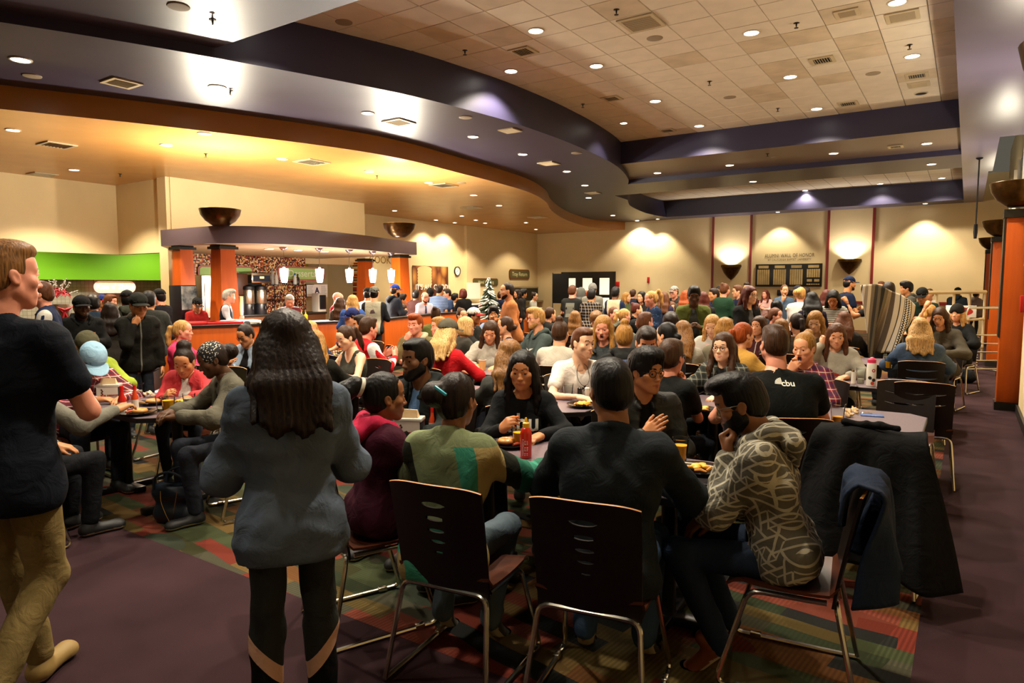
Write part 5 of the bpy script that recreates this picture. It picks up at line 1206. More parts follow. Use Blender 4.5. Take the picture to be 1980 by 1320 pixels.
def person(name_label, u, v, d, pose='sit', phi=0, sex='m', skin='light', hair='short', hc='brown', top='tee', tc='#333333', tk='plain', pants='#23262e', lod=None, lean=8, side=0, hyaw=0, hpitch=0, hroll=0,
           arms=('table', 'table'), hands=('relax', 'relax'), bulk=1.0, mouth=0, cap=None, capc='#222222', beard=None, glasses=None, inner='#444444', legs='sit', shoe='#1a1a1a', gaze=0, fat=0.0, hem=None, hoodc=None, xtra=None, pantk='plain', z=None, group=None, seatz=.45, toe=0):
 """u, v: where the head centre shows; d: distance along the view; phi: facing (0 = to the viewer, 90 = to the right, 180 = away)"""
 Pw = at_d(u, v, d)
 if z is not None: Pw[2] = z
 lod = 0 if d < 4.25 else (1 if d < 5.8 else (2 if d < 8.4 else (3 if d < 12.5 else 4)))
 hB = (.0145, .0185, .024, .032, .041)[lod]; hH = (.0048, .006, .0082, .0115, .0155)[lod]; hHand = (.0053, .007, .0098, .0145, .019)[lod]; hHair = (.0065, .0085, .0112, .015, .0195)[lod]
 ln = math.radians(lean); sd = math.radians(side)
 seated = pose == 'sit'
 hz0 = (.66 * math.cos(ln) + .02)
 if seated: pel = seatz + .085; s = np.clip((Pw[2] - pel) / hz0, .82, 1.2)
 else: s = np.clip(Pw[2] / (.95 + hz0), .84, 1.14); pel = .95 * s
 sh = (.172 if sex == 'm' else .148) * (.5 + .5 * bulk)
 T = tr(0, 0, pel) @ rotx(-ln) @ roty(sd); T[:3, :3] *= s
 nb = ap(T, (0, -.012, .50)); Hc = ap(T, (0, .012, .665))
 hp, hy, hr = math.radians(hpitch), math.radians(hyaw), math.radians(hroll)
 hs = 1.05 if sex == 'm' else 1.0
 R = rotz(hy) @ rotx(-ln * .35 - hp) @ roty(hr)
 piv = ap(T, (0, -.01, .56)); H = tr(*piv) @ R @ tr(0, .022, .105 * s); H[:3, :3] *= hs
 off = H[:3, 3].copy()
 vd = view_dir(Pw); yaw_cam = math.atan2(-vd[1], -vd[0]) - math.pi / 2    # facing the viewer
 rz = yaw_cam + math.radians(phi)
 Rz = rotz(rz); root = np.array([Pw[0], Pw[1], 0]) - np.array([*(Rz[:3, :3] @ np.array([off[0], off[1], 0]))[:2], 0]); root[2] = 0 if not seated else 0
 dz = Pw[2] - off[2]
 if abs(dz) > .004 and not seated: pass
 t = thing('person', name_label, 'person', tuple(float(c) for c in root), rz, group)
 PEOPLE[name_label] = dict(obj=t, H=H, T=T, root=root, rz=rz, s=s, seated=seated, lod=lod)
 A = []
 for i, sg in enumerate((-1, 1)):                                   # 0: left (-x), 1: right (+x)
  S = ap(T, (sg * sh, -.015, .430)); a = arms[i]; hint = np.array([sg * .7, -.5, -.8])
  mouthp = ap(H, (sg * .035, .135, -.085)); tz = .765
  if isinstance(a, tuple): W = np.array(a[:3], float); hint = np.array(a[3], float) if len(a) > 3 else hint
  elif a == 'table': W = np.array([sg * .13, S[1] + .36, tz + .03]); hint = np.array([sg * 1., -.3, -.5])
  elif a == 'tablein': W = np.array([sg * .04, S[1] + .30, tz + .035]); hint = np.array([sg * 1., -.3, -.4])
  elif a == 'lap': W = np.array([sg * .08, S[1] + .22, .62]); hint = np.array([sg * 1, -.6, -.3])
  elif a == 'mouth': W = ap(H, (sg * .075, .105, -.185)); hint = np.array([sg * .5, -.1, -1])
  elif a == 'chin': W = ap(H, (sg * .05, .09, -.22)); hint = np.array([sg * .5, .2, -1])
  elif a == 'ear': W = ap(H, (sg * .13, .03, -.10)); hint = np.array([sg * .8, .4, -1])
  elif a == 'hold': W = ap(T, (sg * .09, .27, .24)); hint = np.array([sg * .8, -.5, -.8])
  elif a == 'phone': W = ap(T, (sg * .05, .30, .34)); hint = np.array([sg * .6, -.2, -1])
  elif a == 'gesture': W = ap(T, (sg * .12, .34, .38)); hint = np.array([sg * .7, -.1, -1])
  elif a == 'down': W = S + np.array([sg * .07, .03, -.525 * s]); hint = np.array([sg * .5, -1, 0])
  elif a == 'downbent': W = S + np.array([sg * .06, .17, -.46 * s]); hint = np.array([sg * .6, -1, 0])
  elif a == 'hip': W = S + np.array([sg * .02, .12, -.44 * s]); hint = np.array([sg * 1, -.8, 0])
  else: W = S + np.array([sg * .1, .3, -.2])
  E, W = ik(S, W, .285 * s, .25 * s, hint); A.append((S, E, W, sg))
 Lg = []
 for i, sg in enumerate((-1, 1)):
  hip = ap(tr(0, 0, pel) @ np.diag([s, s, s, 1]), (sg * .085, 0, -.02))
  if seated:
   tk_ = -.16 if legs == 'tuck' else (.08 if legs == 'out' else 0)
   kn = hip + np.array([sg * .06, .42 * s, .0]); an = np.array([kn[0] - sg * .02, kn[1] + tk_ - .04, .095])
   if legs == 'cross' and sg > 0: an = an + np.array([-.1, -.22, .05])
  elif legs == 'walk':
   kn = hip + np.array([sg * .01, .12 if sg < 0 else .06, -.42 * s]); an = np.array([sg * .09, .22 if sg < 0 else -.26, .10 if sg < 0 else .17])
  else:
   kn = np.array([sg * .1 * s, .02, .5 * s]); an = np.array([sg * .105 * s, -.025, .09])
  Lg.append((hip, kn, an, sg))
 if cap and hair in ('short', 'thick', 'quiff', 'fade'): hair = 'capped'
 M_sk = skin_mat(skin)
 allp = [p for a in A for p in a[:3]] + [p for l in Lg for p in l[:3]] + [ap(T, (0, 0, -.1)), nb]
 lo = np.min(allp, 0) - .2; hi = np.max(allp, 0) + .2; lo[2] = max(lo[2], -.02)
 hC = max(hB * 1.05, .016) if top in ('tee', 'vneck', 'tank', 'polo') else max(hB * 1.7, .028)
 f = Field(lo, hi, hC); torso_prims(f, T, sex, bulk * s, -.006, sh, bust=True)
 f.cone(nb - .02, ap(T, (0, .0, .58)), .05 * s, .046 * s, .04)
 for S, E, W, sg in A:
  f.cone(S, E, .047 * s * (.5 + .5 * bulk), .037 * s, .03).cone(E, W, .037 * s, .025 * s, .02)
 for hip, kn, an, sg in Lg: f.cone(hip, kn, .082 * s * bulk, .052 * s, .04).cone(kn, an, .05 * s, .034 * s, .03)
 V, F = f.mesh(1); parts = [(V, F, 0)]
 cb = skin
 for Vh, Fh, mh in head_mesh(sex, hH, mouth, fat): parts.append((xf(Vh, H), Fh, mh))
 hd = []
 for i, (S, E, W, sg) in enumerate(A):
  Vh, Fh = hand_mesh(hands[i], hHand, sg)
  fd = W - E; fd /= np.linalg.norm(fd); a = arms[i]
  if a in ('table', 'tablein', 'lap'): upv = np.array([0, 0, 1.]); fd = fd * .6 + np.array([-sg * .35, .5, -.15]); fd /= np.linalg.norm(fd)
  elif a in ('mouth', 'chin', 'ear'): fd = (ap(H, (0, .11, -.07)) if a != 'ear' else ap(H, (sg * .07, -.02, .02))) - W; fd /= np.linalg.norm(fd); upv = ap(H, (0, .4, -.1)) - W
  elif a in ('hold', 'phone', 'gesture'): upv = np.array([sg * .8, .5, .2]); fd = fd * .7 + np.array([-sg * .3, .1, .45]); fd /= np.linalg.norm(fd)
  elif a in ('down', 'downbent', 'hip'): upv = np.array([sg * 1., .2, 0])
  else: upv = np.array([0, 0, 1.]) if not (isinstance(a, tuple) and len(a) > 4) else np.array(a[4], float)
  zc = upv - fd * (upv @ fd); zc /= np.linalg.norm(zc); xc = np.cross(fd, zc); B = np.eye(4); B[:3, 0], B[:3, 1], B[:3, 2], B[:3, 3] = xc * s, fd * s, zc * s, W - fd * .0
  parts.append((xf(Vh, B), Fh, 0)); hd.append(B)
 PEOPLE[name_label]['hands'] = hd; PEOPLE[name_label]['arms'] = A
 obj('body', npmesh('body', parts, [M_sk, lip_mat(skin), hair_mat(hc if hc != 'grey' else 'lightbrown'), M_eyew, M_mouth, M_iris]), None, t)
 seed = int(u * 7 + v * 13) % 9999
 def garment(nm, o_, matl, sleeve, hemz, open_=False, loose=0.0, vneck=0.0, tank=False, hood=False, collar=False, fold=.006, sl_bulk=0.0, hoodm=None, crew=.0):
  f = Field(lo - .06, hi + .08, hB); torso_prims(f, T, sex, bulk * s, o_ + loose * .5, sh + (o_ if not tank else -.03), k=.06)
  P = lambda x, y, zz: ap(T, (x, y, zz))
  ny = T[:3, 1] / np.linalg.norm(T[:3, 1])
  f.cone(P(-.068, -.008, hemz), P(.068, -.008, hemz), ((.102 if sex == 'm' else .104) + (0 if seated else .014)) * bulk * s + o_ + loose, None, .06, (ny, 1.0 if not seated else 1.05))
  if not tank:
   for S, E, W, sg in A:
    if sleeve >= .99:
     f.cone(S, E, .048 * s * (.5 + .5 * bulk) + o_, .041 * s + o_ + sl_bulk, .04); f.cone(E, E + (W - E) * .93, .041 * s + o_ + sl_bulk, .031 * s + o_ * .8 + sl_bulk * .4, .03)
     f.ell(E, .042 * s + o_ + sl_bulk * 1.1, .03)
    else:
     q = S + (E - S) * sleeve * 1.6; f.cone(S, q, .050 * s * (.5 + .5 * bulk) + o_, .051 * s + o_, .04)
  else:
   for S, E, W, sg in A: f.ell(S + (E - S) * .05 + np.array([sg * .01, 0, 0]), .062 * s, .02, 's')
  if fold: f.ripple(fold, 46, seed)
  f.cone(P(0, -.0, .62), P(0, .008, .527), .075, .056 + crew, .01, op='s')
  if vneck: f.cone(P(0, .04, .50), P(0, .14, .48 - vneck), .06, .018, .01, op='s')
  if tank:
   f.cone(P(0, .05, .52), P(0, .11, .40), .085, .05, .015, op='s'); f.cone(P(0, -.08, .52), P(0, -.12, .42), .075, .04, .015, op='s')
  if open_:
   Ti = np.linalg.inv(T); X, Y, Z = f.ax[0][:, None, None], f.ax[1][None, :, None], f.ax[2][None, None, :]
   lx = Ti[0, 0] * X + Ti[0, 1] * Y + Ti[0, 2] * Z + Ti[0, 3]; ly = Ti[1, 0] * X + Ti[1, 1] * Y + Ti[1, 2] * Z + Ti[1, 3]; lz = Ti[2, 0] * X + Ti[2, 1] * Y + Ti[2, 2] * Z + Ti[2, 3]
   gap = np.maximum(np.abs(lx) - (.045 + .05 * np.clip(.45 - lz, 0, 1) + .02 * np.sin(9 * lz)), .03 - ly); gap = np.maximum(gap, lz - .53)
   f.D = np.maximum(f.D, -gap.astype(np.float32))
  if collar:
   for sgn in (-1, 1): f.chain([P(0, -.088, .528), P(sgn * .065, -.055, .525), P(sgn * .078, .02, .500), P(sgn * .045, .085, .455)], [.015, .015, .016, .014], .012)
  nz = -T[:3, 2] / np.linalg.norm(T[:3, 2]); c0 = ap(T, (0, 0, hemz - .075))
  pb = [p for a in A for p in a[:3]]
  X, Y, Z = f.ax[0][:, None, None], f.ax[1][None, :, None], f.ax[2][None, None, :]
  dd = (X - c0[0]) * nz[0] + (Y - c0[1]) * nz[1] + (Z - c0[2]) * nz[2]
  keep = np.full(f.D.shape, 1., np.float32)
  for S, E, W, sg in A:                                      # keep sleeves that reach below the hem
   for a_, b_ in ((S, E), (E, W)):
    ba = b_ - a_; bb = ba @ ba; px, py, pz = X - a_[0], Y - a_[1], Z - a_[2]; tt = np.clip((px * ba[0] + py * ba[1] + pz * ba[2]) / bb, 0, 1)
    keep = np.minimum(keep, np.sqrt((px - tt * ba[0]) ** 2 + (py - tt * ba[1]) ** 2 + (pz - tt * ba[2]) ** 2))
  dd = np.where(keep < .085 * s + o_, -.05, dd)
  f.D = np.maximum(f.D, dd.astype(np.float32))
  V, F = f.mesh(1); g = obj(nm, npmesh(nm, [(V, F, 0)], [matl]), None, t)
  if hood:
   f = Field(P(0, 0, .5) - .26, P(0, 0, .5) + .24, hB)
   for sgn in (-1, 1): f.chain([P(0, -.105, .525), P(sgn * .088, -.075, .53), P(sgn * .105, .01, .505), P(sgn * .06, .095, .445)], [.036, .036, .034, .022], .03)
   f.cone(P(-.055, -.145, .47), P(.055, -.145, .47), .042, .042, .05); f.cone(P(0, -.15, .44), P(0, -.14, .36), .05, .02, .05); f.ripple(.006, 60, seed + 1)
   f.cone(P(0, .01, .62), P(0, .03, .50), .075, .056, .01, op='s')
   V, F = f.mesh(1); obj('hood', npmesh('hood', [(V, F, 0)], [hoodm or matl]), None, t)
  return g
 tm = fabric(tc, tk); hz = hem if hem is not None else (-.0 if seated else -.06)
 if top == 'tee': garment('shirt', .013, tm, .36, hz, fold=.005)
 elif top == 'vneck': garment('shirt', .012, tm, .36, hz, vneck=.12, fold=.005)
 elif top == 'long': garment('shirt', .014, tm, 1, hz, fold=.006, crew=.008)
 elif top == 'sweat': garment('sweatshirt', .020, tm, 1, hz, loose=.012, fold=.012, sl_bulk=.008)
 elif top == 'hoodie': garment('hoodie', .021, tm, 1, hz, loose=.012, fold=.011, sl_bulk=.007, hood=True, hoodm=fabric(hoodc) if hoodc else None)
 elif top == 'jacket': garment('jacket', .020, tm, 1, hz - .02, loose=.010, fold=.010, collar=True, sl_bulk=.004)
 elif top == 'shirt': garment('shirt', .015, tm, 1, hz, fold=.007, collar=True)
 elif top == 'polo': garment('shirt', .014, tm, .42, hz, fold=.005, collar=True)
 elif top == 'tank': garment('tank_top', .010, tm, 0, hz, tank=True, fold=.003)
 elif top in ('openjacket', 'opencard', 'openhood'):
  garment('shirt', .008, fabric(inner), .3, hz, fold=.003); garment('jacket' if top == 'openjacket' else 'cardigan', .021, tm, 1, hz - .03, open_=True, loose=.010, fold=.010, collar=top == 'openjacket', sl_bulk=.002, hood=top == 'openhood', hoodm=fabric(hoodc) if hoodc else None)
 elif top == 'vest':
  garment('shirt', .010, fabric(inner), 1, hz, fold=.006); garment('vest', .024, tm, 0, hz, tank=True, fold=.004)
 pm = fabric(pants, pantk); f = Field(lo - .04, hi + .04, max(hB * 1.25, .018)); TP = tr(0, 0, pel) @ np.diag([s, s, s, 1]); P = lambda x, y, zz: ap(TP, (x, y, zz))
 hb = (.094 if sex == 'm' else .097) * bulk * s
 f.cone(P(-.07, -.005, .03), P(.07, -.005, .03), hb * .96 + .004, None, .05).cone(P(-.075, -.01, -.03), P(.075, -.01, -.03), hb + .004, None, .05)
 for hip, kn, an, sg in Lg: f.cone(hip, kn, .084 * s * bulk, .062 * s, .03).cone(kn, an + (kn - an) * .05, .066 * s, .052 * s, .03)
 f.ripple(.006, 50, seed + 3); f.cut((0, 0, 1), pel + .09, .01); V, F = f.mesh(1); obj('trousers', npmesh('trousers', [(V, F, 0)], [pm]), None, t)
 if True:
  for i, (hip, kn, an, sg) in enumerate(Lg):
   f = Field((-.1, -.14, -.03), (.1, .26, .16), max(hB * .7, .009)); f.cone((0, -.045, .035), (0, .14, .028), .042, .036, .03, ((0, 0, 1), 1.05)).cone((0, -.03, .05), (0, -.015, .1), .042, .038, .03); f.ell((0, .14, .025), (.043, .05, .03), .03); f.cut((0, 0, -1), .0, .006); V, F = f.mesh(1)
   mi = (V[F].mean(1)[:, 2] < .020).astype(np.int32)
   tilt = 0.0
   if not seated and legs == 'walk' and sg > 0: tilt = -.75
   if seated and legs in ('tuck', 'cross'): tilt = -.8
   B = tr(an[0], an[1] + .02, max(an[2] - .09, 0)) @ rotz(-sg * .15) @ rotx(tilt)
   if tilt: B[2, 3] += .05
   Vs = xf(V * s, B); Vs[:, 2] = np.maximum(Vs[:, 2], .001)
   obj('shoe', npmesh('shoe', [(Vs, F, mi)], [mat('shoe_' + shoe[1:], shoe, .6), mat('shoe_sole', '#b7a888', .7)]), None, t)
 Hm = Matrix([list(r) for r in H])
 def sharemesh(nm, key, parts, nmat):
  k2 = ('mesh', nm) + key
  if k2 not in HAIR:
   HAIR[k2] = npmesh(nm, parts, [M_black] * nmat)
  return HAIR[k2]
 if hair and hair != 'bald':
  V, F = hair_mesh(hair, hHair)
  o = obj('hood' if hair == 'hooded' else 'hair', sharemesh('hair', (hair, hHair), [(V, F, 0)], 1), None, t, None, Hm)
  setmat(o, 0, tm if hair == 'hooded' else hair_mat(hc))
 if cap:
  o = obj('beanie' if cap == 'beanie' else 'cap', sharemesh('cap', (cap, hHair), cap_mesh(cap, hHair), 2), None, t, None, Hm @ Matrix.Scale(1.05 if hair == 'capped' else 1.10, 4))
  cc = capc.split('/'); setmat(o, 0, fabric(cc[0])); setmat(o, 1, fabric(cc[-1]))
 if beard:
  o = obj('beard', sharemesh('beard', (beard, hHair), [(*beard_mesh(beard, hHair), 0)], 1), None, t, None, Hm); setmat(o, 0, hair_mat('dark' if hc == 'black' and beard != 'full' else hc))
 if glasses:
  gm = MB(); r = .0195
  for sg in (-1, 1):
   ring = [(sg * .031 + math.cos(a) * r * 1.15, .0925 - abs(math.cos(a)) * .0 - (.006 if math.cos(a) * sg > 0 else 0) * abs(math.cos(a)), -.002 + math.sin(a) * r) for a in np.linspace(0, 2 * math.pi, 17)[:-1]]
   gm.tube(ring, .0022, 5, closed=True); gm.tube([(sg * .053, .088, .006), (sg * .074, .06, .008), (sg * .079, -.005, .004), (sg * .078, -.02, -.012)], .0018, 5)
  gm.tube([(-.010, .0925, .003), (0, .096, .005), (.010, .0925, .003)], .002, 5)
  obj('glasses', gm, mat('glasses_' + glasses[1:], glasses, .3), t, None, Hm)
 return t
# ================================================================== everybody in the hall
def P_(lb, u, v, d, pose, phi, sex, skin, hair, hc, top, tc, **k): return person(lb, u, v, d, pose, phi, sex, skin, hair, hc, top, tc, **k)
S_, T_ = 'stand', 'sit'
# ---- two people walking through the front aisle
P_('tall man walking at the left edge in a navy tee and khaki trousers', 14, 525, 2.62, S_, 138, 'm', 'pink', 'fade', 'lightbrown', 'tee', '#12161f', pants='#7d6a40', arms=('downbent', 'hold'), lean=4, hyaw=-28, legs='walk', shoe='#8f7440', bulk=1.13, hem=-.1)
P_('woman with long dark hair walking away in a blue grey sweatshirt', 552, 662, 2.4, S_, 183, 'f', 'light', 'backlong', 'dark', 'sweat', '#566170', pants='#2b2d2b/#c99f86', pantk='calf', arms=('hold', 'hold'), lean=3, hyaw=4, hem=-.07, bulk=.93, shoe='#333333')
# ---- nearest table
P_('woman with a ponytail in a maroon hoodie with pink hood', 745, 762, 3.45, T_, 112, 'f', 'brown', 'sidepony', 'black', 'hoodie', '#3d1222', hoodc='#c22a4c', arms=('table', 'table'), lean=6, hyaw=-8, pants='#1c2740')
P_('woman with clipped up hair in a green patchwork cardigan, back turned', 884, 768, 3.1, T_, 155, 'f', 'brown', 'messybun', 'dark', 'jacket', '#77805c', tk='patch', arms=('table', (.30, .52, .80)), lean=12, hyaw=-8, hem=-.06, pants='#4d5a63', legs='tuck', shoe='#3a3a34')
P_('man in a black jacket sitting with his back turned at the nearest table', 1180, 748, 2.92, T_, 172, 'm', 'brown', 'short', 'black', 'jacket', '#1d2226', arms=('table', 'table'), lean=14, hyaw=30, bulk=1.0, pants='#33465f', legs='tuck', shoe='#2a241c')
P_('bearded man in a grey hoodie patterned with pale triangles, hand at mouth', 1430, 770, 3, T_, 262, 'm', 'brown', 'quiff', 'black', 'hoodie', '#5f5b50/#b8b19b', tk='lines', arms=('mouth', 'lap'), hands=('fist', 'relax'), lean=16, hyaw=10, hpitch=14, beard='full', glasses='#6a6246', pants='#1f2a3c', legs='tuck', shoe='#7a3f1c', bulk=1.05)
P_('woman with long black hair in a black lettered shirt facing the viewer', 1010, 712, 4.4, T_, -4, 'f', 'tan', 'longcenter', 'black', 'long', '#101214', arms=('table', 'gesture'), hands=('relax', 'pinch'), lean=12, hyaw=-6, hpitch=2, fat=.002)
P_('man with glasses in an open black leather jacket, gesturing', 1250, 713, 4.1, T_, 22, 'm', 'tan', 'thick', 'black', 'openjacket', '#191a18', tk='leather', inner='#0f0f10', arms=('lap', 'gesture'), hands=('relax', 'open'), lean=8, hyaw=20, glasses='#0b0b0c', fat=.004)
P_('bearded man in a blue tee and dark open jacket looking left', 806, 690, 4.45, T_, -38, 'm', 'dark', 'short', 'black', 'openhood', '#1c201f', inner='#5b7ba5', arms=('table', 'table'), lean=8, hyaw=-14, beard='full')
# ---- second row of tables
P_('man in a white v neck tee with a cross pendant', 1127, 660, 5.85, T_, 20, 'm', 'pale', 'fade', 'chestnut', 'vneck', '#d9cfc2', arms=('table', 'table'), lean=10, hyaw=22, bulk=1.05)
P_('woman with very long brown hair seen from behind, grey sweater', 985, 686, 5, T_, 188, 'f', 'light', 'backlong', 'lightbrown', 'sweat', '#33332f', arms=('table', 'table'), lean=8)
P_('brunette laughing down at her plate in a pale grey sweatshirt', 948, 636, 7.9, T_, -8, 'f', 'light', 'longside', 'brown', 'sweat', '#a8a192/#8f897c', tk='heather', arms=('table', 'table'), lean=12, hpitch=22, hroll=-6)
P_('man with bleached hair and glasses in a dark green grey hoodie', 1036, 613, 8.5, T_, -68, 'm', 'light', 'quiff', 'blonde', 'hoodie', '#3d4744', arms=('table', 'table'), glasses='#7a2a3a', beard='stubble', lean=4)
P_('person with a top bun seen from behind in a pale grey tee', 1084, 641, 7.2, T_, 158, 'm', 'light', 'topbun', 'brown', 'tee', '#b4ab9a', arms=('table', 'table'), lean=10)
P_('blonde woman talking in a charcoal hoodie with pink print', 1166, 630, 6.9, T_, -10, 'f', 'pink', 'longside', 'darkblonde', 'hoodie', '#35393a', arms=('table', 'lap'), lean=4, mouth=.7, hpitch=8)
P_('woman with a high bun seen from behind in a black hoodie', 1207, 648, 6.4, T_, 182, 'f', 'light', 'topbun', 'darkblonde', 'hoodie', '#131413', arms=('table', 'table'), lean=8)
P_('man in a grey jacket with a short fade turned away', 1247, 622, 8.2, T_, 140, 'm', 'pink', 'fade', 'chestnut', 'jacket', '#3a3833', arms=('table', 'table'), lean=6)
P_('man whose swept dark hair shows behind the glasses man', 1250, 656, 5.6, T_, 10, 'm', 'light', 'quiff', 'dark', 'tee', '#2a3550', arms=('table', 'table'), lean=14, hpitch=16)
P_('woman with a low dark bun in profile', 1288, 645, 6.6, T_, -120, 'f', 'light', 'lowbun', 'black', 'long', '#2c2a30', arms=('table', 'table'), lean=8)
P_('man with thick curly dark hair looking down', 1297, 620, 8.6, T_, -6, 'm', 'pink', 'curly', 'dark', 'tee', '#2f5148', arms=('table', 'table'), lean=14, hpitch=24)
P_('woman with long straight honey hair seen from behind, grey top', 1321, 640, 7.4, T_, 172, 'f', 'light', 'backlong', 'lightbrown', 'long', '#8b877c/#b9b4a4', tk='heather', arms=('table', 'table'), lean=8)
P_('man with glasses in a black tee biting a pastry', 1298, 687, 5, T_, 148, 'm', 'pink', 'short', 'brown', 'tee', '#111311', arms=('table', 'chin'), hands=('relax', 'pinch'), lean=10, glasses='#101010', bulk=1.06)
P_('blonde woman looking at her pink phone', 1377, 624, 8.3, T_, -12, 'f', 'pale', 'longside', 'blonde', 'sweat', '#b7b1a6', arms=('lap', 'phone'), hands=('relax', 'grip'), lean=2, hpitch=20)
P_('woman with long blonde hair from behind between the phone and the ponytail', 1402, 634, 7.3, T_, 172, 'f', 'light', 'long', 'darkblonde', 'long', '#6c6552', arms=('table', 'table'), lean=6)
P_('woman with a ginger ponytail in a mustard jacket', 1438, 645, 6.6, T_, 128, 'f', 'light', 'pony', 'ginger', 'jacket', '#b1863c', arms=('table', 'table'), lean=6)
P_('woman with glasses and shoulder length brown hair in a dark plaid jacket', 1398, 668, 5.9, T_, -22, 'f', 'pale', 'longside', 'brown', 'openjacket', '#3a3d38/#191a18/#8a8876', tk='plaid', inner='#101010', arms=('table', 'table'), lean=4, glasses='#0d0d10', fat=.006)
P_('woman in a maroon quarter zip looking left', 1467, 628, 8.6, T_, -32, 'f', 'light', 'long', 'brown', 'long', '#3c1516/#a59a90', tk='zip', arms=('table', 'table'), lean=2)
P_('broad man in a black tee with small white chest mark on his back', 1497, 662, 4.6, T_, 196, 'm', 'pink', 'fade', 'brown', 'tee', '#0f110f', arms=('table', 'table'), lean=16, bulk=1.25, hyaw=8, fat=.004)
P_('woman eating pizza in a red and navy plaid shirt', 1555, 668, 5.6, T_, -25, 'f', 'light', 'bun', 'darkblonde', 'shirt', '#7a1d1f/#1c2140/#b9a79a', tk='plaid', arms=('table', 'mouth'), hands=('relax', 'pinch'), lean=8, mouth=1, hpitch=6)
P_('woman in a pale grey sweatshirt with a red print, fist at her ear', 1617, 645, 7.1, T_, -2, 'f', 'light', 'longside', 'chestnut', 'sweat', '#8e8777/#a39c8b', tk='heather', arms=('table', 'ear'), hands=('relax', 'fist'), lean=8, hpitch=12, hyaw=8)
P_('young woman with dark blonde hair looking down, behind the grey sweatshirt', 1576, 617, 8.3, T_, -8, 'f', 'pale', 'longside', 'darkblonde', 'long', '#5a5348', arms=('lap', 'table'), lean=10, hpitch=18)
P_('woman with a dark ponytail seen from behind', 1540, 622, 8.4, T_, 205, 'f', 'light', 'pony', 'dark', 'long', '#4c4238', arms=('table', 'table'), lean=6)
P_('woman with brown hair from behind, left of the striped blanket', 1632, 618, 9.3, T_, 176, 'f', 'light', 'backlong', 'chestnut', 'jacket', '#22201e', arms=('table', 'table'), lean=6)
P_('blonde woman in a denim jacket with her back turned', 1779, 634, 7.6, T_, 184, 'f', 'light', 'backlong', 'paleblonde', 'jacket', '#3a4a62/#55677f', tk='denim', arms=('table', 'table'), lean=10, bulk=1.08)
P_('brunette looking down in a grey lace up sweatshirt', 1817, 608, 9.3, T_, -14, 'f', 'light', 'longside', 'brown', 'sweat', '#4e483d', arms=('table', 'lap'), lean=8, hpitch=20)
P_('blonde woman half hidden behind the brunette, black jacket', 1850, 604, 10.8, T_, -20, 'f', 'light', 'long', 'blonde', 'jacket', '#141515', arms=('table', 'lap'), lean=4, cap='beanie', capc='#1c1a16')
P_('woman with a strawberry blonde ponytail between two diners', 1800, 601, 11.4, T_, 150, 'f', 'light', 'pony', 'blonde', 'long', '#6a5d44', arms=('table', 'table'), lean=6)
# ---- left tables
P_('woman in a coral jacket and white tee looking down at her food', 356, 696, 5.8, T_, -18, 'f', 'tan', 'puff', 'dark', 'openjacket', '#b5383b', inner='#cfc7bb', arms=('table', 'gesture'), hands=('relax', 'pinch'), lean=12, hpitch=20)
P_('woman in a bandana and grey cardigan leaning over her plate', 410, 688, 4.95, T_, -78, 'f', 'deep', 'backpuff', 'dark', 'opencard', '#595548', inner='#0f1218', arms=('table', 'table'), lean=16, hpitch=18)
P_('man in a red plaid shirt with a light blue cap bent over the table', 178, 683, 5.5, T_, 20, 'm', 'tan', 'short', 'dark', 'shirt', '#8d2a26/#232334/#d8cfc8', tk='plaid', cap='cap', capc='#8fb3c9', arms=('table', 'tablein'), lean=26, hpitch=38)
P_('man in an olive cap and lime jacket bent beside the plaid shirt', 168, 662, 6.2, T_, 10, 'm', 'tan', 'short', 'dark', 'jacket', '#8a9a30', cap='cap', capc='#4d4a36', arms=('table', 'table'), lean=22, hpitch=30)
P_('person in a grey sweater reaching across the left table', 60, 690, 4.4, T_, 112, 'm', 'tan', 'short', 'black', 'long', '#6d6a5f', arms=('lap', (.25, .55, .86)), lean=14, pants='#16171b')
P_('blonde woman in a hot pink jacket holding a clear cup', 354, 637, 8, T_, 72, 'f', 'pink', 'pony', 'blonde', 'jacket', '#d23a63', arms=('table', 'gesture'), hands=('relax', 'grip'), lean=6)
P_('woman with glasses, a bun and a pale denim jacket looking down', 474, 643, 7.8, T_, -42, 'f', 'tan', 'bun', 'dark', 'openjacket', '#7f8fa0/#93a3b3', tk='denim', inner='#151313', arms=('lap', 'phone'), hands=('relax', 'grip'), lean=6, hpitch=22, glasses='#3a2a20')
P_('woman in a dark tank top looking down at her hands', 668, 647, 7.1, T_, -52, 'f', 'pale', 'pony', 'brown', 'tank', '#3a3a32', arms=('gesture', 'gesture'), hands=('pinch', 'pinch'), lean=10, hpitch=20)
P_('man in a red track jacket with white sleeve stripes, hands raised', 713, 632, 8.1, T_, 118, 'm', 'pink', 'short', 'brown', 'jacket', '#b3151a/#e8e0da', tk='sidestripe', arms=('gesture', 'gesture'), hands=('open', 'open'), lean=12)
P_('woman with straight blonde hair and a black jacket, back turned', 609, 662, 6.2, T_, 165, 'f', 'light', 'backlong', 'darkblonde', 'jacket', '#16150f', arms=('table', 'table'), lean=8)
P_('blonde woman hidden behind the walking woman', 600, 639, 8, T_, 12, 'f', 'pink', 'longside', 'blonde', 'long', '#202a44', arms=('table', 'table'), lean=4)
P_('red haired man in an olive jacket with his hand at his mouth', 803, 625, 8.5, T_, -30, 'm', 'pink', 'quiff', 'ginger', 'hoodie', '#5c5130', hoodc='#b8a98a', arms=('tablein', 'mouth'), hands=('fist', 'grip'), lean=6)
P_('blond man in an orange jacket in profile', 849, 630, 9, T_, -72, 'm', 'pink', 'short', 'darkblonde', 'jacket', '#b0581c', arms=('table', 'table'), lean=4)
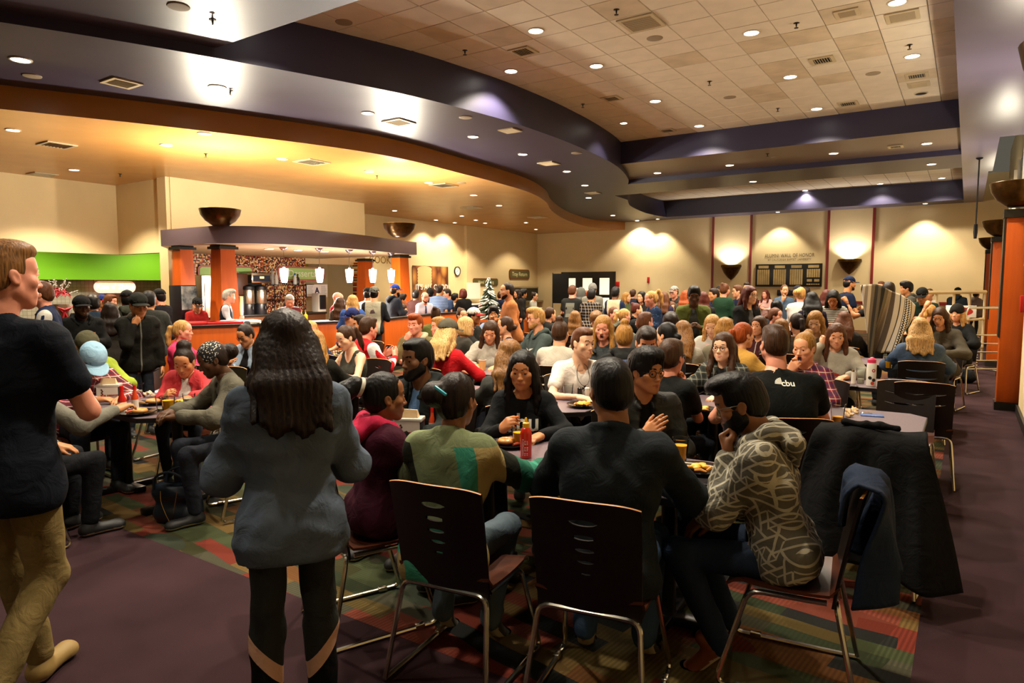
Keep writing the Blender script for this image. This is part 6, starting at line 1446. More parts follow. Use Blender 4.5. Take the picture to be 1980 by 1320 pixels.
P_('woman in a grey cap with long blonde hair and a red top', 868, 640, 7, T_, 138, 'f', 'light', 'backlong', 'paleblonde', 'long', '#b91a20', cap='cap', capc='#4f4a3c', arms=('table', 'table'), lean=6)
P_('person with a bun in an olive jacket near the half wall', 843, 607, 11, T_, 165, 'f', 'light', 'bun', 'brown', 'jacket', '#5d6030', arms=('table', 'table'), lean=6)
P_('woman with short blonde hair and glasses in a charcoal sweater', 902, 630, 8.8, T_, 108, 'f', 'light', 'bob', 'paleblonde', 'sweat', '#35322b', arms=('table', 'table'), lean=6, glasses='#15151a')
P_('man in a red and white cap and black jacket', 917, 610, 11, T_, 66, 'm', 'tan', 'short', 'black', 'jacket', '#1d1d1a', cap='cap', capc='#cfc8b8/#b01a20', arms=('table', 'table'), lean=6)
P_('person with a brown bun behind the short haired blonde', 893, 608, 11.6, T_, 30, 'f', 'light', 'bun', 'brown', 'openjacket', '#516a78', arms=('table', 'table'), lean=4)
P_('man with curly black hair looking at the viewer, pale blue shirt', 954, 605, 12, T_, 0, 'm', 'tan', 'curly', 'black', 'shirt', '#7c8fae', arms=('table', 'table'), lean=4)
P_('woman with glasses in profile beside the laughing brunette', 976, 628, 8.8, T_, -88, 'f', 'light', 'lowbun', 'brown', 'tee', '#16203a', arms=('table', 'table'), lean=4, glasses='#101010')
P_('woman with brown hair from behind, far centre', 1112, 614, 11.4, T_, 175, 'f', 'light', 'long', 'lightbrown', 'long', '#5d1f1c', arms=('table', 'table'), lean=6)
P_('person in a black sweater with dark hair behind the bleached hair', 1064, 606, 11.8, T_, 120, 'f', 'light', 'pony', 'brown', 'sweat', '#1b1b18', arms=('table', 'table'), lean=10)
P_('man with floppy brown hair bent over a plate, patterned jacket', 1153, 615, 10, T_, -10, 'm', 'light', 'thick', 'lightbrown', 'openjacket', '#b8ad92/#6a5a3a', tk='heather', inner='#222222', arms=('table', 'table'), lean=18, hpitch=24)
P_('smiling woman with brown hair tied back, grey hoodie', 1187, 605, 12.4, T_, 40, 'f', 'pink', 'lowbun', 'chestnut', 'hoodie', '#5f5d50', arms=('table', 'table'), lean=6)
P_('woman with a blonde ponytail turned right, grey hoodie', 1208, 609, 11.6, T_, 110, 'f', 'pink', 'pony', 'blonde', 'hoodie', '#55564a', arms=('table', 'table'), lean=6)
P_('person with a dark bun in a black printed hoodie', 1231, 597, 12.8, T_, 100, 'f', 'light', 'bun', 'auburn', 'hoodie', '#151515', arms=('table', 'table'), lean=8)
P_('man with dark hair in a white sweater from behind', 1329, 622, 9.9, T_, 150, 'm', 'light', 'short', 'dark', 'sweat', '#b5ada0', arms=('table', 'table'), lean=8)
P_('woman with auburn hair in profile, dark blue top', 1500, 609, 10.4, T_, 70, 'f', 'pink', 'lowbun', 'chestnut', 'tee', '#1f2c3d', arms=('table', 'chin'), lean=8)
P_('woman with light brown hair parted, from behind', 1510, 634, 8.4, T_, 178, 'f', 'light', 'long', 'lightbrown', 'long', '#3f3a32', arms=('table', 'table'), lean=8)
P_('man with dark curls and a dark jacket, face half hidden', 1501, 596, 12, T_, -10, 'm', 'dark', 'curly', 'black', 'jacket', '#20242a', arms=('chin', 'table'), lean=6)
P_('child like small diner with brown hair at the far centre', 1299, 594, 14, T_, 20, 'f', 'light', 'bob', 'chestnut', 'long', '#4a2b22', arms=('table', 'table'), lean=6)
# ---- people standing in the middle
P_('man in an orange tan sweatshirt standing in profile', 980, 561, 10.5, S_, -78, 'm', 'light', 'buzz', 'dark', 'sweat', '#a8683a', arms=('downbent', 'hold'), beard='stubble', mouth=.2)
P_('man in an olive army jacket over a grey tee looking at the viewer', 1342, 570, 9.6, S_, 4, 'm', 'deep', 'afro', 'black', 'openjacket', '#545a26', inner='#3c3d3b', arms=('hold', 'hold'), hpitch=8)
P_('woman with long auburn hair and glasses holding a cup of orange juice', 1450, 569, 9.3, S_, 48, 'f', 'pale', 'verylong', 'auburn', 'opencard', '#151414', inner='#4a4a4a', arms=('hold', 'hold'), hands=('grip', 'grip'), glasses='#14141a')
P_('woman with a bun in a dark green sweater, back turned', 1402, 559, 13, S_, 140, 'f', 'pink', 'bun', 'chestnut', 'sweat', '#16301f', arms=('hold', 'hold'))
P_('woman with a high blonde ponytail in a navy patterned coat', 1258, 576, 10.9, S_, -70, 'f', 'pink', 'highpony', 'blonde', 'jacket', '#16253f/#3d5870', tk='nordic', arms=('hold', 'hold'), lean=10)
P_('man in a grey and black cap with glasses and a dark hoodie', 1303, 564, 15.5, S_, -38, 'm', 'pink', 'short', 'brown', 'hoodie', '#2a2a27', cap='cap', capc='#8f8d86', glasses='#15151a', arms=('hold', 'hold'))
P_('person with ginger hair behind the army jacket', 1326, 572, 13.6, S_, 160, 'f', 'light', 'long', 'ginger', 'sweat', '#39342c', arms=('hold', 'hold'))
P_('woman with dark auburn hair right behind the army jacket', 1359, 577, 11.8, S_, 190, 'f', 'light', 'long', 'auburn', 'jacket', '#1c1c1c', arms=('hold', 'hold'))
P_('young man in a navy lettered hoodie looking left', 1380, 569, 13.6, S_, -62, 'm', 'tan', 'short', 'dark', 'hoodie', '#16203a', arms=('hold', 'hold'))
P_('person in a black cap beside the green sweater', 1392, 564, 15.2, S_, 150, 'f', 'light', 'long', 'blonde', 'sweat', '#2b2f38', cap='cap', capc='#1b1b1d', arms=('down', 'down'))
P_('man with glasses in a navy sweater, profile to the left', 1426, 562, 14.6, S_, -72, 'm', 'light', 'short', 'chestnut', 'sweat', '#131c33', glasses='#15151a', arms=('hold', 'hold'))
P_('tall man whose forehead shows above the auburn hair', 1444, 556, 15.4, S_, 0, 'm', 'light', 'fade', 'dark', 'tee', '#2a2620', arms=('down', 'down'))
P_('woman in a pale pink top with long dark hair, far wall', 1480, 568, 19.5, S_, -30, 'f', 'pink', 'longside', 'auburn', 'long', '#c39a92', arms=('hold', 'phone'))
P_('laughing woman in a denim shirt with her hand at her throat', 1517, 560, 15, S_, 14, 'f', 'light', 'lowbun', 'chestnut', 'shirt', '#3d4f63/#556a80', tk='denim', arms=('hold', 'chin'), mouth=.8)
P_('man in a dark cap behind the laughing woman', 1542, 562, 16.5, S_, -80, 'm', 'tan', 'short', 'dark', 'jacket', '#2b3550', cap='cap', capc='#2a2a33', arms=('down', 'down'))
P_('blonde woman with braided bun and a white long sleeve, back turned', 1548, 568, 11.6, S_, 176, 'f', 'pink', 'messybun', 'blonde', 'long', '#cfc4bd', arms=('table', 'table'), lean=14)
P_('woman with long black hair bent forward in a dark purple top', 1569, 580, 10, S_, 190, 'f', 'light', 'backlong', 'black', 'long', '#1c1728', arms=('hold', 'hold'), lean=14)
P_('woman with a centre parting in a grey striped tee looking down', 1611, 573, 10.4, S_, -4, 'f', 'tan', 'longcenter', 'black', 'tee', '#6f6d64/#b3afa2', tk='stripes', arms=('hold', 'hold'), lean=14, hpitch=26)
P_('person with auburn hair behind the black haired woman', 1599, 572, 12.6, S_, 160, 'f', 'light', 'long', 'auburn', 'long', '#3a2b22', arms=('down', 'down'))
P_('person with short dark hair far behind the braided bun', 1560, 564, 18, S_, 180, 'm', 'tan', 'short', 'dark', 'tee', '#2d2d30', arms=('down', 'down'))
P_('man in a navy cap and navy tee looking right', 1643, 547, 13, S_, 112, 'm', 'tan', 'short', 'black', 'tee', '#111a30', cap='cap', capc='#16213c', beard='stubble', arms=('hold', 'hold'), bulk=1.12)
P_('person holding up the striped blanket', 1718, 562, 9.6, S_, 178, 'm', 'tan', 'short', 'dark', 'tee', '#23201f', arms=((-.52, .02, 1.47), (.46, .04, 1.42)), hands=('fist', 'fist'))
P_('man far behind the blanket with short brown hair', 1704, 553, 17, S_, -30, 'm', 'light', 'fade', 'chestnut', 'tee', '#3a3a3d', arms=('down', 'down'))
P_('man in a grey hoodie with thick dark hair looking left', 1752, 556, 13.6, S_, -70, 'm', 'tan', 'thick', 'black', 'hoodie', '#46443c', arms=('hold', 'hold'))
P_('man in a black cap and dark green sweater leaning forward', 1783, 569, 12, S_, -12, 'm', 'tan', 'short', 'dark', 'sweat', '#12231a', cap='cap', capc='#141412', arms=('downbent', 'downbent'), lean=16, hpitch=16)
P_('person whose face shows between the railing and the black cap', 1797, 567, 16, S_, -20, 'f', 'light', 'lowbun', 'brown', 'long', '#a99f90', arms=('down', 'down'))
P_('person in a blue grey hoodie and dark cap beyond the railing', 1852, 564, 20, S_, 170, 'm', 'tan', 'short', 'dark', 'hoodie', '#3a4654', cap='cap', capc='#182420', arms=('down', 'down'), bulk=1.15)
P_('person in a white printed hoodie beyond the railing', 1888, 568, 21, S_, 150, 'f', 'tan', 'lowbun', 'dark', 'hoodie', '#a59d95/#5c3b3b', tk='heather', arms=('down', 'down'))
# ---- queue in front of the far wall and doors
P_('man in a black tee with a grey back print, reddish hair', 1107, 562, 14.6, S_, 160, 'm', 'pink', 'short', 'chestnut', 'tee', '#1b1c1a', arms=('hold', 'hold'))
P_('person with the hood of a grey hoodie up', 1124, 566, 17.2, S_, 150, 'm', 'light', 'hooded', 'brown', 'hoodie', '#5a5b55', arms=('down', 'hold'))
P_('person in a red top behind the black tee', 1116, 566, 18, S_, 100, 'm', 'pink', 'short', 'grey', 'sweat', '#9c1822', arms=('down', 'down'))
P_('woman with ginger hair and a dark backpack', 1136, 570, 17.4, S_, 140, 'f', 'light', 'long', 'ginger', 'jacket', '#2a2b28', arms=('down', 'down'))
P_('man in a black and white plaid shirt with dark hair', 1144, 570, 13.6, S_, 160, 'm', 'tan', 'short', 'black', 'shirt', '#231a1a/#0f0d0d/#b7aa98', tk='plaid', arms=('hold', 'hold'), bulk=1.08)
P_('person in a grey knitted beanie behind the plaid shirt', 1146, 559, 15.5, S_, 170, 'm', 'light', 'short', 'brown', 'sweat', '#6d6a60', cap='beanie', capc='#6f6e68', arms=('down', 'down'))
P_('person in a cream raglan tee with navy sleeves', 1190, 566, 15, S_, 158, 'm', 'dark', 'afro', 'black', 'long', '#b9a384/#1c2740', tk='raglan', arms=('hold', 'hold'))
P_('woman with dark blonde hair holding up a phone', 1212, 574, 17, S_, 60, 'f', 'light', 'long', 'darkblonde', 'jacket', '#3f4a2e', arms=('hold', 'phone'))
P_('man in a navy sweater with brown hair, far queue', 1224, 568, 19, S_, 150, 'm', 'light', 'short', 'brown', 'sweat', '#1a2438', arms=('down', 'down'))
P_('woman with long black hair and a dark jacket facing left', 1240, 573, 15, S_, -34, 'f', 'light', 'longcenter', 'black', 'openjacket', '#23201c', inner='#c9c0b2', arms=('hold', 'hold'))
P_('woman with long brown hair behind the patterned coat', 1284, 576, 13.4, S_, 175, 'f', 'light', 'long', 'chestnut', 'long', '#231d33', arms=('down', 'down'))
P_('woman with a dark bun in a pale grey top by the tray return', 1034, 572, 20.6, S_, 70, 'f', 'light', 'bun', 'dark', 'tee', '#a39f94', arms=('down', 'hold'), glasses='#15151a')
P_('man with black hair by the tray return', 1012, 567, 20.2, S_, 110, 'm', 'tan', 'thick', 'black', 'sweat', '#1d1c19', arms=('down', 'down'))
P_('woman with long dark hair in profile by the tray return', 1000, 567, 19.7, S_, -60, 'f', 'light', 'long', 'dark', 'jacket', '#221d1a', arms=('down', 'down'))
P_('person in a coral red sweater with short black hair', 940, 578, 18.7, S_, 128, 'f', 'tan', 'short', 'dark', 'sweat', '#c03a34', arms=('down', 'hold'))
P_('woman with long black hair by the small tree', 953, 575, 19.3, S_, 170, 'f', 'light', 'long', 'black', 'jacket', '#1d1a17', arms=('down', 'down'))
P_('man in a navy sweatshirt behind the orange tan sweatshirt', 968, 571, 19.6, S_, 160, 'm', 'light', 'short', 'brown', 'sweat', '#121a31', arms=('down', 'down'))
P_('man in a blue striped polo with his back turned', 850, 560, 16.7, S_, 150, 'm', 'tan', 'short', 'dark', 'polo', '#263a60/#7c8ea8', tk='stripes', arms=('down', 'down'), bulk=1.12)
P_('bald man with glasses in a white shirt and blue tie', 822, 574, 16, S_, 22, 'm', 'pink', 'balding', 'brown', 'shirt', '#b9b7c4', glasses='#2a2320', beard='stubble', arms=('down', 'down'))
P_('man in a dark maroon shirt by the bread poster', 804, 570, 16.8, S_, 160, 'm', 'dark', 'short', 'black', 'sweat', '#2f1714', arms=('down', 'down'))
P_('person with a black beanie behind the white shirt', 832, 567, 17.4, S_, 170, 'm', 'dark', 'short', 'black', 'jacket', '#15140f', cap='beanie', capc='#12110e', arms=('down', 'down'))
P_('man in profile behind the striped polo', 864, 567, 17.6, S_, -70, 'm', 'pink', 'short', 'dark', 'tee', '#2a3a58', arms=('down', 'down'))
P_('person in a black vest with pale sleeves', 880, 575, 18.1, S_, 120, 'f', 'tan', 'short', 'black', 'vest', '#14151a', inner='#b3a89a', arms=('down', 'hold'))
P_('woman with red brown bobbed hair in black', 895, 567, 17.5, S_, -150, 'f', 'tan', 'bob', 'auburn', 'sweat', '#100f0f', arms=('hold', 'hold'), bulk=1.08)
# ---- in front of the kiosk
P_('man in a bright blue cap and dark hoodie looking right', 765, 561, 14.8, S_, 118, 'm', 'tan', 'short', 'dark', 'hoodie', '#1b2029', cap='cap', capc='#1f3f9a', beard='full', arms=('hold', 'hold'), bulk=1.1)
P_('man in a grey cap and pale raglan shirt with a back print', 724, 567, 12.8, S_, 165, 'm', 'light', 'short', 'dark', 'long', '#8c8672/#191a1d', tk='raglan', cap='capback', capc='#5a5a52', arms=('hold', 'hold'), bulk=1.1)
P_('person in a black cap and white polo behind the grey cap', 712, 568, 14, S_, 150, 'm', 'tan', 'short', 'black', 'polo', '#c9c8cc', cap='cap', capc='#121214', arms=('down', 'down'))
P_('person with dark hair bent toward the counter', 777, 578, 15.6, S_, 100, 'f', 'tan', 'thick', 'dark', 'sweat', '#2a2522', arms=('hold', 'hold'), lean=10)
P_('woman with dark hair in a pink hoodie seated behind the half wall', 778, 596, 15, T_, 60, 'f', 'light', 'long', 'brown', 'hoodie', '#b07a74', arms=('hold', 'hold'), lean=8, hpitch=20)
P_('woman with long wavy brown hair from behind at the counter', 658, 588, 13.2, S_, 160, 'f', 'light', 'wavy', 'brown', 'sweat', '#3a3026', arms=('hold', 'hold'))
P_('woman with straight blonde hair in a blue hoodie at the counter', 682, 583, 11.8, S_, 175, 'f', 'light', 'verylong', 'blonde', 'hoodie', '#2f4a86', arms=('hold', 'hold'))
P_('man in a navy snapback cap in front of the half wall', 680, 614, 9.6, T_, -62, 'm', 'light', 'short', 'dark', 'tee', '#2c3a5c', cap='cap', capc='#1b2350', arms=('table', 'table'))
P_('dark haired diner behind the red track jacket', 698, 626, 9, T_, -80, 'm', 'tan', 'short', 'dark', 'long', '#33302b', arms=('table', 'table'))
P_('bald man with glasses in a red tee behind the counter', 654, 576, 13.6, S_, 72, 'm', 'pink', 'bald', 'grey', 'tee', '#8e1722', glasses='#1a1416', arms=('hold', 'hold'), bulk=1.1)
P_('kiosk worker with grey hair and a moustache in a dark red shirt', 560, 580, 13.4, S_, 2, 'm', 'pink', 'short', 'grey', 'shirt', '#5c2326', arms=('hold', 'hold'), hpitch=22, bulk=1.15)
P_('grey haired man in a navy vest over a pale shirt', 443, 572, 12.7, S_, 82, 'm', 'pink', 'quiff', 'grey', 'vest', '#10131d', inner='#a7a3aa', arms=('downbent', 'hold'))
P_('kiosk worker in a black cap and red shirt', 382, 598, 12.9, S_, 18, 'm', 'light', 'short', 'dark', 'tee', '#8c1c1a', cap='cap', capc='#141414', arms=('hold', 'hold'), hpitch=18)
# ---- left side, standing
P_('man in a black cap and black windbreaker drinking from a clear cup', 268, 588, 7.6, S_, 16, 'm', 'tan', 'short', 'black', 'jacket', '#15140f/#6a675a', tk='zip', cap='cap', capc='#1c1d18', arms=('down', 'mouth'), hands=('relax', 'grip'), hpitch=6)
P_('man in a black cap and black hoodie with a red gold chest print', 158, 592, 8.2, S_, 12, 'm', 'deep', 'short', 'black', 'hoodie', '#0e0e0d', cap='cap', capc='#141413', beard='stubble', arms=('hold', 'hold'), bulk=1.15)
P_('man with glasses in a navy jacket with white shoulder stripes', 78, 566, 7.1, S_, -98, 'm', 'pink', 'short', 'chestnut', 'jacket', '#1b2540/#c9c4ba', tk='sidestripe', glasses='#1c1917', arms=('hold', 'down'))
P_('person with black hair and a blue jacket, back turned in the queue', 180, 586, 10.6, S_, 180, 'm', 'tan', 'thick', 'black', 'jacket', '#1f2c3a', arms=('down', 'down'))
P_('woman with long dark hair from behind in the queue', 213, 602, 8.9, S_, 178, 'f', 'light', 'long', 'dark', 'jacket', '#2a2620', arms=('down', 'down'))
P_('man with short ginger hair in the queue', 214, 582, 12.4, S_, 60, 'm', 'pink', 'short', 'chestnut', 'tee', '#a11d22', arms=('down', 'down'))
P_('person in a blue and red cap far in the queue', 198, 582, 13.6, S_, 30, 'm', 'tan', 'short', 'dark', 'tee', '#3a3a40', cap='cap', capc='#20306e/#a01c22', arms=('down', 'down'))
P_('man in a black cap and olive hoodie, back turned', 246, 578, 10.1, S_, 178, 'm', 'tan', 'short', 'black', 'hoodie', '#2b2d22', cap='cap', capc='#121212', arms=('down', 'down'), bulk=1.1)
P_('man in a charcoal sweater seen from behind the windbreaker', 288, 580, 9, S_, 168, 'm', 'tan', 'short', 'black', 'sweat', '#33342f', arms=('down', 'hold'), bulk=1.15)
P_('man in a black cap and black shirt beside the pier', 307, 573, 11.6, S_, -130, 'm', 'pink', 'short', 'black', 'tee', '#12131a', cap='cap', capc='#111111', arms=('hold', 'hold'))
# ================================================================== chairs
M_ply = mat('dark_stained_plywood', '#130a07', .35, var=.25, scale=4, stretch=(14, 14, 1.2)); M_plyseat = mat('brown_plywood_seat', '#4a2414', .3, var=.2, scale=3, stretch=(2, 10, 2)); M_plyedge = mat('raw_plywood_edge', '#b57a3e', .5, var=.2, scale=30)
M_tube = mat('chair_chrome', '#c9c3b2', .2, metal=1.0)
def shell_mesh(slots, w=.44):
 """curved back panel with real slots: rows follow the slot outlines"""
 nx = 22; xs = [-w / 2 + w * i / nx for i in range(nx + 1)]
 zb, zt = .415, .90
 bands = []                                                  # (function z(x), hole above?)
 lines = [lambda x: zb]; hole = []
 for (zc, hw, hh) in slots:
  def lo(x, zc=zc, hw=hw, hh=hh): return zc - max(hh * math.sqrt(max(0, 1 - (x / hw) ** 2)), .0006) + .012 * (x / hw) ** 2 * (hw > .1)
  def hi(x, zc=zc, hw=hw, hh=hh): return zc + max(hh * math.sqrt(max(0, 1 - (x / hw) ** 2)), .0006) + .012 * (x / hw) ** 2 * (hw > .1)
  lines += [lo, hi]; hole += [0, hw]
 lines.append(lambda x: zt - .02 * (x / (w / 2)) ** 4); hole.append(0)
 def pt(x, z, off):
  t = (z - zb) / (zt - zb); y = -.185 - .105 * t ** 1.15 + .030 * (x / (w / 2)) ** 2 * (.4 + .6 * t)
  return (x * (1 - .04 * (1 - t)), y + off, z)
 m = MB(); rows = [[ln(x) for x in xs] for ln in lines]
 R = []; H = []
 for r in range(len(rows) - 1):
  k = 4 if (hole[r] == 0 and max(rows[r + 1]) - min(rows[r]) > .1) else 1
  for q in range(k): R.append([a + (b - a) * q / k for a, b in zip(rows[r], rows[r + 1])]); H.append(hole[r])
 R.append(rows[-1])
 for off, flip in ((.006, 0), (-.006, 1)):
  vs = [pt(x, z, off) for row in R for x, z in zip(xs, row)]; fs = []
  for r in range(len(R) - 1):
   for i in range(nx):
    xm = (xs[i] + xs[i + 1]) / 2
    if H[r] and abs(xm) < H[r]: continue
    f = (r * (nx + 1) + i, r * (nx + 1) + i + 1, (r + 1) * (nx + 1) + i + 1, (r + 1) * (nx + 1) + i); fs.append(f if flip else tuple(reversed(f)))
  m.add(vs, fs)
 def wall(pl):
  n = len(pl); m.add([pt(x, z, .006) for x, z in pl] + [pt(x, z, -.006) for x, z in pl], [(i, i + 1, n + i + 1, n + i) for i in range(n - 1)])
 wall([(xs[0], row[0]) for row in R]); wall([(xs[-1], row[-1]) for row in R]); wall([(x, z) for x, z in zip(xs, R[0])])
 for r in range(len(R) - 1):
  if H[r]:
   for row in (R[r], R[r + 1]): wall([(x, z) for x, z in zip(xs, row) if abs(x) <= H[r] + .01])
 edge = MB(); pl = [(x, z) for x, z in zip(xs, R[-1])]; n = len(pl)
 edge.add([pt(x, z, .0062) for x, z in pl] + [(lambda q: (q[0], q[1], q[2] + .003))(pt(x, z, 0)) for x, z in pl] + [pt(x, z, -.0062) for x, z in pl], [(i, i + 1, n + i + 1, n + i) for i in range(n - 1)] + [(n + i, n + i + 1, 2 * n + i + 1, 2 * n + i) for i in range(n - 1)])
 return m, edge
def seat_mesh(w=.44, d=.44):
 m = MB(); nx, ny = 10, 12
 for off, flip in ((.006, 0), (-.006, 1)):
  vs = []
  for j in range(ny + 1):
   t = j / ny; y = -.195 + d * t
   for i in range(nx + 1):
    x = (-.5 + i / nx) * w * (1 - .10 * max(0, t - .75) * 4 * (abs(-.5 + i / nx) * 2) ** 2)
    z = .447 + .020 * (2 * i / nx - 1) ** 2 - .010 * math.sin(math.pi * min(1, t * 1.2)) - (.035 * ((t - .82) / .18) ** 2 if t > .82 else 0) + (.04 * ((.1 - t) / .1) ** 2 if t < .1 else 0)
    vs.append((x, y, z + off))
  fs = [(j * (nx + 1) + i, j * (nx + 1) + i + 1, (j + 1) * (nx + 1) + i + 1, (j + 1) * (nx + 1) + i) for j in range(ny) for i in range(nx)]
  m.add(vs, fs if not flip else [tuple(reversed(f)) for f in fs])
 n = nx + 1; tot = n * (ny + 1); ring = [i for i in range(n)] + [j * n + nx for j in range(1, ny + 1)] + [ny * n + i for i in range(nx - 1, -1, -1)] + [j * n for j in range(ny - 1, 0, -1)]
 k = len(ring); m.f += [(ring[i], ring[i] + tot, ring[(i + 1) % k] + tot, ring[(i + 1) % k]) for i in range(k)]; m.mi += [0] * k
 return m
def bend(pts, r=.05, n=4):
 out = [Vector(pts[0])]
 for i in range(1, len(pts) - 1):
  a, b, c = Vector(pts[i - 1]), Vector(pts[i]), Vector(pts[i + 1]); p = b + (a - b).normalized() * r; q = b + (c - b).normalized() * r
  for k in range(n + 1): t = k / n; out.append(p.lerp(b, t).lerp(b.lerp(q, t), t))
 out.append(Vector(pts[-1])); return out
def make_chair(slots):
 sh, ed = shell_mesh(slots); d = {}
 d['backrest'] = (sh.mesh('backrest'), M_ply); d['top_edge'] = (ed.mesh('top_edge'), M_plyedge); d['seat'] = (seat_mesh().mesh('seat'), M_plyseat)
 d['rear_frame'] = (MB().tube(bend([(-.245, -.275, .014), (-.205, -.185, .428), (.205, -.185, .428), (.245, -.275, .014)], .05), .0115, 8).mesh('rear_frame'), M_tube)
 for s, nm in ((-1, 'side_frame'), (1, 'side_frame_')):
  d[nm] = (MB().tube(bend([(s * .245, -.28, .012), (s * .245, .27, .012), (s * .2, .15, .425), (s * .2, -.15, .43)], .05), .0115, 8).mesh('side_frame'), M_tube)
  d['glide' + nm] = (MB().rbox(s * .245 - .014, s * .245 + .014, .14, .19, 0, .028, .004).mesh('glide'), M_tube)
 for k, (me, m) in d.items(): me.materials.append(m)
 return d
SLOT5 = [(.595, .030, .006), (.645, .038, .0075), (.695, .044, .009), (.75, .049, .011), (.812, .053, .013)]
SLOT2 = [(.70, .15, .008), (.79, .15, .008)]
CHAIRS = {'five': make_chair(SLOT5), 'two': make_chair(SLOT2)}
NCH = 0
def chair(x, y, rz, lb, kind='five'):
 global NCH
 NCH += 1
 t = thing('dining_chair', lb, 'chair', (x, y, 0), rz, 'plywood chairs with sled frames')
 for k, (me, m) in CHAIRS[kind].items():
  nm = 'side_frame' if k.startswith('side') else ('glide' if k.startswith('glide') else k)
  o = bpy.data.objects.new(nm, me); COL.objects.link(o); o.parent = t
 return t
def chair_for(key, lb, kind='five', back=-.03, turn=0):
 k = [q for q in PEOPLE if q.startswith(key)][0]; p = PEOPLE[k]; rz = p['rz'] + math.radians(turn)
 return chair(p['root'][0] - math.sin(rz) * back, p['root'][1] + math.cos(rz) * back, rz, lb, kind)
for key, lb, turn in [('woman with a ponytail in a maroon', 'plywood chair under the woman in the maroon hoodie', 0),
                      ('bearded man in a grey hoodie', 'plywood chair seen from the side under the triangle hoodie', 0), ('woman with long black hair in a black lettered', 'plywood chair of the woman in the lettered shirt', 0), ('man with glasses in an open black', 'plywood chair of the man in the leather jacket', 0),
                      ('bearded man in a blue tee', 'plywood chair of the man in the blue tee', 0), ('man in a white v neck', 'plywood chair of the man in the white tee', 0), ('woman with very long brown hair', 'plywood chair behind the very long brown hair', 0), ('broad man', 'plywood chair under the broad man in black', 0),
                      ('woman eating pizza', 'plywood chair of the woman eating pizza', 0), ('woman in a coral', 'plywood chair of the woman in the coral jacket', 0), ('woman in a bandana', 'plywood chair of the woman in the bandana', 0), ('man in a red plaid shirt', 'plywood chair of the man in the light blue cap', 0),
                      ('person in a grey sweater reaching', 'plywood chair with brown seat beside the tall walking man', 0), ('man with glasses in a black tee biting', 'plywood chair of the man biting a pastry', 0), ('woman with glasses and shoulder', 'plywood chair of the woman in the dark plaid jacket', 0),
                      ('woman with straight blonde hair and a black jacket', 'plywood chair behind the blonde in the black jacket', 0), ('woman in a dark tank', 'plywood chair of the woman in the tank top', 0), ('woman in a grey cap with long', 'plywood chair of the woman in the grey cap', 0)]:
 chair_for(key, lb, turn=turn)
for key, lb in [('blonde woman in a denim', 'chair with two long slots behind the denim jacket'), ('brunette looking down in a grey lace', 'chair of the brunette in the lace up sweatshirt'), ('woman in a pale grey sweatshirt with a red', 'chair of the woman with her fist at her ear'), ('blonde woman talking', 'chair of the blonde woman talking'), ('man in a red track', 'chair of the man in the red track jacket'), ('red haired man', 'chair of the red haired man'), ('brunette laughing', 'chair of the laughing brunette')]:
 chair_for(key, lb, 'two')
chair(-1.81, 2.327, math.radians(7.9), 'plywood chair with five slots under the patchwork cardigan'); chair(-1.215, 2.475, math.radians(10.9), 'plywood chair with five slots behind the black jacket')
for q, pp in PEOPLE.items():
 if pp['seated'] and not any(c.location.xy == pp['obj'].location.xy or (c.location.xy - pp['obj'].location.xy).length < .22 for c in bpy.data.objects if c.name.startswith('dining_chair')):
  w = q.split(' '); chair(pp['root'][0] + math.sin(pp['rz']) * .03, pp['root'][1] - math.cos(pp['rz']) * .03, pp['rz'], 'chair under the ' + ' '.join(w[:12]), 'two')
p = at_z(1728, 800, .80); chair(float(p[0]), 6.35, math.pi, 'empty chair with two long slots in front of the bottle table', 'two')
chair(float(p[0]) + .12, 6.85, 0.04, 'empty chair with a bag strap pushed under the bottle table', 'two')
p = at_z(1745, 830, .9); COATX, COATY = -.38, 4.42
chair(COATX, COATY, math.radians(-6), 'empty chair hidden under the black coat')
p = at_z(255, 725, .85); chair(-6.0, 3.75, math.radians(200), 'empty dark chair behind the left table, nearer', 'two'); chair(-6.45, 3.6, math.radians(190), 'empty dark chair behind the left table, farther', 'two')
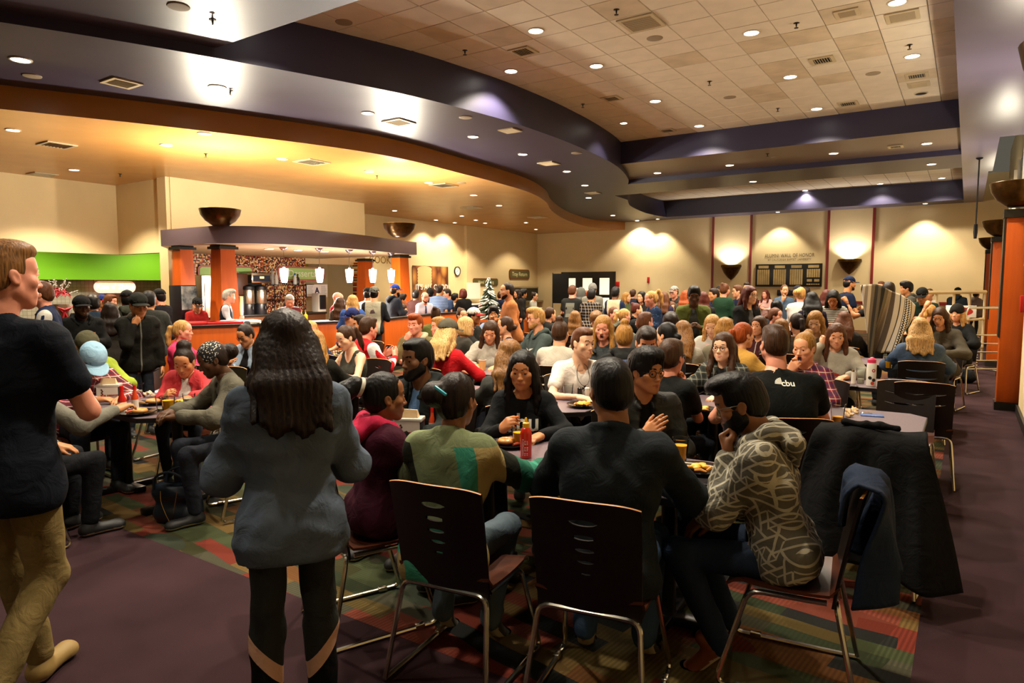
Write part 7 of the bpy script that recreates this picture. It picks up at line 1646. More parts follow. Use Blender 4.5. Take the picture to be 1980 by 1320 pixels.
# ================================================================== tables
def top_mat():
 m, nt, b = _nt('mauve_laminate'); tc = N(nt, 'ShaderNodeTexCoord'); no = N(nt, 'ShaderNodeTexNoise', i_Scale=90.0, i_Detail=4.0); L(nt, tc.outputs['Object'], no.inputs['Vector'])
 cr = N(nt, 'ShaderNodeValToRGB'); e = cr.color_ramp.elements; e[0].position = .35; e[0].color = (*lin('#5f4f55'), 1); e[1].position = .65; e[1].color = (*lin('#77646a'), 1); L(nt, no.outputs['Fac'], cr.inputs[0]); L(nt, cr.outputs[0], b.inputs['Base Color']); b.inputs['Roughness'].default_value = .32; return m
M_top = top_mat(); M_edge = mat('table_edge_black', '#141013', .4)
ZT = .757
def table(x0, x1, y0, y1, lb, rz=0):
 cx, cy = (x0 + x1) / 2, (y0 + y1) / 2; w, d = (x1 - x0) / 2, (y1 - y0) / 2; c = .11
 t = thing('dining_table', lb, 'table', (cx, cy, 0), rz, 'mauve topped dining tables')
 def oc(w, d, c): return [(-w + c, -d), (w - c, -d), (w, -d + c), (w, d - c), (w - c, d), (-w + c, d), (-w, d - c), (-w, -d + c)]
 m = MB(); m.prism(oc(w, d, c), ZT - .035, ZT - .002); obj('edge_band', m, M_edge, t)
 m = MB(); m.prism(oc(w - .006, d - .006, c), ZT - .01, ZT); obj('table_top', m, M_top, t)
 for s in (-1, 1):
  px = s * w * .62
  obj('column', MB().lathe([(.045, .05), (.04, .08), (.04, ZT - .06), (.06, ZT - .04)], 14, (px, 0, 0)), M_blackmetal, t)
  obj('mount_plate', MB().box(px - .18, px + .18, -.18, .18, ZT - .05, ZT - .036), M_blackmetal, t)
  obj('foot', MB().rbox(px - .04, px + .04, -d * .78, d * .78, .0, .05, .012), M_blackmetal, t); obj('foot', MB().rbox(px - .22, px + .22, -.04, .04, .002, .052, .012), M_blackmetal, t)
 return t
table(-2.62, -.86, 2.80, 3.55, 'mauve table with the nearest group and a red sauce bottle', math.radians(3))
table(-2.0, -.20, 4.98, 5.78, 'mauve table with crumpled napkins beside the broad man')
table(-1.75, -.11, 7.03, 7.78, 'mauve table with the white drink bottle and a tablet')
table(-1.7, -.07, 9.15, 10.0, 'mauve table of the blonde in the denim jacket')
table(-4.0, -2.35, 4.38, 5.12, 'mauve table in front of the man in the white tee')
table(-6.05, -4.78, 2.47, 3.22, 'mauve table at the left with ketchup and juice')
table(-6.25, -4.75, 4.42, 5.0 - .05, 'mauve table of the woman in the tank top')
table(-5.2, -3.75, 5.82, 6.48, 'mauve table with two tan paper cups')
table(-7.0, -5.35, 6.1, 6.75, 'mauve table of the man in the red track jacket')
table(-3.35, -1.85, 7.62, 8.2, 'mauve table behind the ponytail and the phone')
table(-7.6, -6.3, 5.15, 5.75, 'mauve table with cups by the orange half wall')
table(-5.0, -3.6, 7.85, 8.5, 'mauve table of the man with the bleached hair')
table(-7.0, -5.6, 10.4, 11.1, 'mauve table near the second half wall')
table(-4.6, -3.0, 9.5, 10.15, 'mauve table at the far centre')
# ================================================================== things on the tables
def clear():
 m, nt, b = _nt('clear_plastic'); out = nt.nodes['Material Output']; nt.nodes.remove(b)
 tr_ = N(nt, 'ShaderNodeBsdfTransparent'); tr_.inputs[0].default_value = (.93, .95, .95, 1); gl = N(nt, 'ShaderNodeBsdfGlossy'); gl.inputs['Roughness'].default_value = .08
 lw = N(nt, 'ShaderNodeLayerWeight'); lw.inputs[0].default_value = .12; mx = N(nt, 'ShaderNodeMixShader'); L(nt, lw.outputs['Fresnel'], mx.inputs[0]); L(nt, tr_.outputs[0], mx.inputs[1]); L(nt, gl.outputs[0], mx.inputs[2]); L(nt, mx.outputs[0], out.inputs[0]); return m
M_clear = clear(); M_oj = mat('orange_juice', '#f0a51c', .3, var=.08, scale=20); M_oj.node_tree.nodes['Principled BSDF'].inputs['Emission Strength'].default_value = 0
M_water = mat('cloudy_water', '#b9b39a', .15); M_plate = mat('black_glazed_plate', '#0e0d0f', .12, coat=.5)
def onto(u, v, z=ZT): p = at_z(u, v, z); return (float(p[0]), float(p[1]), z + .001)
def cup(p, lb, fill='oj', level=.6, h=.118, r=.043):
 t = thing('drinking_cup', lb, 'cup', p, 0, 'clear plastic cups')
 obj('wall', MB().lathe([(r * .72, 0), (r * .74, .003), (r * 1.0, h), (r * 1.04, h), (r * 1.04, h - .004), (r * .97, h - .006), (r * .70, .006), (0, .006)], 22, caps='s'), M_clear, t)
 if fill:
  hl = h * level; r1 = r * (.70 + .27 * level) - .0015
  obj('drink', MB().lathe([(0, .007), (r * .69, .007), (r1, hl), (0, hl + .001)], 22), {'oj': M_oj, 'water': M_water}[fill], t)
 return t
def plate(p, lb, food='eggs', r=.125):
 t = thing('dinner_plate', lb, 'plate', p, random.uniform(0, 6), 'black plates')
 obj('dish', MB().lathe([(0, .003), (r * .6, .003), (r * .72, .008), (r, .020), (r, .023), (r * .72, .013), (r * .6, .009), (0, .009)], 32), M_plate, t)
 rr = random.Random(int(p[0] * 100 + p[1] * 37))
 if food in ('eggs', 'mix'):
  f = Field((-.08, -.08, -.01), (.08, .08, .07), .005)
  for k in range(9): f.ell((rr.uniform(-.035, .035), rr.uniform(-.03, .03), .018 + rr.uniform(0, .014)), (.018, .016, .012), .008)
  f.ripple(.004, 220, 5); f.cut((0, 0, -1), -.009); V, F = f.mesh(1); obj('scrambled_eggs', npmesh('scrambled_eggs', [(V, F, 0)], [mat('egg_yellow', '#e8b23a', .5, var=.2, scale=30)]), None, t)
  for k in range(5):
   a = rr.uniform(0, 6); q = Vector((math.cos(a) * .055, math.sin(a) * .055, .018)); dr = Vector((math.cos(a + 1.2), math.sin(a + 1.2), 0)) * .03
   obj('potato_wedge', MB().tube([tuple(q - dr), tuple(q + Vector((0, 0, .006))), tuple(q + dr)], [.006, .009, .005], 6), mat('potato_gold', '#c9822c', .5), t)
 if food in ('donut', 'mix2'):
  prof = [(.022 + .020 * (1 - math.cos(a)) * 1.0 if False else .034 + .02 * math.cos(a), .028 + .017 * math.sin(a)) for a in np.linspace(-math.pi, math.pi, 13)]
  obj('donut', MB().lathe(prof, 22, (.02, 0, 0), caps=''), mat('donut_glaze', '#c98a4c', .25, var=.15, scale=20), t)
  obj('sausage', MB().tube([(-.07, -.03, .02), (-.06, .0, .022), (-.05, .035, .02)], [.008, .010, .008], 8), mat('sausage_red', '#a8452a', .35), t)
 return t
def sauce(p, lb, body, cap, h=.2, r=.03, kind='squeeze', label=None):
 t = thing('sauce_bottle', lb, 'bottle', p, random.uniform(0, 6))
 if kind == 'squeeze':
  obj('body', MB().lathe([(0, 0), (r, .002), (r * 1.02, .01), (r * 1.02, h * .62), (r * .8, h * .72), (r * .55, h * .76), (.0, h * .76)], 24), body, t)
  obj('cap', MB().lathe([(r * .56, h * .75), (r * .6, h * .75), (r * .6, h * .86), (r * .3, h * .89), (r * .22, h * .97), (r * .12, h), (0, h)], 18), cap, t)
 else:
  obj('body', MB().lathe([(0, 0), (r, .002), (r * 1.02, .01), (r * 1.0, h * .5), (r * .55, h * .68), (r * .42, h * .86), (0, h * .86)], 20), body, t)
  obj('cap', MB().lathe([(r * .46, h * .82), (r * .5, h * .82), (r * .48, h), (0, h)], 16), cap, t)
 if label: obj('label', MB().lathe([(r * 1.035, h * .08), (r * 1.035, h * .42)], 24, caps=''), label, t)
 return t
def dispenser(p, rz, lb, nap=True):
 t = thing('napkin_dispenser', lb, 'napkin dispenser', p, rz)
 obj('body', MB().rbox(-.055, .055, -.085, .085, 0, .135, .008), mat('dispenser_black', '#1b1a1a', .35), t)
 obj('front_card', MB().box(.0555, .0565, -.078, .078, .008, .125), mat('card_white', '#cfc8bd', .5), t); obj('front_card', MB().box(-.0565, -.0555, -.078, .078, .008, .125), mat('card_white', '#cfc8bd', .5), t)
 obj('side_trim', MB().rbox(-.058, .058, -.088, .088, .118, .142, .006), mat('dispenser_grey', '#b9b6ac', .35), t)
 me = text_mesh('the season', .03, bold=.001); me.transform(face_to((1, 0, 0)) @ Matrix.Translation((.015, .055, .058))); obj('card_lettering', me, mat('card_red', '#a03028', .5), t)
 for k in range(5): obj('card_dot', MB().lathe([(0, 0), (.0065, 0), (.0065, .001), (0, .001)], 10, M=face_to((1, 0, 0)) @ Matrix.Translation((-.04 + .006 * (k % 2), .1 - .012 * k, .0566))), mat('card_brown', '#5a2a22', .5), t)
 if nap: obj('napkin', MB().add([(-.03, -.06, .14), (.03, -.06, .14), (.03, .06, .14), (-.03, .06, .14), (-.012, -.05, .19), (.02, -.045, .195), (.025, .055, .19), (-.01, .05, .186)], [(0, 1, 5, 4), (1, 2, 6, 5), (2, 3, 7, 6), (3, 0, 4, 7), (4, 5, 6, 7)]), mat('napkin_tan', '#d8b98a', .8), t)
 return t
def crumple(p, lb, r=.05, c='#d5b78a'):
 f = Field((-.09, -.09, -.01), (.09, .09, .09), .006); rr = random.Random(int(p[0] * 91))
 for k in range(9): f.ell((rr.uniform(-.6, .6) * r, rr.uniform(-.6, .6) * r, .012 + rr.uniform(0, .6) * r), (r * rr.uniform(.2, .5), r * rr.uniform(.2, .5), r * .12), .004, 'u', [[math.cos(k), math.sin(k), 0], [-math.sin(k) * .7, math.cos(k) * .7, .7], [math.sin(k) * .7, -math.cos(k) * .7, .7]])
 f.ripple(.006, 160, 3); f.cut((0, 0, -1), 0); V, F = f.mesh(0); o = obj('crumpled_napkin', npmesh('crumpled_napkin', [(V, F, 0)], [mat('napkin_' + c[1:], c, .85)]), None, None, p); tag(o, lb, 'napkin'); return o
def slab(p, rz, w, d, h, m, lb, cat, name, screen=None):
 t = thing(name, lb, cat, p, rz); obj('case', MB().rbox(-w / 2, w / 2, -d / 2, d / 2, 0, h, min(h * .3, .004)), m, t)
 obj('screen', MB().box(-w / 2 + .006, w / 2 - .006, -d / 2 + .008, d / 2 - .008, h, h + .0006), screen or mat('dark_screen', '#0c0d10', .1), t); return t
M_ketchup = mat('ketchup_red', '#b3140c', .25, coat=.4); M_sri = mat('chili_sauce_red', '#b8210c', .2, coat=.5, var=.15, scale=10); M_yel = mat('cap_yellow', '#dfa712', .35); M_redcap = mat('cap_red', '#c0120e', .35); M_lbl = mat('bottle_label_white', '#cdbfae', .5)
b_ = sauce(onto(1017, 885), 'red chili sauce bottle with a yellow nozzle on the nearest table', M_sri, M_yel, .225, .031)
ml = MB()
for k in range(11):
 for j in range(3 if k % 4 else 1):
  a0 = math.radians(-115 + j * 22); w = .16 + .1 * random.random()
  vs = []; z = .105 - k * .0085
  for q in range(4): a = a0 + w * q / 3; vs += [(math.cos(a) * .0322, math.sin(a) * .0322, z), (math.cos(a) * .0322, math.sin(a) * .0322, z + .0035)]
  ml.add(vs, [(0, 2, 3, 1), (2, 4, 5, 3), (4, 6, 7, 5)])
b_.rotation_euler.z = math.radians(20); obj('label_print', ml, mat('white_print', '#e8ddd2', .5), b_)
cup(onto(1315, 890), 'clear cup of orange juice in front of the leather jacket', 'oj', .68, .125, .046)
plate(onto(1352, 912), 'black plate of scrambled eggs by the triangle hoodie', 'eggs', .13); o = obj('fork', MB().tube([(-.09, 0, .004), (.02, .0, .01), (.09, .01, .004)], .004, 6), mat('white_plastic', '#d8d2c6', .4), None, onto(1345, 900, ZT + .022)); tag(o, 'white plastic fork on the plate of eggs', 'fork')
slab(onto(1372, 936), math.radians(20), .16, .1, .012, mat('phone_case_black', '#101012', .4), 'black phone under the edge of the egg plate', 'phone', 'phone')
plate(onto(985, 862), 'black plate with a donut in front of the lettered shirt', 'donut'); plate(onto(955, 838), 'black plate of food behind the donut plate', 'mix')
dispenser(onto(792, 850), math.radians(-62), 'grey napkin dispenser on the nearest table'); sauce(onto(836, 838), 'hot sauce bottle with a red cap beside the nearest dispenser', mat('hot_sauce', '#c2401a', .25), M_redcap, .17, .022, 'glass', M_lbl); cup(onto(822, 832), 'clear cup of juice behind the hot sauce', 'oj', .6)
cup(onto(1003, 862), 'clear cup of juice beside the red chili bottle', 'oj', .7)
cup(onto(1098, 772), 'clear cup with ice in front of the white tee', 'water', .35, .13, .046); plate(onto(1126, 786), 'black plate of food on the white tee table', 'mix')
for u, c, lb in [(1121, '#121113', 'black pepper shaker near the white tee'), (1135, '#cfc8b8', 'white salt shaker near the white tee')]:
 t = thing('shaker', lb, 'shaker', onto(u, 772), 0); obj('body', MB().lathe([(0, 0), (.02, .002), (.022, .01), (.02, .085), (0, .085)], 16), mat('shaker_' + c[1:], c, .3), t); obj('lid', MB().lathe([(.0205, .082), (.021, .095), (.015, .1), (0, .1)], 16), mat('shaker_' + c[1:], c, .3), t)
plate(onto(1098, 752), 'black plate with a red and yellow garnish', 'mix2')
cup(onto(1619, 817), 'tall clear cup with a little orange juice', 'oj', .32, .135, .05); crumple(onto(1642, 806), 'crumpled tan napkin beside the tall cup', .06); crumple(onto(1652, 800), 'smaller crumpled napkin behind the other', .045)
slab(onto(1686, 804), .2, .15, .075, .008, mat('phone_blue', '#4a6aa8', .3), 'light blue phone on the napkin table', 'phone', 'phone', mat('phone_blue', '#4a6aa8', .3))
t = thing('key_ring', 'ring of keys beside the light blue phone', 'keys', onto(1668, 799), 0); obj('ring', MB().tube([(math.cos(a) * .015, math.sin(a) * .015, .003) for a in np.linspace(0, 2 * math.pi, 13)[:-1]], .0015, 5, closed=True), M_tube, t)
for k in range(4): a = k * .5; obj('key', MB().box(.015, .065, -.006, .006, .001, .004, Matrix.Rotation(a, 4, 'Z')), M_tube, t)
plate(onto(1357, 795), 'black plate of food by the man biting a pastry', 'mix')
t = thing('drink_bottle', 'white drink bottle with a pink lid and stickers', 'bottle', onto(1684, 746), 0)
obj('body', MB().lathe([(0, 0), (.04, .002), (.042, .01), (.042, .2), (.034, .225), (0, .225)], 26), mat('bottle_white', '#d9d2c2', .3), t); obj('lid', MB().lathe([(.034, .22), (.038, .222), (.038, .25), (.025, .262), (.012, .272), (0, .274)], 20), mat('lid_pink', '#d1335a', .35), t)
for k, (a, z, c) in enumerate([(-60, .15, '#b01f28'), (-100, .08, '#1b1a1c'), (-55, .06, '#1b1a1c'), (-70, .03, '#b8402c')]):
 M = Matrix.Rotation(math.radians(a), 4, 'Z') @ Matrix.Translation((.0421, 0, z)) @ face_to((1, 0, 0)); obj('sticker', MB().lathe([(.008 if k == 0 else 0, 0), (.016, 0), (.016, .0008), (.008 if k == 0 else 0, .0008)], 18, M=M, caps=''), mat('sticker_' + c[1:], c, .4), t)
cup(onto(1664, 741), 'clear glass beside the white drink bottle', 'water', .3, .15, .042); slab(onto(1742, 737), .05, .26, .18, .008, mat('tablet_white', '#c9c5be', .35), 'white tablet on the bottle table', 'tablet', 'tablet', mat('tablet_screen', '#b7b3ad', .3)); slab((*onto(1727, 735)[:2], ZT + .011), .5, .14, .07, .009, mat('phone_case_black', '#101012', .4), 'phone lying on the white tablet', 'phone', 'phone')
slab(onto(1645, 747), .1, .13, .07, .008, mat('phone_case_black', '#101012', .4), 'dark phone left of the white drink bottle', 'phone', 'phone')
t = thing('salt_shaker', 'tall narrow shaker on the bottle table', 'shaker', onto(1650, 742), 0); obj('body', MB().lathe([(0, 0), (.022, .002), (.02, .12), (0, .12)], 14), mat('shaker_cfc8b8', '#cfc8b8', .3), t); obj('lid', MB().lathe([(.0205, .118), (.02, .135), (0, .138)], 14), M_tube, t)
o = obj('bag_strap', MB().tube([(-.1, 0, .0), (-.08, 0, .06), (0, 0, .085), (.08, 0, .06), (.1, 0, 0)], .009, 8), mat('strap_brown', '#5a2c16', .5), None, onto(1720, 752)); tag(o, 'brown looped bag strap on the bottle table', 'strap')
cup(onto(1718, 712), 'clear cup of orange juice by the denim jacket', 'oj', .6, .13, .047)
for u, lb in ((902, 'tan paper cup, left of the pair'), (933, 'tan paper cup, right of the pair')):
 t = thing('paper_cup', lb, 'cup', onto(u, 716), 0, 'tan paper cups'); obj('body', MB().lathe([(.028, 0), (.03, .002), (.042, .118), (.040, .118), (.028, .004)], 20, caps='s'), mat('paper_cup_tan', '#c9975a', .6), t); obj('rim', MB().lathe([(.041, .115), (.045, .116), (.045, .121), (.040, .121)], 20, caps=''), M_white, t); obj('drink', MB().lathe([(0, .1), (.039, .1)], 16), mat('coffee', '#2c170c', .2), t)
plate(onto(918, 709), 'black plate behind the tan paper cups', 'eggs')
dispenser(onto(212, 775), math.radians(-40), 'black and white napkin dispenser on the left table'); sauce(onto(237, 799), 'red ketchup bottle on the left table', M_ketchup, M_redcap, .205, .029, 'glass', M_lbl); sauce(onto(262, 792), 'orange hot sauce bottle on the left table', mat('hot_sauce', '#c2401a', .25), M_redcap, .19, .023, 'glass', M_lbl)
plate(onto(266, 801), 'black plate with a glazed donut at the table corner', 'donut', .135); cup(onto(326, 800), 'full cup of orange juice on the left table', 'oj', .8, .128, .048); cup(onto(313, 795), 'clear empty cup behind the orange juice', 'water', .2); cup(onto(366, 792), 'clear cup of pale drink near the bandana', 'water', .7, .125, .046); cup(onto(268, 768), 'clear cup behind the hot sauce', 'water', .5)
plate(onto(350, 782), 'black plate of food in front of the coral jacket', 'mix'); plate(onto(298, 781), 'black plate with a small donut in the middle of the left table', 'donut'); crumple(onto(290, 768), 'crumpled napkin on the left table', .05, '#cdbb9d'); crumple(onto(398, 787), 'crumpled napkin beside the bandana', .045, '#c2b090')
slab(onto(428, 789), .3, .2, .14, .008, mat('tablet_white', '#c9c5be', .35), 'pale tablet at the right end of the left table', 'tablet', 'tablet')
for i, (u, v, f) in enumerate([(637, 684, 'oj'), (647, 681, 'oj'), (655, 686, 'water'), (663, 683, 'water')]): cup((*[float(c) for c in at_d(u, 700, 8.6)[:2]], ZT + .001), 'clear cup on the half wall table, %s from the left' % ['first', 'second', 'third', 'fourth'][i], f, .6, .13, .046)
plate((-6.05, 6.35, ZT + .001), 'black plate in front of the red haired man', 'mix'); cup((-5.75, 6.4, ZT + .001), 'clear cup near the red haired man', 'water', .6); cup((-4.3, 8.1, ZT + .001), 'clear cup held near the bleached hair', 'water', .7)
plate((-2.6, 7.9, ZT + .001), 'black plate near the phone', 'mix'); plate((-3.1, 7.85, ZT + .001), 'black plate at the far middle table', 'mix')
# ================================================================== held things, prints on clothes, coats, bags
from mathutils.bvhtree import BVHTree
def who(k): return PEOPLE[[q for q in PEOPLE if q.startswith(k)][0]]
def decal(key, me_or_txt, size, x, z, front, col, width=None, off=.004, bold=0, part=None, roll=0):
 """lettering printed on a garment: laid onto the cloth surface"""
 p = who(key); T = p['T']
 g = [o for o in p['obj'].children if o.name.split('.')[0] in ('shirt', 'sweatshirt', 'hoodie', 'jacket', 'tank_top', 'cardigan')]
 g = g[0] if part is None else [o for o in g if o.name.startswith(part)][0]
 bv = BVHTree.FromPolygons([v.co for v in g.data.vertices], [list(q.vertices) for q in g.data.polygons])
 me = text_mesh(me_or_txt, size, bold=bold) if isinstance(me_or_txt, str) else me_or_txt.mesh('print', False)
 bm = bmesh.new(); bm.from_mesh(me); bmesh.ops.triangulate(bm, faces=bm.faces)
 for _ in range(2):
  es = [e for e in bm.edges if e.calc_length() > .02]
  if es: bmesh.ops.subdivide_edges(bm, edges=es, cuts=1); bmesh.ops.triangulate(bm, faces=bm.faces)
 bm.to_mesh(me); bm.free()
 if width:
  xs = [v.co.x for v in me.vertices]; s = width / (max(xs) - min(xs))
  for v in me.vertices: v.co.x *= s; v.co.y *= s
 cr, sr = math.cos(roll), math.sin(roll)
 for v in me.vertices:
  lx, lz = v.co.x * cr - v.co.y * sr, v.co.x * sr + v.co.y * cr
  lx = (-lx if front else lx) + x; o_ = Vector(ap(T, (lx, .2 if front else -.3, z + lz))); d = Vector((T[:3, 1] * (-1 if front else 1)).tolist()).normalized()
  h = bv.ray_cast(o_, d)
  v.co = (h[0] - d * off) if h[0] is not None else Vector(ap(T, (lx, .12 if front else -.12, z + lz)))
 o = obj('print', me, mat('print_' + col[1:], col, .6), p['obj']); return o
decal('woman with long black hair in a black lettered', 'cbu', .12, 0, .325, True, '#d8d2c4', .22, bold=.002); decal('woman with long black hair in a black lettered', 'KINESIOLOGY', .04, 0, .25, True, '#b9b3a6', .22)
decal('broad man', 'cbu', .05, .03, .43, False, '#d8d2c4', .07, bold=.001)
fan = MB()
for k in range(6): a = math.radians(100 + k * 14); fan.add([(0, 0, 0), (.04 * math.cos(a - .09), .04 * math.sin(a - .09), 0), (.04 * math.cos(a + .07), .04 * math.sin(a + .07), 0)], [(0, 1, 2)])
decal('broad man', fan, 1, .0, .425, False, '#d8d2c4')
decal('woman in a coral', 'HALE', .08, 0, .24, True, '#20242c', .16, part='shirt')
decal('man in a black cap and black hoodie', 'REVENGE', .05, -.07, .33, True, '#d8843a', .12, bold=.003)
decal('man with bleached hair', 'Mizuno', .08, 0, .20, True, '#d8cfc4', .18, bold=.002)
bird = MB().add([(-.09, .05, 0), (-.02, .01, 0), (.0, -.03, 0), (.02, .015, 0), (.11, .055, 0), (.03, .045, 0), (0, .02, 0), (-.03, .035, 0)], [(0, 1, 7), (1, 2, 6, 7), (2, 3, 5, 6), (3, 4, 5)])
decal('man with bleached hair', bird, 1, 0, .30, True, '#d8cfc4')
decal('blonde woman talking', MB().add([(-.1, .04, 0), (.1, .03, 0), (.03, .0, 0), (.02, -.05, 0), (-.01, .0, 0)], [(0, 4, 3, 2, 1)]), 1, 0, .22, True, '#c99a9c')
decal('young man in a navy', 'CALIFORNIA', .05, 0, .30, True, '#b9b3a6', .2); decal('young man in a navy', 'BAPTIST', .06, 0, .22, True, '#b9b3a6', .2)
sq = MB()
for k in range(7): a = k * .9; sq.tube([(math.cos(a) * .02, math.sin(a) * .02, 0), (math.cos(a) * .05, math.sin(a) * .05 + .01, 0), (math.cos(a + .5) * .075, math.sin(a + .5) * .075, 0)], .004, 3)
decal('woman with a high bun seen', sq, 1, 0, .30, False, '#cfc9bd')
decal('woman in a pale grey sweatshirt with a red', MB().lathe([(.05, 0), (.085, 0)], 24, a0=.2, a1=2.9), 1, .0, .20, True, '#a8331f')
decal('woman in a pale grey sweatshirt with a red', MB().add([(-.045, -.03, 0), (.03, -.03, 0), (.03, .03, 0), (-.045, .03, 0)], [(0, 1, 2, 3)]), 1, .0, .215, True, '#e0d6c4'); decal('woman in a pale grey sweatshirt with a red', MB().add([(.035, -.03, 0), (.06, -.03, 0), (.06, .015, 0), (.035, .015, 0)], [(0, 1, 2, 3)]), 1, .0, .2, True, '#1d2f6b')
decal('woman in a dark tank', 'CAL BAP', .03, 0, .20, True, '#cfc9bd', .1)
decal('man in a black tee with a grey', MB().add([(-.1, -.17, 0), (.1, -.17, 0), (.1, .14, 0), (-.1, .14, 0)], [(0, 1, 2, 3)]), 1, 0, .26, False, '#5d5c50')
decal('man in a grey cap and pale', MB().add([(-.05, -.03, 0), (.06, -.02, 0), (.02, .05, 0), (-.03, .03, 0)], [(0, 1, 2, 3)]), 1, 0, .3, False, '#3a2222'); decal('man in a grey cap and pale', 'NORTH RIDGE', .035, 0, .4, False, '#5f5b4c', .2)
decal('bearded man in a blue tee', 'and', .05, -.01, .2, True, '#b0282c', .1, part='shirt')
decal('woman in a bandana', 'ok', .1, -.02, .22, True, '#cfc9bd', .08, part='shirt')
p = who('man in a white v neck'); T = p['T']; nk = MB(); pts = [ap(T, (sx * .055 * math.sin(a), -.01 + .1 * (1 - math.cos(a)) / 2 + .02, .50 - .17 * (1 - math.cos(a)) / 2)) for sx in (-1, 1) for a in (np.linspace(.3, math.pi, 7) if sx < 0 else np.linspace(math.pi, .3, 7))]
nl = obj('necklace', MB().tube([tuple(q + np.array([0, .028, 0])) for q in pts], .0022, 5), M_dk, p['obj']); c = ap(T, (0, .145, .315)); cm = MB()
for k in range(4): M = Matrix.Translation(c) @ Matrix.Rotation(math.pi / 2, 4, 'X') @ Matrix.Rotation(k * math.pi / 2, 4, 'Z'); cm.add([tuple(M @ Vector(q)) for q in [(-.004, 0, -.002), (.004, 0, -.002), (.012, .024, -.002), (-.012, .024, -.002), (-.004, 0, .002), (.004, 0, .002), (.012, .024, .002), (-.012, .024, .002)]], [(3, 2, 1, 0), (4, 5, 6, 7), (0, 1, 5, 4), (1, 2, 6, 5), (2, 3, 7, 6), (3, 0, 4, 7)])
obj('pendant', cm, M_dk, nl)
def in_head(key, name, mb, m):
 p = who(key); return obj(name, mb, m, p['obj'], None, Matrix([list(r) for r in p['H']]))
in_head('woman with a ponytail in a maroon', 'scrunchie', MB().tube([tuple(Vector((.006, -.128, .053)) + Matrix.Rotation(-.3, 3, 'X') @ Vector((math.cos(a) * .04, 0, math.sin(a) * .04))) for a in np.linspace(0, 2 * math.pi, 15)[:-1]], .012, 8, closed=True), mat('scrunchie_white', '#cfc6b4', .8))
in_head('woman with clipped up hair', 'hair_clip', MB().rbox(-.035, .035, -.006, .006, -.006, .006, .003, Matrix.Translation((.02, -.168, .055)) @ Matrix.Rotation(.5, 4, 'Y')), mat('clip_teal', '#35a5b5', .3))
f = Field((-.12, -.13, -.02), (.12, .12, .16), .007); _shell(f, .010); f.cut((0, -.6, -1), -.005, .008); f.cut((0, -1, -.1), .085, .01); f.ell((0, .16, -.02), (.075, .10, .075), .01, 's'); V, F = f.mesh(1)
bmx, nt, b = _nt('paisley_bandana'); vo = N(nt, 'ShaderNodeTexVoronoi', i_Scale=70.0); tc = N(nt, 'ShaderNodeTexCoord'); L(nt, tc.outputs['Object'], vo.inputs['Vector']); cr = N(nt, 'ShaderNodeValToRGB'); cr.color_ramp.interpolation = 'CONSTANT'; e = cr.color_ramp.elements; e[0].color = (*lin('#c9c3b4'), 1); e[1].position = .32; e[1].color = (*lin('#131214'), 1); L(nt, vo.outputs['Distance'], cr.inputs[0]); L(nt, cr.outputs[0], b.inputs['Base Color']); b.inputs['Roughness'].default_value = .85
p = who('woman in a bandana'); obj('bandana', npmesh('bandana', [(V, F, 0)], [bmx]), None, p['obj'], None, Matrix([list(r) for r in p['H']]))
for s in (-1, 1): in_head('woman in a coral', 'hoop_earring', MB().tube([(s * .082, -.004 + math.cos(a) * .018, -.06 + math.sin(a) * .018) for a in np.linspace(0, 2 * math.pi, 15)[:-1]], .0018, 5, closed=True), mat('silver', '#c9c9cf', .2, metal=1))
p = who('bald man with glasses in a white'); decal('bald man with glasses in a white', MB().add([(-.018, .12, 0), (.018, .12, 0), (.035, -.2, 0), (0, -.24, 0), (-.035, -.2, 0)], [(0, 4, 3, 2, 1)]), 1, 0, .34, True, '#27324f', off=.01)
p = who('woman in a dark tank'); A = p['arms'][0]
obj('watch', MB().tube([tuple(A[2] + (A[1] - A[2]) * .12 + q) for q in [Vector((math.cos(a) * .031, math.sin(a) * .0, math.sin(a) * .031)) for a in np.linspace(0, 2 * math.pi, 13)[:-1]]], .009, 6, closed=True), M_dk, p['obj'])
# ---- things in hands
def hand_world(key, i, off=(0, .07, -.035)):
 p = who(key); B = p['hands'][i]; q = ap(B, off); R = rotz(p['rz']); return R[:3, :3] @ q + np.array([p['root'][0], p['root'][1], 0])
def held_cup(key, i, lb, fill, level, tilt=(0, 0), off=(-.005, .075, -.045), h=.13):
 q = hand_world(key, i, off); t = cup((float(q[0]), float(q[1]), float(q[2]) - h * .55), lb, fill, level, h, .043); t.rotation_euler = (tilt[0], tilt[1], 0); return t
held_cup('man in a black cap and black windbreaker', 1, 'clear cup raised to the mouth of the man in the windbreaker', 'water', .3, (.5, 0)); held_cup('woman with long auburn', 0, 'cup of orange juice held by the auburn haired woman', 'oj', .6); held_cup('blonde woman in a hot pink', 1, 'clear cup held up by the woman in hot pink', 'water', .3)
q = hand_world('blonde woman looking at her pink', 1, (0, .09, -.03)); t = slab((float(q[0]), float(q[1]), float(q[2])), 0, .072, .145, .009, mat('phone_pink', '#c98a86', .3), 'pink phone held up by the blonde woman', 'phone', 'phone', mat('phone_pink_back', '#b9807c', .3)); t.rotation_euler = (math.radians(70), 0, who('blonde woman looking')['rz'] + math.pi)
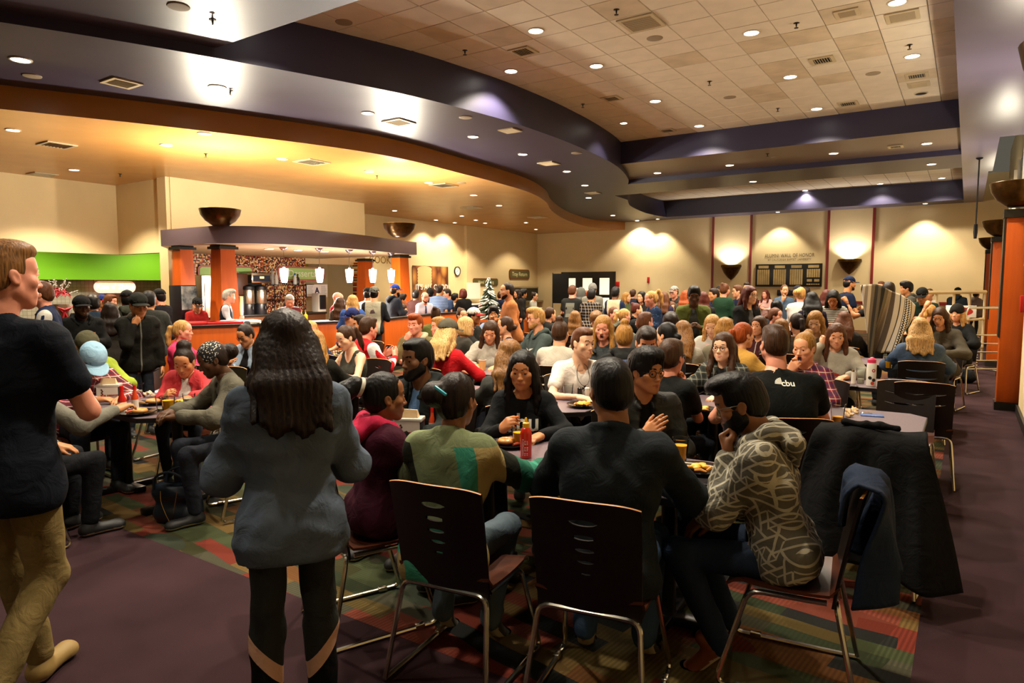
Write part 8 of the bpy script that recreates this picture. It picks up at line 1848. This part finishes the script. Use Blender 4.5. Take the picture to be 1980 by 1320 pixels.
q = hand_world('woman eating pizza', 1, (0, .11, -.02)); t = thing('pizza_slice', 'slice of pizza held to the mouth of the plaid woman', 'pizza', (float(q[0]), float(q[1]), float(q[2])), 0.6); obj('crust', MB().add([(-.05, 0, 0), (.05, 0, 0), (0, .11, 0), (-.05, 0, .012), (.05, 0, .012), (0, .11, .008)], [(2, 1, 0), (3, 4, 5), (0, 1, 4, 3), (1, 2, 5, 4), (2, 0, 3, 5)]), mat('pizza_crust', '#b0622c', .6), t); obj('cheese', MB().add([(-.042, .008, .013), (.042, .008, .013), (0, .1, .010)], [(0, 1, 2)]), mat('pizza_cheese', '#d9812e', .4), t)
q = hand_world('man with glasses in a black tee biting', 1, (0, .11, -.03)); f = Field((-.06, -.06, -.05), (.06, .06, .05), .006)
for k in range(10): f.ell((random.uniform(-.025, .025), random.uniform(-.02, .02), random.uniform(-.015, .015)), .018, .008)
V, F = f.mesh(1); o = obj('pastry', npmesh('pastry', [(V, F, 0)], [mat('pastry_gold', '#d99c34', .6, var=.2, scale=40)]), None, None, (float(q[0]), float(q[1]), float(q[2]))); tag(o, 'golden pastry held by the man in the black tee', 'pastry')
q = hand_world('woman with long black hair in a black lettered', 1, (-.02, .11, -.03)); o = obj('carrot_stick', MB().tube([(-.03, 0, 0), (.0, .0, .005), (.03, .01, .012)], [.009, .011, .007], 8), mat('carrot', '#d9661c', .5), None, (float(q[0]), float(q[1]), float(q[2]))); tag(o, 'orange carrot stick held by the woman in the lettered shirt', 'food')
# ---- striped blanket held up
def serape():
 m, nt, b = _nt('serape_wool'); tc = N(nt, 'ShaderNodeTexCoord'); uv = N(nt, 'ShaderNodeUVMap'); sx = N(nt, 'ShaderNodeSeparateXYZ'); L(nt, tc.outputs['UV'], sx.inputs[0])
 cr = N(nt, 'ShaderNodeValToRGB'); cr.color_ramp.interpolation = 'CONSTANT'; e = cr.color_ramp.elements
 seq = [(0, '#c9bfae'), (.05, '#2a2826'), (.065, '#c9bfae'), (.10, '#8f8270'), (.14, '#c4b8a2'), (.18, '#6a5f50'), (.24, '#2b2a28'), (.30, '#57524a'), (.36, '#1c1b1b'), (.44, '#6f6555'), (.5, '#a8977c'), (.55, '#57493a'), (.60, '#c9bfae'), (.66, '#3a3630'), (.675, '#d2c9b8'), (.72, '#1e1d1d'), (.73, '#d2c9b8'), (.82, '#1e1d1d'), (.83, '#d2c9b8'), (.9, '#8f8270'), (.92, '#d2c9b8')]
 e[0].color = (*lin(seq[0][1]), 1); e[1].position = seq[1][0]; e[1].color = (*lin(seq[1][1]), 1)
 for p_, c_ in seq[2:]: k = e.new(p_); k.color = (*lin(c_), 1)
 L(nt, sx.outputs[0], cr.inputs[0])
 def M2(op, a, b2=None):
  n = N(nt, 'ShaderNodeMath', operation=op)
  for i, q in enumerate((a, b2)):
   if q is None: continue
   if isinstance(q, (int, float)): n.inputs[i].default_value = q
   else: L(nt, q, n.inputs[i])
  return n.outputs[0]
 zz = M2('ABSOLUTE', M2('SUBTRACT', M2('FRACT', M2('MULTIPLY', sx.outputs[1], 22)), .5)); st = M2('LESS_THAN', M2('FRACT', M2('ADD', M2('MULTIPLY', sx.outputs[0], 28), zz)), .5)
 band = M2('MULTIPLY', M2('GREATER_THAN', sx.outputs[0], .735), M2('LESS_THAN', sx.outputs[0], .815)); fac = M2('MULTIPLY', band, st)
 mx = N(nt, 'ShaderNodeMix', data_type='RGBA'); L(nt, fac, mx.inputs[0]); L(nt, cr.outputs[0], mx.inputs[6]); mx.inputs[7].default_value = (*lin('#1e1d1d'), 1); L(nt, mx.outputs[2], b.inputs['Base Color']); b.inputs['Roughness'].default_value = .9
 return m
def blanket():
 nu, nv = 44, 34; A_, B_ = at_d(1664, 551, 9.15), at_d(1768, 572, 9.3); bz = float(at_d(1700, 692, 9.2)[2]); vs = []; uvs = []
 for j in range(nv + 1):
  v = j / nv
  for i in range(nu + 1):
   u = i / nu; top = A_ + (B_ - A_) * u; zt = top[2] + .05 * math.sin(math.pi * min(1, u * 1.6)) - .55 * max(0, u - .62) ** 1.5
   fl = .10 * math.sin(u * 9 + v * 1.5) * (.35 + v) + .05 * math.sin(u * 21 + v * 4) * v
   drop = (zt - bz) * (1 - .12 * u); off = -_F * fl + _R * (.09 * v * (1 - u) - .26 * v * v * u)
   vs.append((top[0] + off[0], top[1] + off[1], zt - drop * v)); uvs.append((min(.999, max(0, u * .86 + .22 * v * (1 - u) + .04)), v))
 m = MB(); m.add(vs, [(j * (nu + 1) + i, j * (nu + 1) + i + 1, (j + 1) * (nu + 1) + i + 1, (j + 1) * (nu + 1) + i) for j in range(nv) for i in range(nu)]); me = m.mesh('striped_blanket')
 ul = me.uv_layers.new(name='UVMap')
 for lp in me.loops: ul.data[lp.index].uv = uvs[lp.vertex_index]
 o = obj('striped_blanket', me, serape()); md = o.modifiers.new('thickness', 'SOLIDIFY'); md.thickness = .012
 tag(o, 'large grey, cream and black striped woven blanket held up', 'blanket'); return o
blanket()
# ---- coats over chair backs
def drape(lb, x, y, rz, zt, zb, w0, w1, dep, c, seed, fl=.035, slant=0.0, front=.22, col=True):
 """cloth laid over a chair back: a folded sheet with thickness"""
 t = thing('coat', lb, 'coat', (x, y, 0), rz); nu, nv = 48, 40; vs = []; r = random.Random(seed); ph = [r.uniform(0, 6) for _ in range(4)]
 for j in range(nv + 1):
  q = -front + (1 + front) * j / nv
  for i in range(nu + 1):
   u = -1 + 2 * i / nu
   if q < 0: X, Y, Z = u * w0 * .97, -.262 + .055 * min(1, -q * 9) ** .5 + .04 * -q, zt - max(0, -q - .02) * (zt - zb) * 1.1
   else:
    v = q; w = w0 + (w1 - w0) * v ** .85; zz = zb + slant * u + .03 * math.sin(3 * u + ph[0])
    X = u * w; Y = -.31 - .03 * min(1, v * 12) - dep * v - .03 * (1 - u * u) * v + fl * (v ** .7) * (math.sin(u * 5.5 + ph[1]) + .5 * math.sin(u * 11 + ph[2] + v)) ; Z = zt - .012 * u * u - (zt - zz) * v
    if abs(u) > .72: Y += (abs(u) - .72) * .5 * v
   vs.append((X, Y + .008 * math.sin(9 * u + 7 * q), Z + .012 * math.cos(4 * u + ph[3])))
 me = MB().add(vs, [(j * (nu + 1) + i, j * (nu + 1) + i + 1, (j + 1) * (nu + 1) + i + 1, (j + 1) * (nu + 1) + i) for j in range(nv) for i in range(nu)]).mesh('cloth', True, 60)
 o = obj('cloth', me, fabric(c), t); md = o.modifiers.new('thickness', 'SOLIDIFY'); md.thickness = .014; md.offset = 0
 if not col: return t
 f = Field((-.3, -.45, zt - .15), (.3, -.1, zt + .12), .012); f.cone((-.13, -.295, zt + .018), (.13, -.295, zt + .018), .022, .022, .02); f.ripple(.008, 50, seed); V, F = f.mesh(1); obj('collar', npmesh('collar', [(V, F, 0)], [fabric(c)]), None, t); return t
drape('long black wool coat draped over the empty chair', COATX, COATY, math.radians(-6), .925, .17, .27, .46, .10, '#09090a', 4)
pD = who('bearded man in a grey hoodie'); cD = pD['rz']; ux, uy = -math.sin(cD), math.cos(cD)
drape('navy jacket hanging on the back of the side view chair', pD['root'][0] + ux * -.03, pD['root'][1] + uy * -.03, cD, .925, .50, .21, .23, .03, '#1c2638', 9, .02, .05, .4, False)
# ---- handbag on the floor
q = at_z(330, 1012, 0); t = thing('handbag', 'navy leather bucket bag standing on the carpet', 'handbag', (float(q[0]), float(q[1]) + .05, 0), math.radians(25))
f = Field((-.22, -.16, -.02), (.22, .16, .36), .009); f.cone((-.09, 0, .06), (.09, 0, .06), .085, None, .05, ((0, 1, 0), 1.1)); f.cone((-.105, 0, .22), (.105, 0, .22), .075, None, .06, ((0, 1, 0), 1.05)); f.ell((0, 0, .33), (.15, .055, .06), .02, 's'); f.ripple(.006, 45, 8); f.cut((0, 0, -1), 0, .01); f.cut((0, 0, 1), .29, .01); V, F = f.mesh(1)
obj('body', npmesh('body', [(V, F, 0)], [mat('navy_leather', '#0f1a26', .42, bump=.1, bscale=200)]), None, t)
for s in (-1, 1): obj('handle', MB().tube(catmull([(-.13, s * .06, .25), (-.11, s * .07, .34), (0, s * .075, .385), (.11, s * .07, .34), (.13, s * .06, .25)], 5), .009, 8), mat('navy_leather', '#0f1a26', .42), t)
obj('chain', MB().tube(catmull([(-.06, -.088, .25), (-.045, -.1, .16), (.02, -.1, .03), (.055, -.1, .15), (.07, -.088, .25)], 5), .003, 5), mat('gold_chain', '#b59a5a', .25, metal=1), t)
obj('tassel_strap', MB().tube(catmull([(.15, .02, .26), (.19, .02, .15), (.185, .02, .04), (.16, .02, .12)], 5), .008, 6), mat('navy_leather', '#0f1a26', .42), t)
# ---- red flower arrangement at the serving hatch
q = at_d(113, 560, 9.5); t = thing('flower_arrangement', 'red flowers with white sprigs in a bowed pot on a stand', 'flowers', (float(q[0]), float(q[1]), 0)); zf = float(q[2])
obj('stand', MB().lathe([(.2, 0), (.18, zf - .55), (0, zf - .55)], 18), M_dk, t); obj('pot', MB().lathe([(.06, zf - .55), (.13, zf - .45), (.14, zf - .3), (.11, zf - .2), (0, zf - .2)], 20), mat('pot_brown', '#5b4020', .4), t)
rr = random.Random(5); fm = mat('petal_red', '#b5121e', .6); wm = mat('sprig_white', '#e0d9cc', .7)
for k in range(26):
 a = rr.uniform(0, 6.28); e = rr.uniform(.1, 1.5); r0 = .12; c = Vector((math.cos(a) * math.cos(e) * r0, math.sin(a) * math.cos(e) * r0, zf - .1 + math.sin(e) * r0)); m = MB(); n = (c - Vector((0, 0, zf - .12))).normalized(); M = Matrix.Translation(c) @ face_to(tuple(n), (0, .3, 1))
 for j in range(6): b2 = j * math.pi / 3; m.add([tuple(M @ Vector(v)) for v in [(0, 0, .0), (math.cos(b2 - .4) * .035, math.sin(b2 - .4) * .035, .012), (math.cos(b2) * .06, math.sin(b2) * .06, .004), (math.cos(b2 + .4) * .035, math.sin(b2 + .4) * .035, .012)]], [(0, 1, 2, 3)])
 obj('bloom', m, fm, t)
for k in range(14):
 a = rr.uniform(0, 6.28); e = rr.uniform(.3, 1.4); d_ = Vector((math.cos(a) * math.cos(e), math.sin(a) * math.cos(e), math.sin(e))); m = MB().tube([(0, 0, zf - .1), tuple(Vector((0, 0, zf - .1)) + d_ * .26)], .003, 4)
 for j in range(5): m.ball(tuple(Vector((0, 0, zf - .1)) + d_ * (.17 + .02 * j) + Vector((rr.uniform(-.02, .02), rr.uniform(-.02, .02), rr.uniform(-.02, .02)))), .008, 4)
 obj('sprig', m, wm, t)
obj('bow', MB().tube([(.14, -.02, zf - .3), (.17, -.09, zf - .24), (.15, -.0, zf - .28), (.17, .09, zf - .24), (.14, .02, zf - .3)], .018, 6).tube([(.14, 0, zf - .3), (.17, -.05, zf - .48)], .014, 5).tube([(.14, 0, zf - .3), (.17, .06, zf - .47)], .014, 5), mat('ribbon_red', '#a81423', .5), t)
# ---- dark backpack on the floor near the last tables, shoe clutter
q = at_z(1868, 740, 0); t = thing('backpack', 'black backpack on the carpet at the far end of the aisle', 'backpack', (float(q[0]) - .05, float(q[1]), 0), .4)
f = Field((-.3, -.25, -.02), (.3, .25, .4), .016); f.ell((0, 0, .12), (.22, .16, .13), .03); f.ell((.05, -.1, .1), (.14, .1, .09), .03); f.ripple(.012, 30, 2); f.cut((0, 0, -1), 0); V, F = f.mesh(1); obj('body', npmesh('body', [(V, F, 0)], [fabric('#0c0d0f')]), None, t); obj('strap', MB().tube(catmull([(-.15, .1, .18), (-.05, .2, .27), (.1, .15, .2)], 4), .014, 6), M_dk, t)
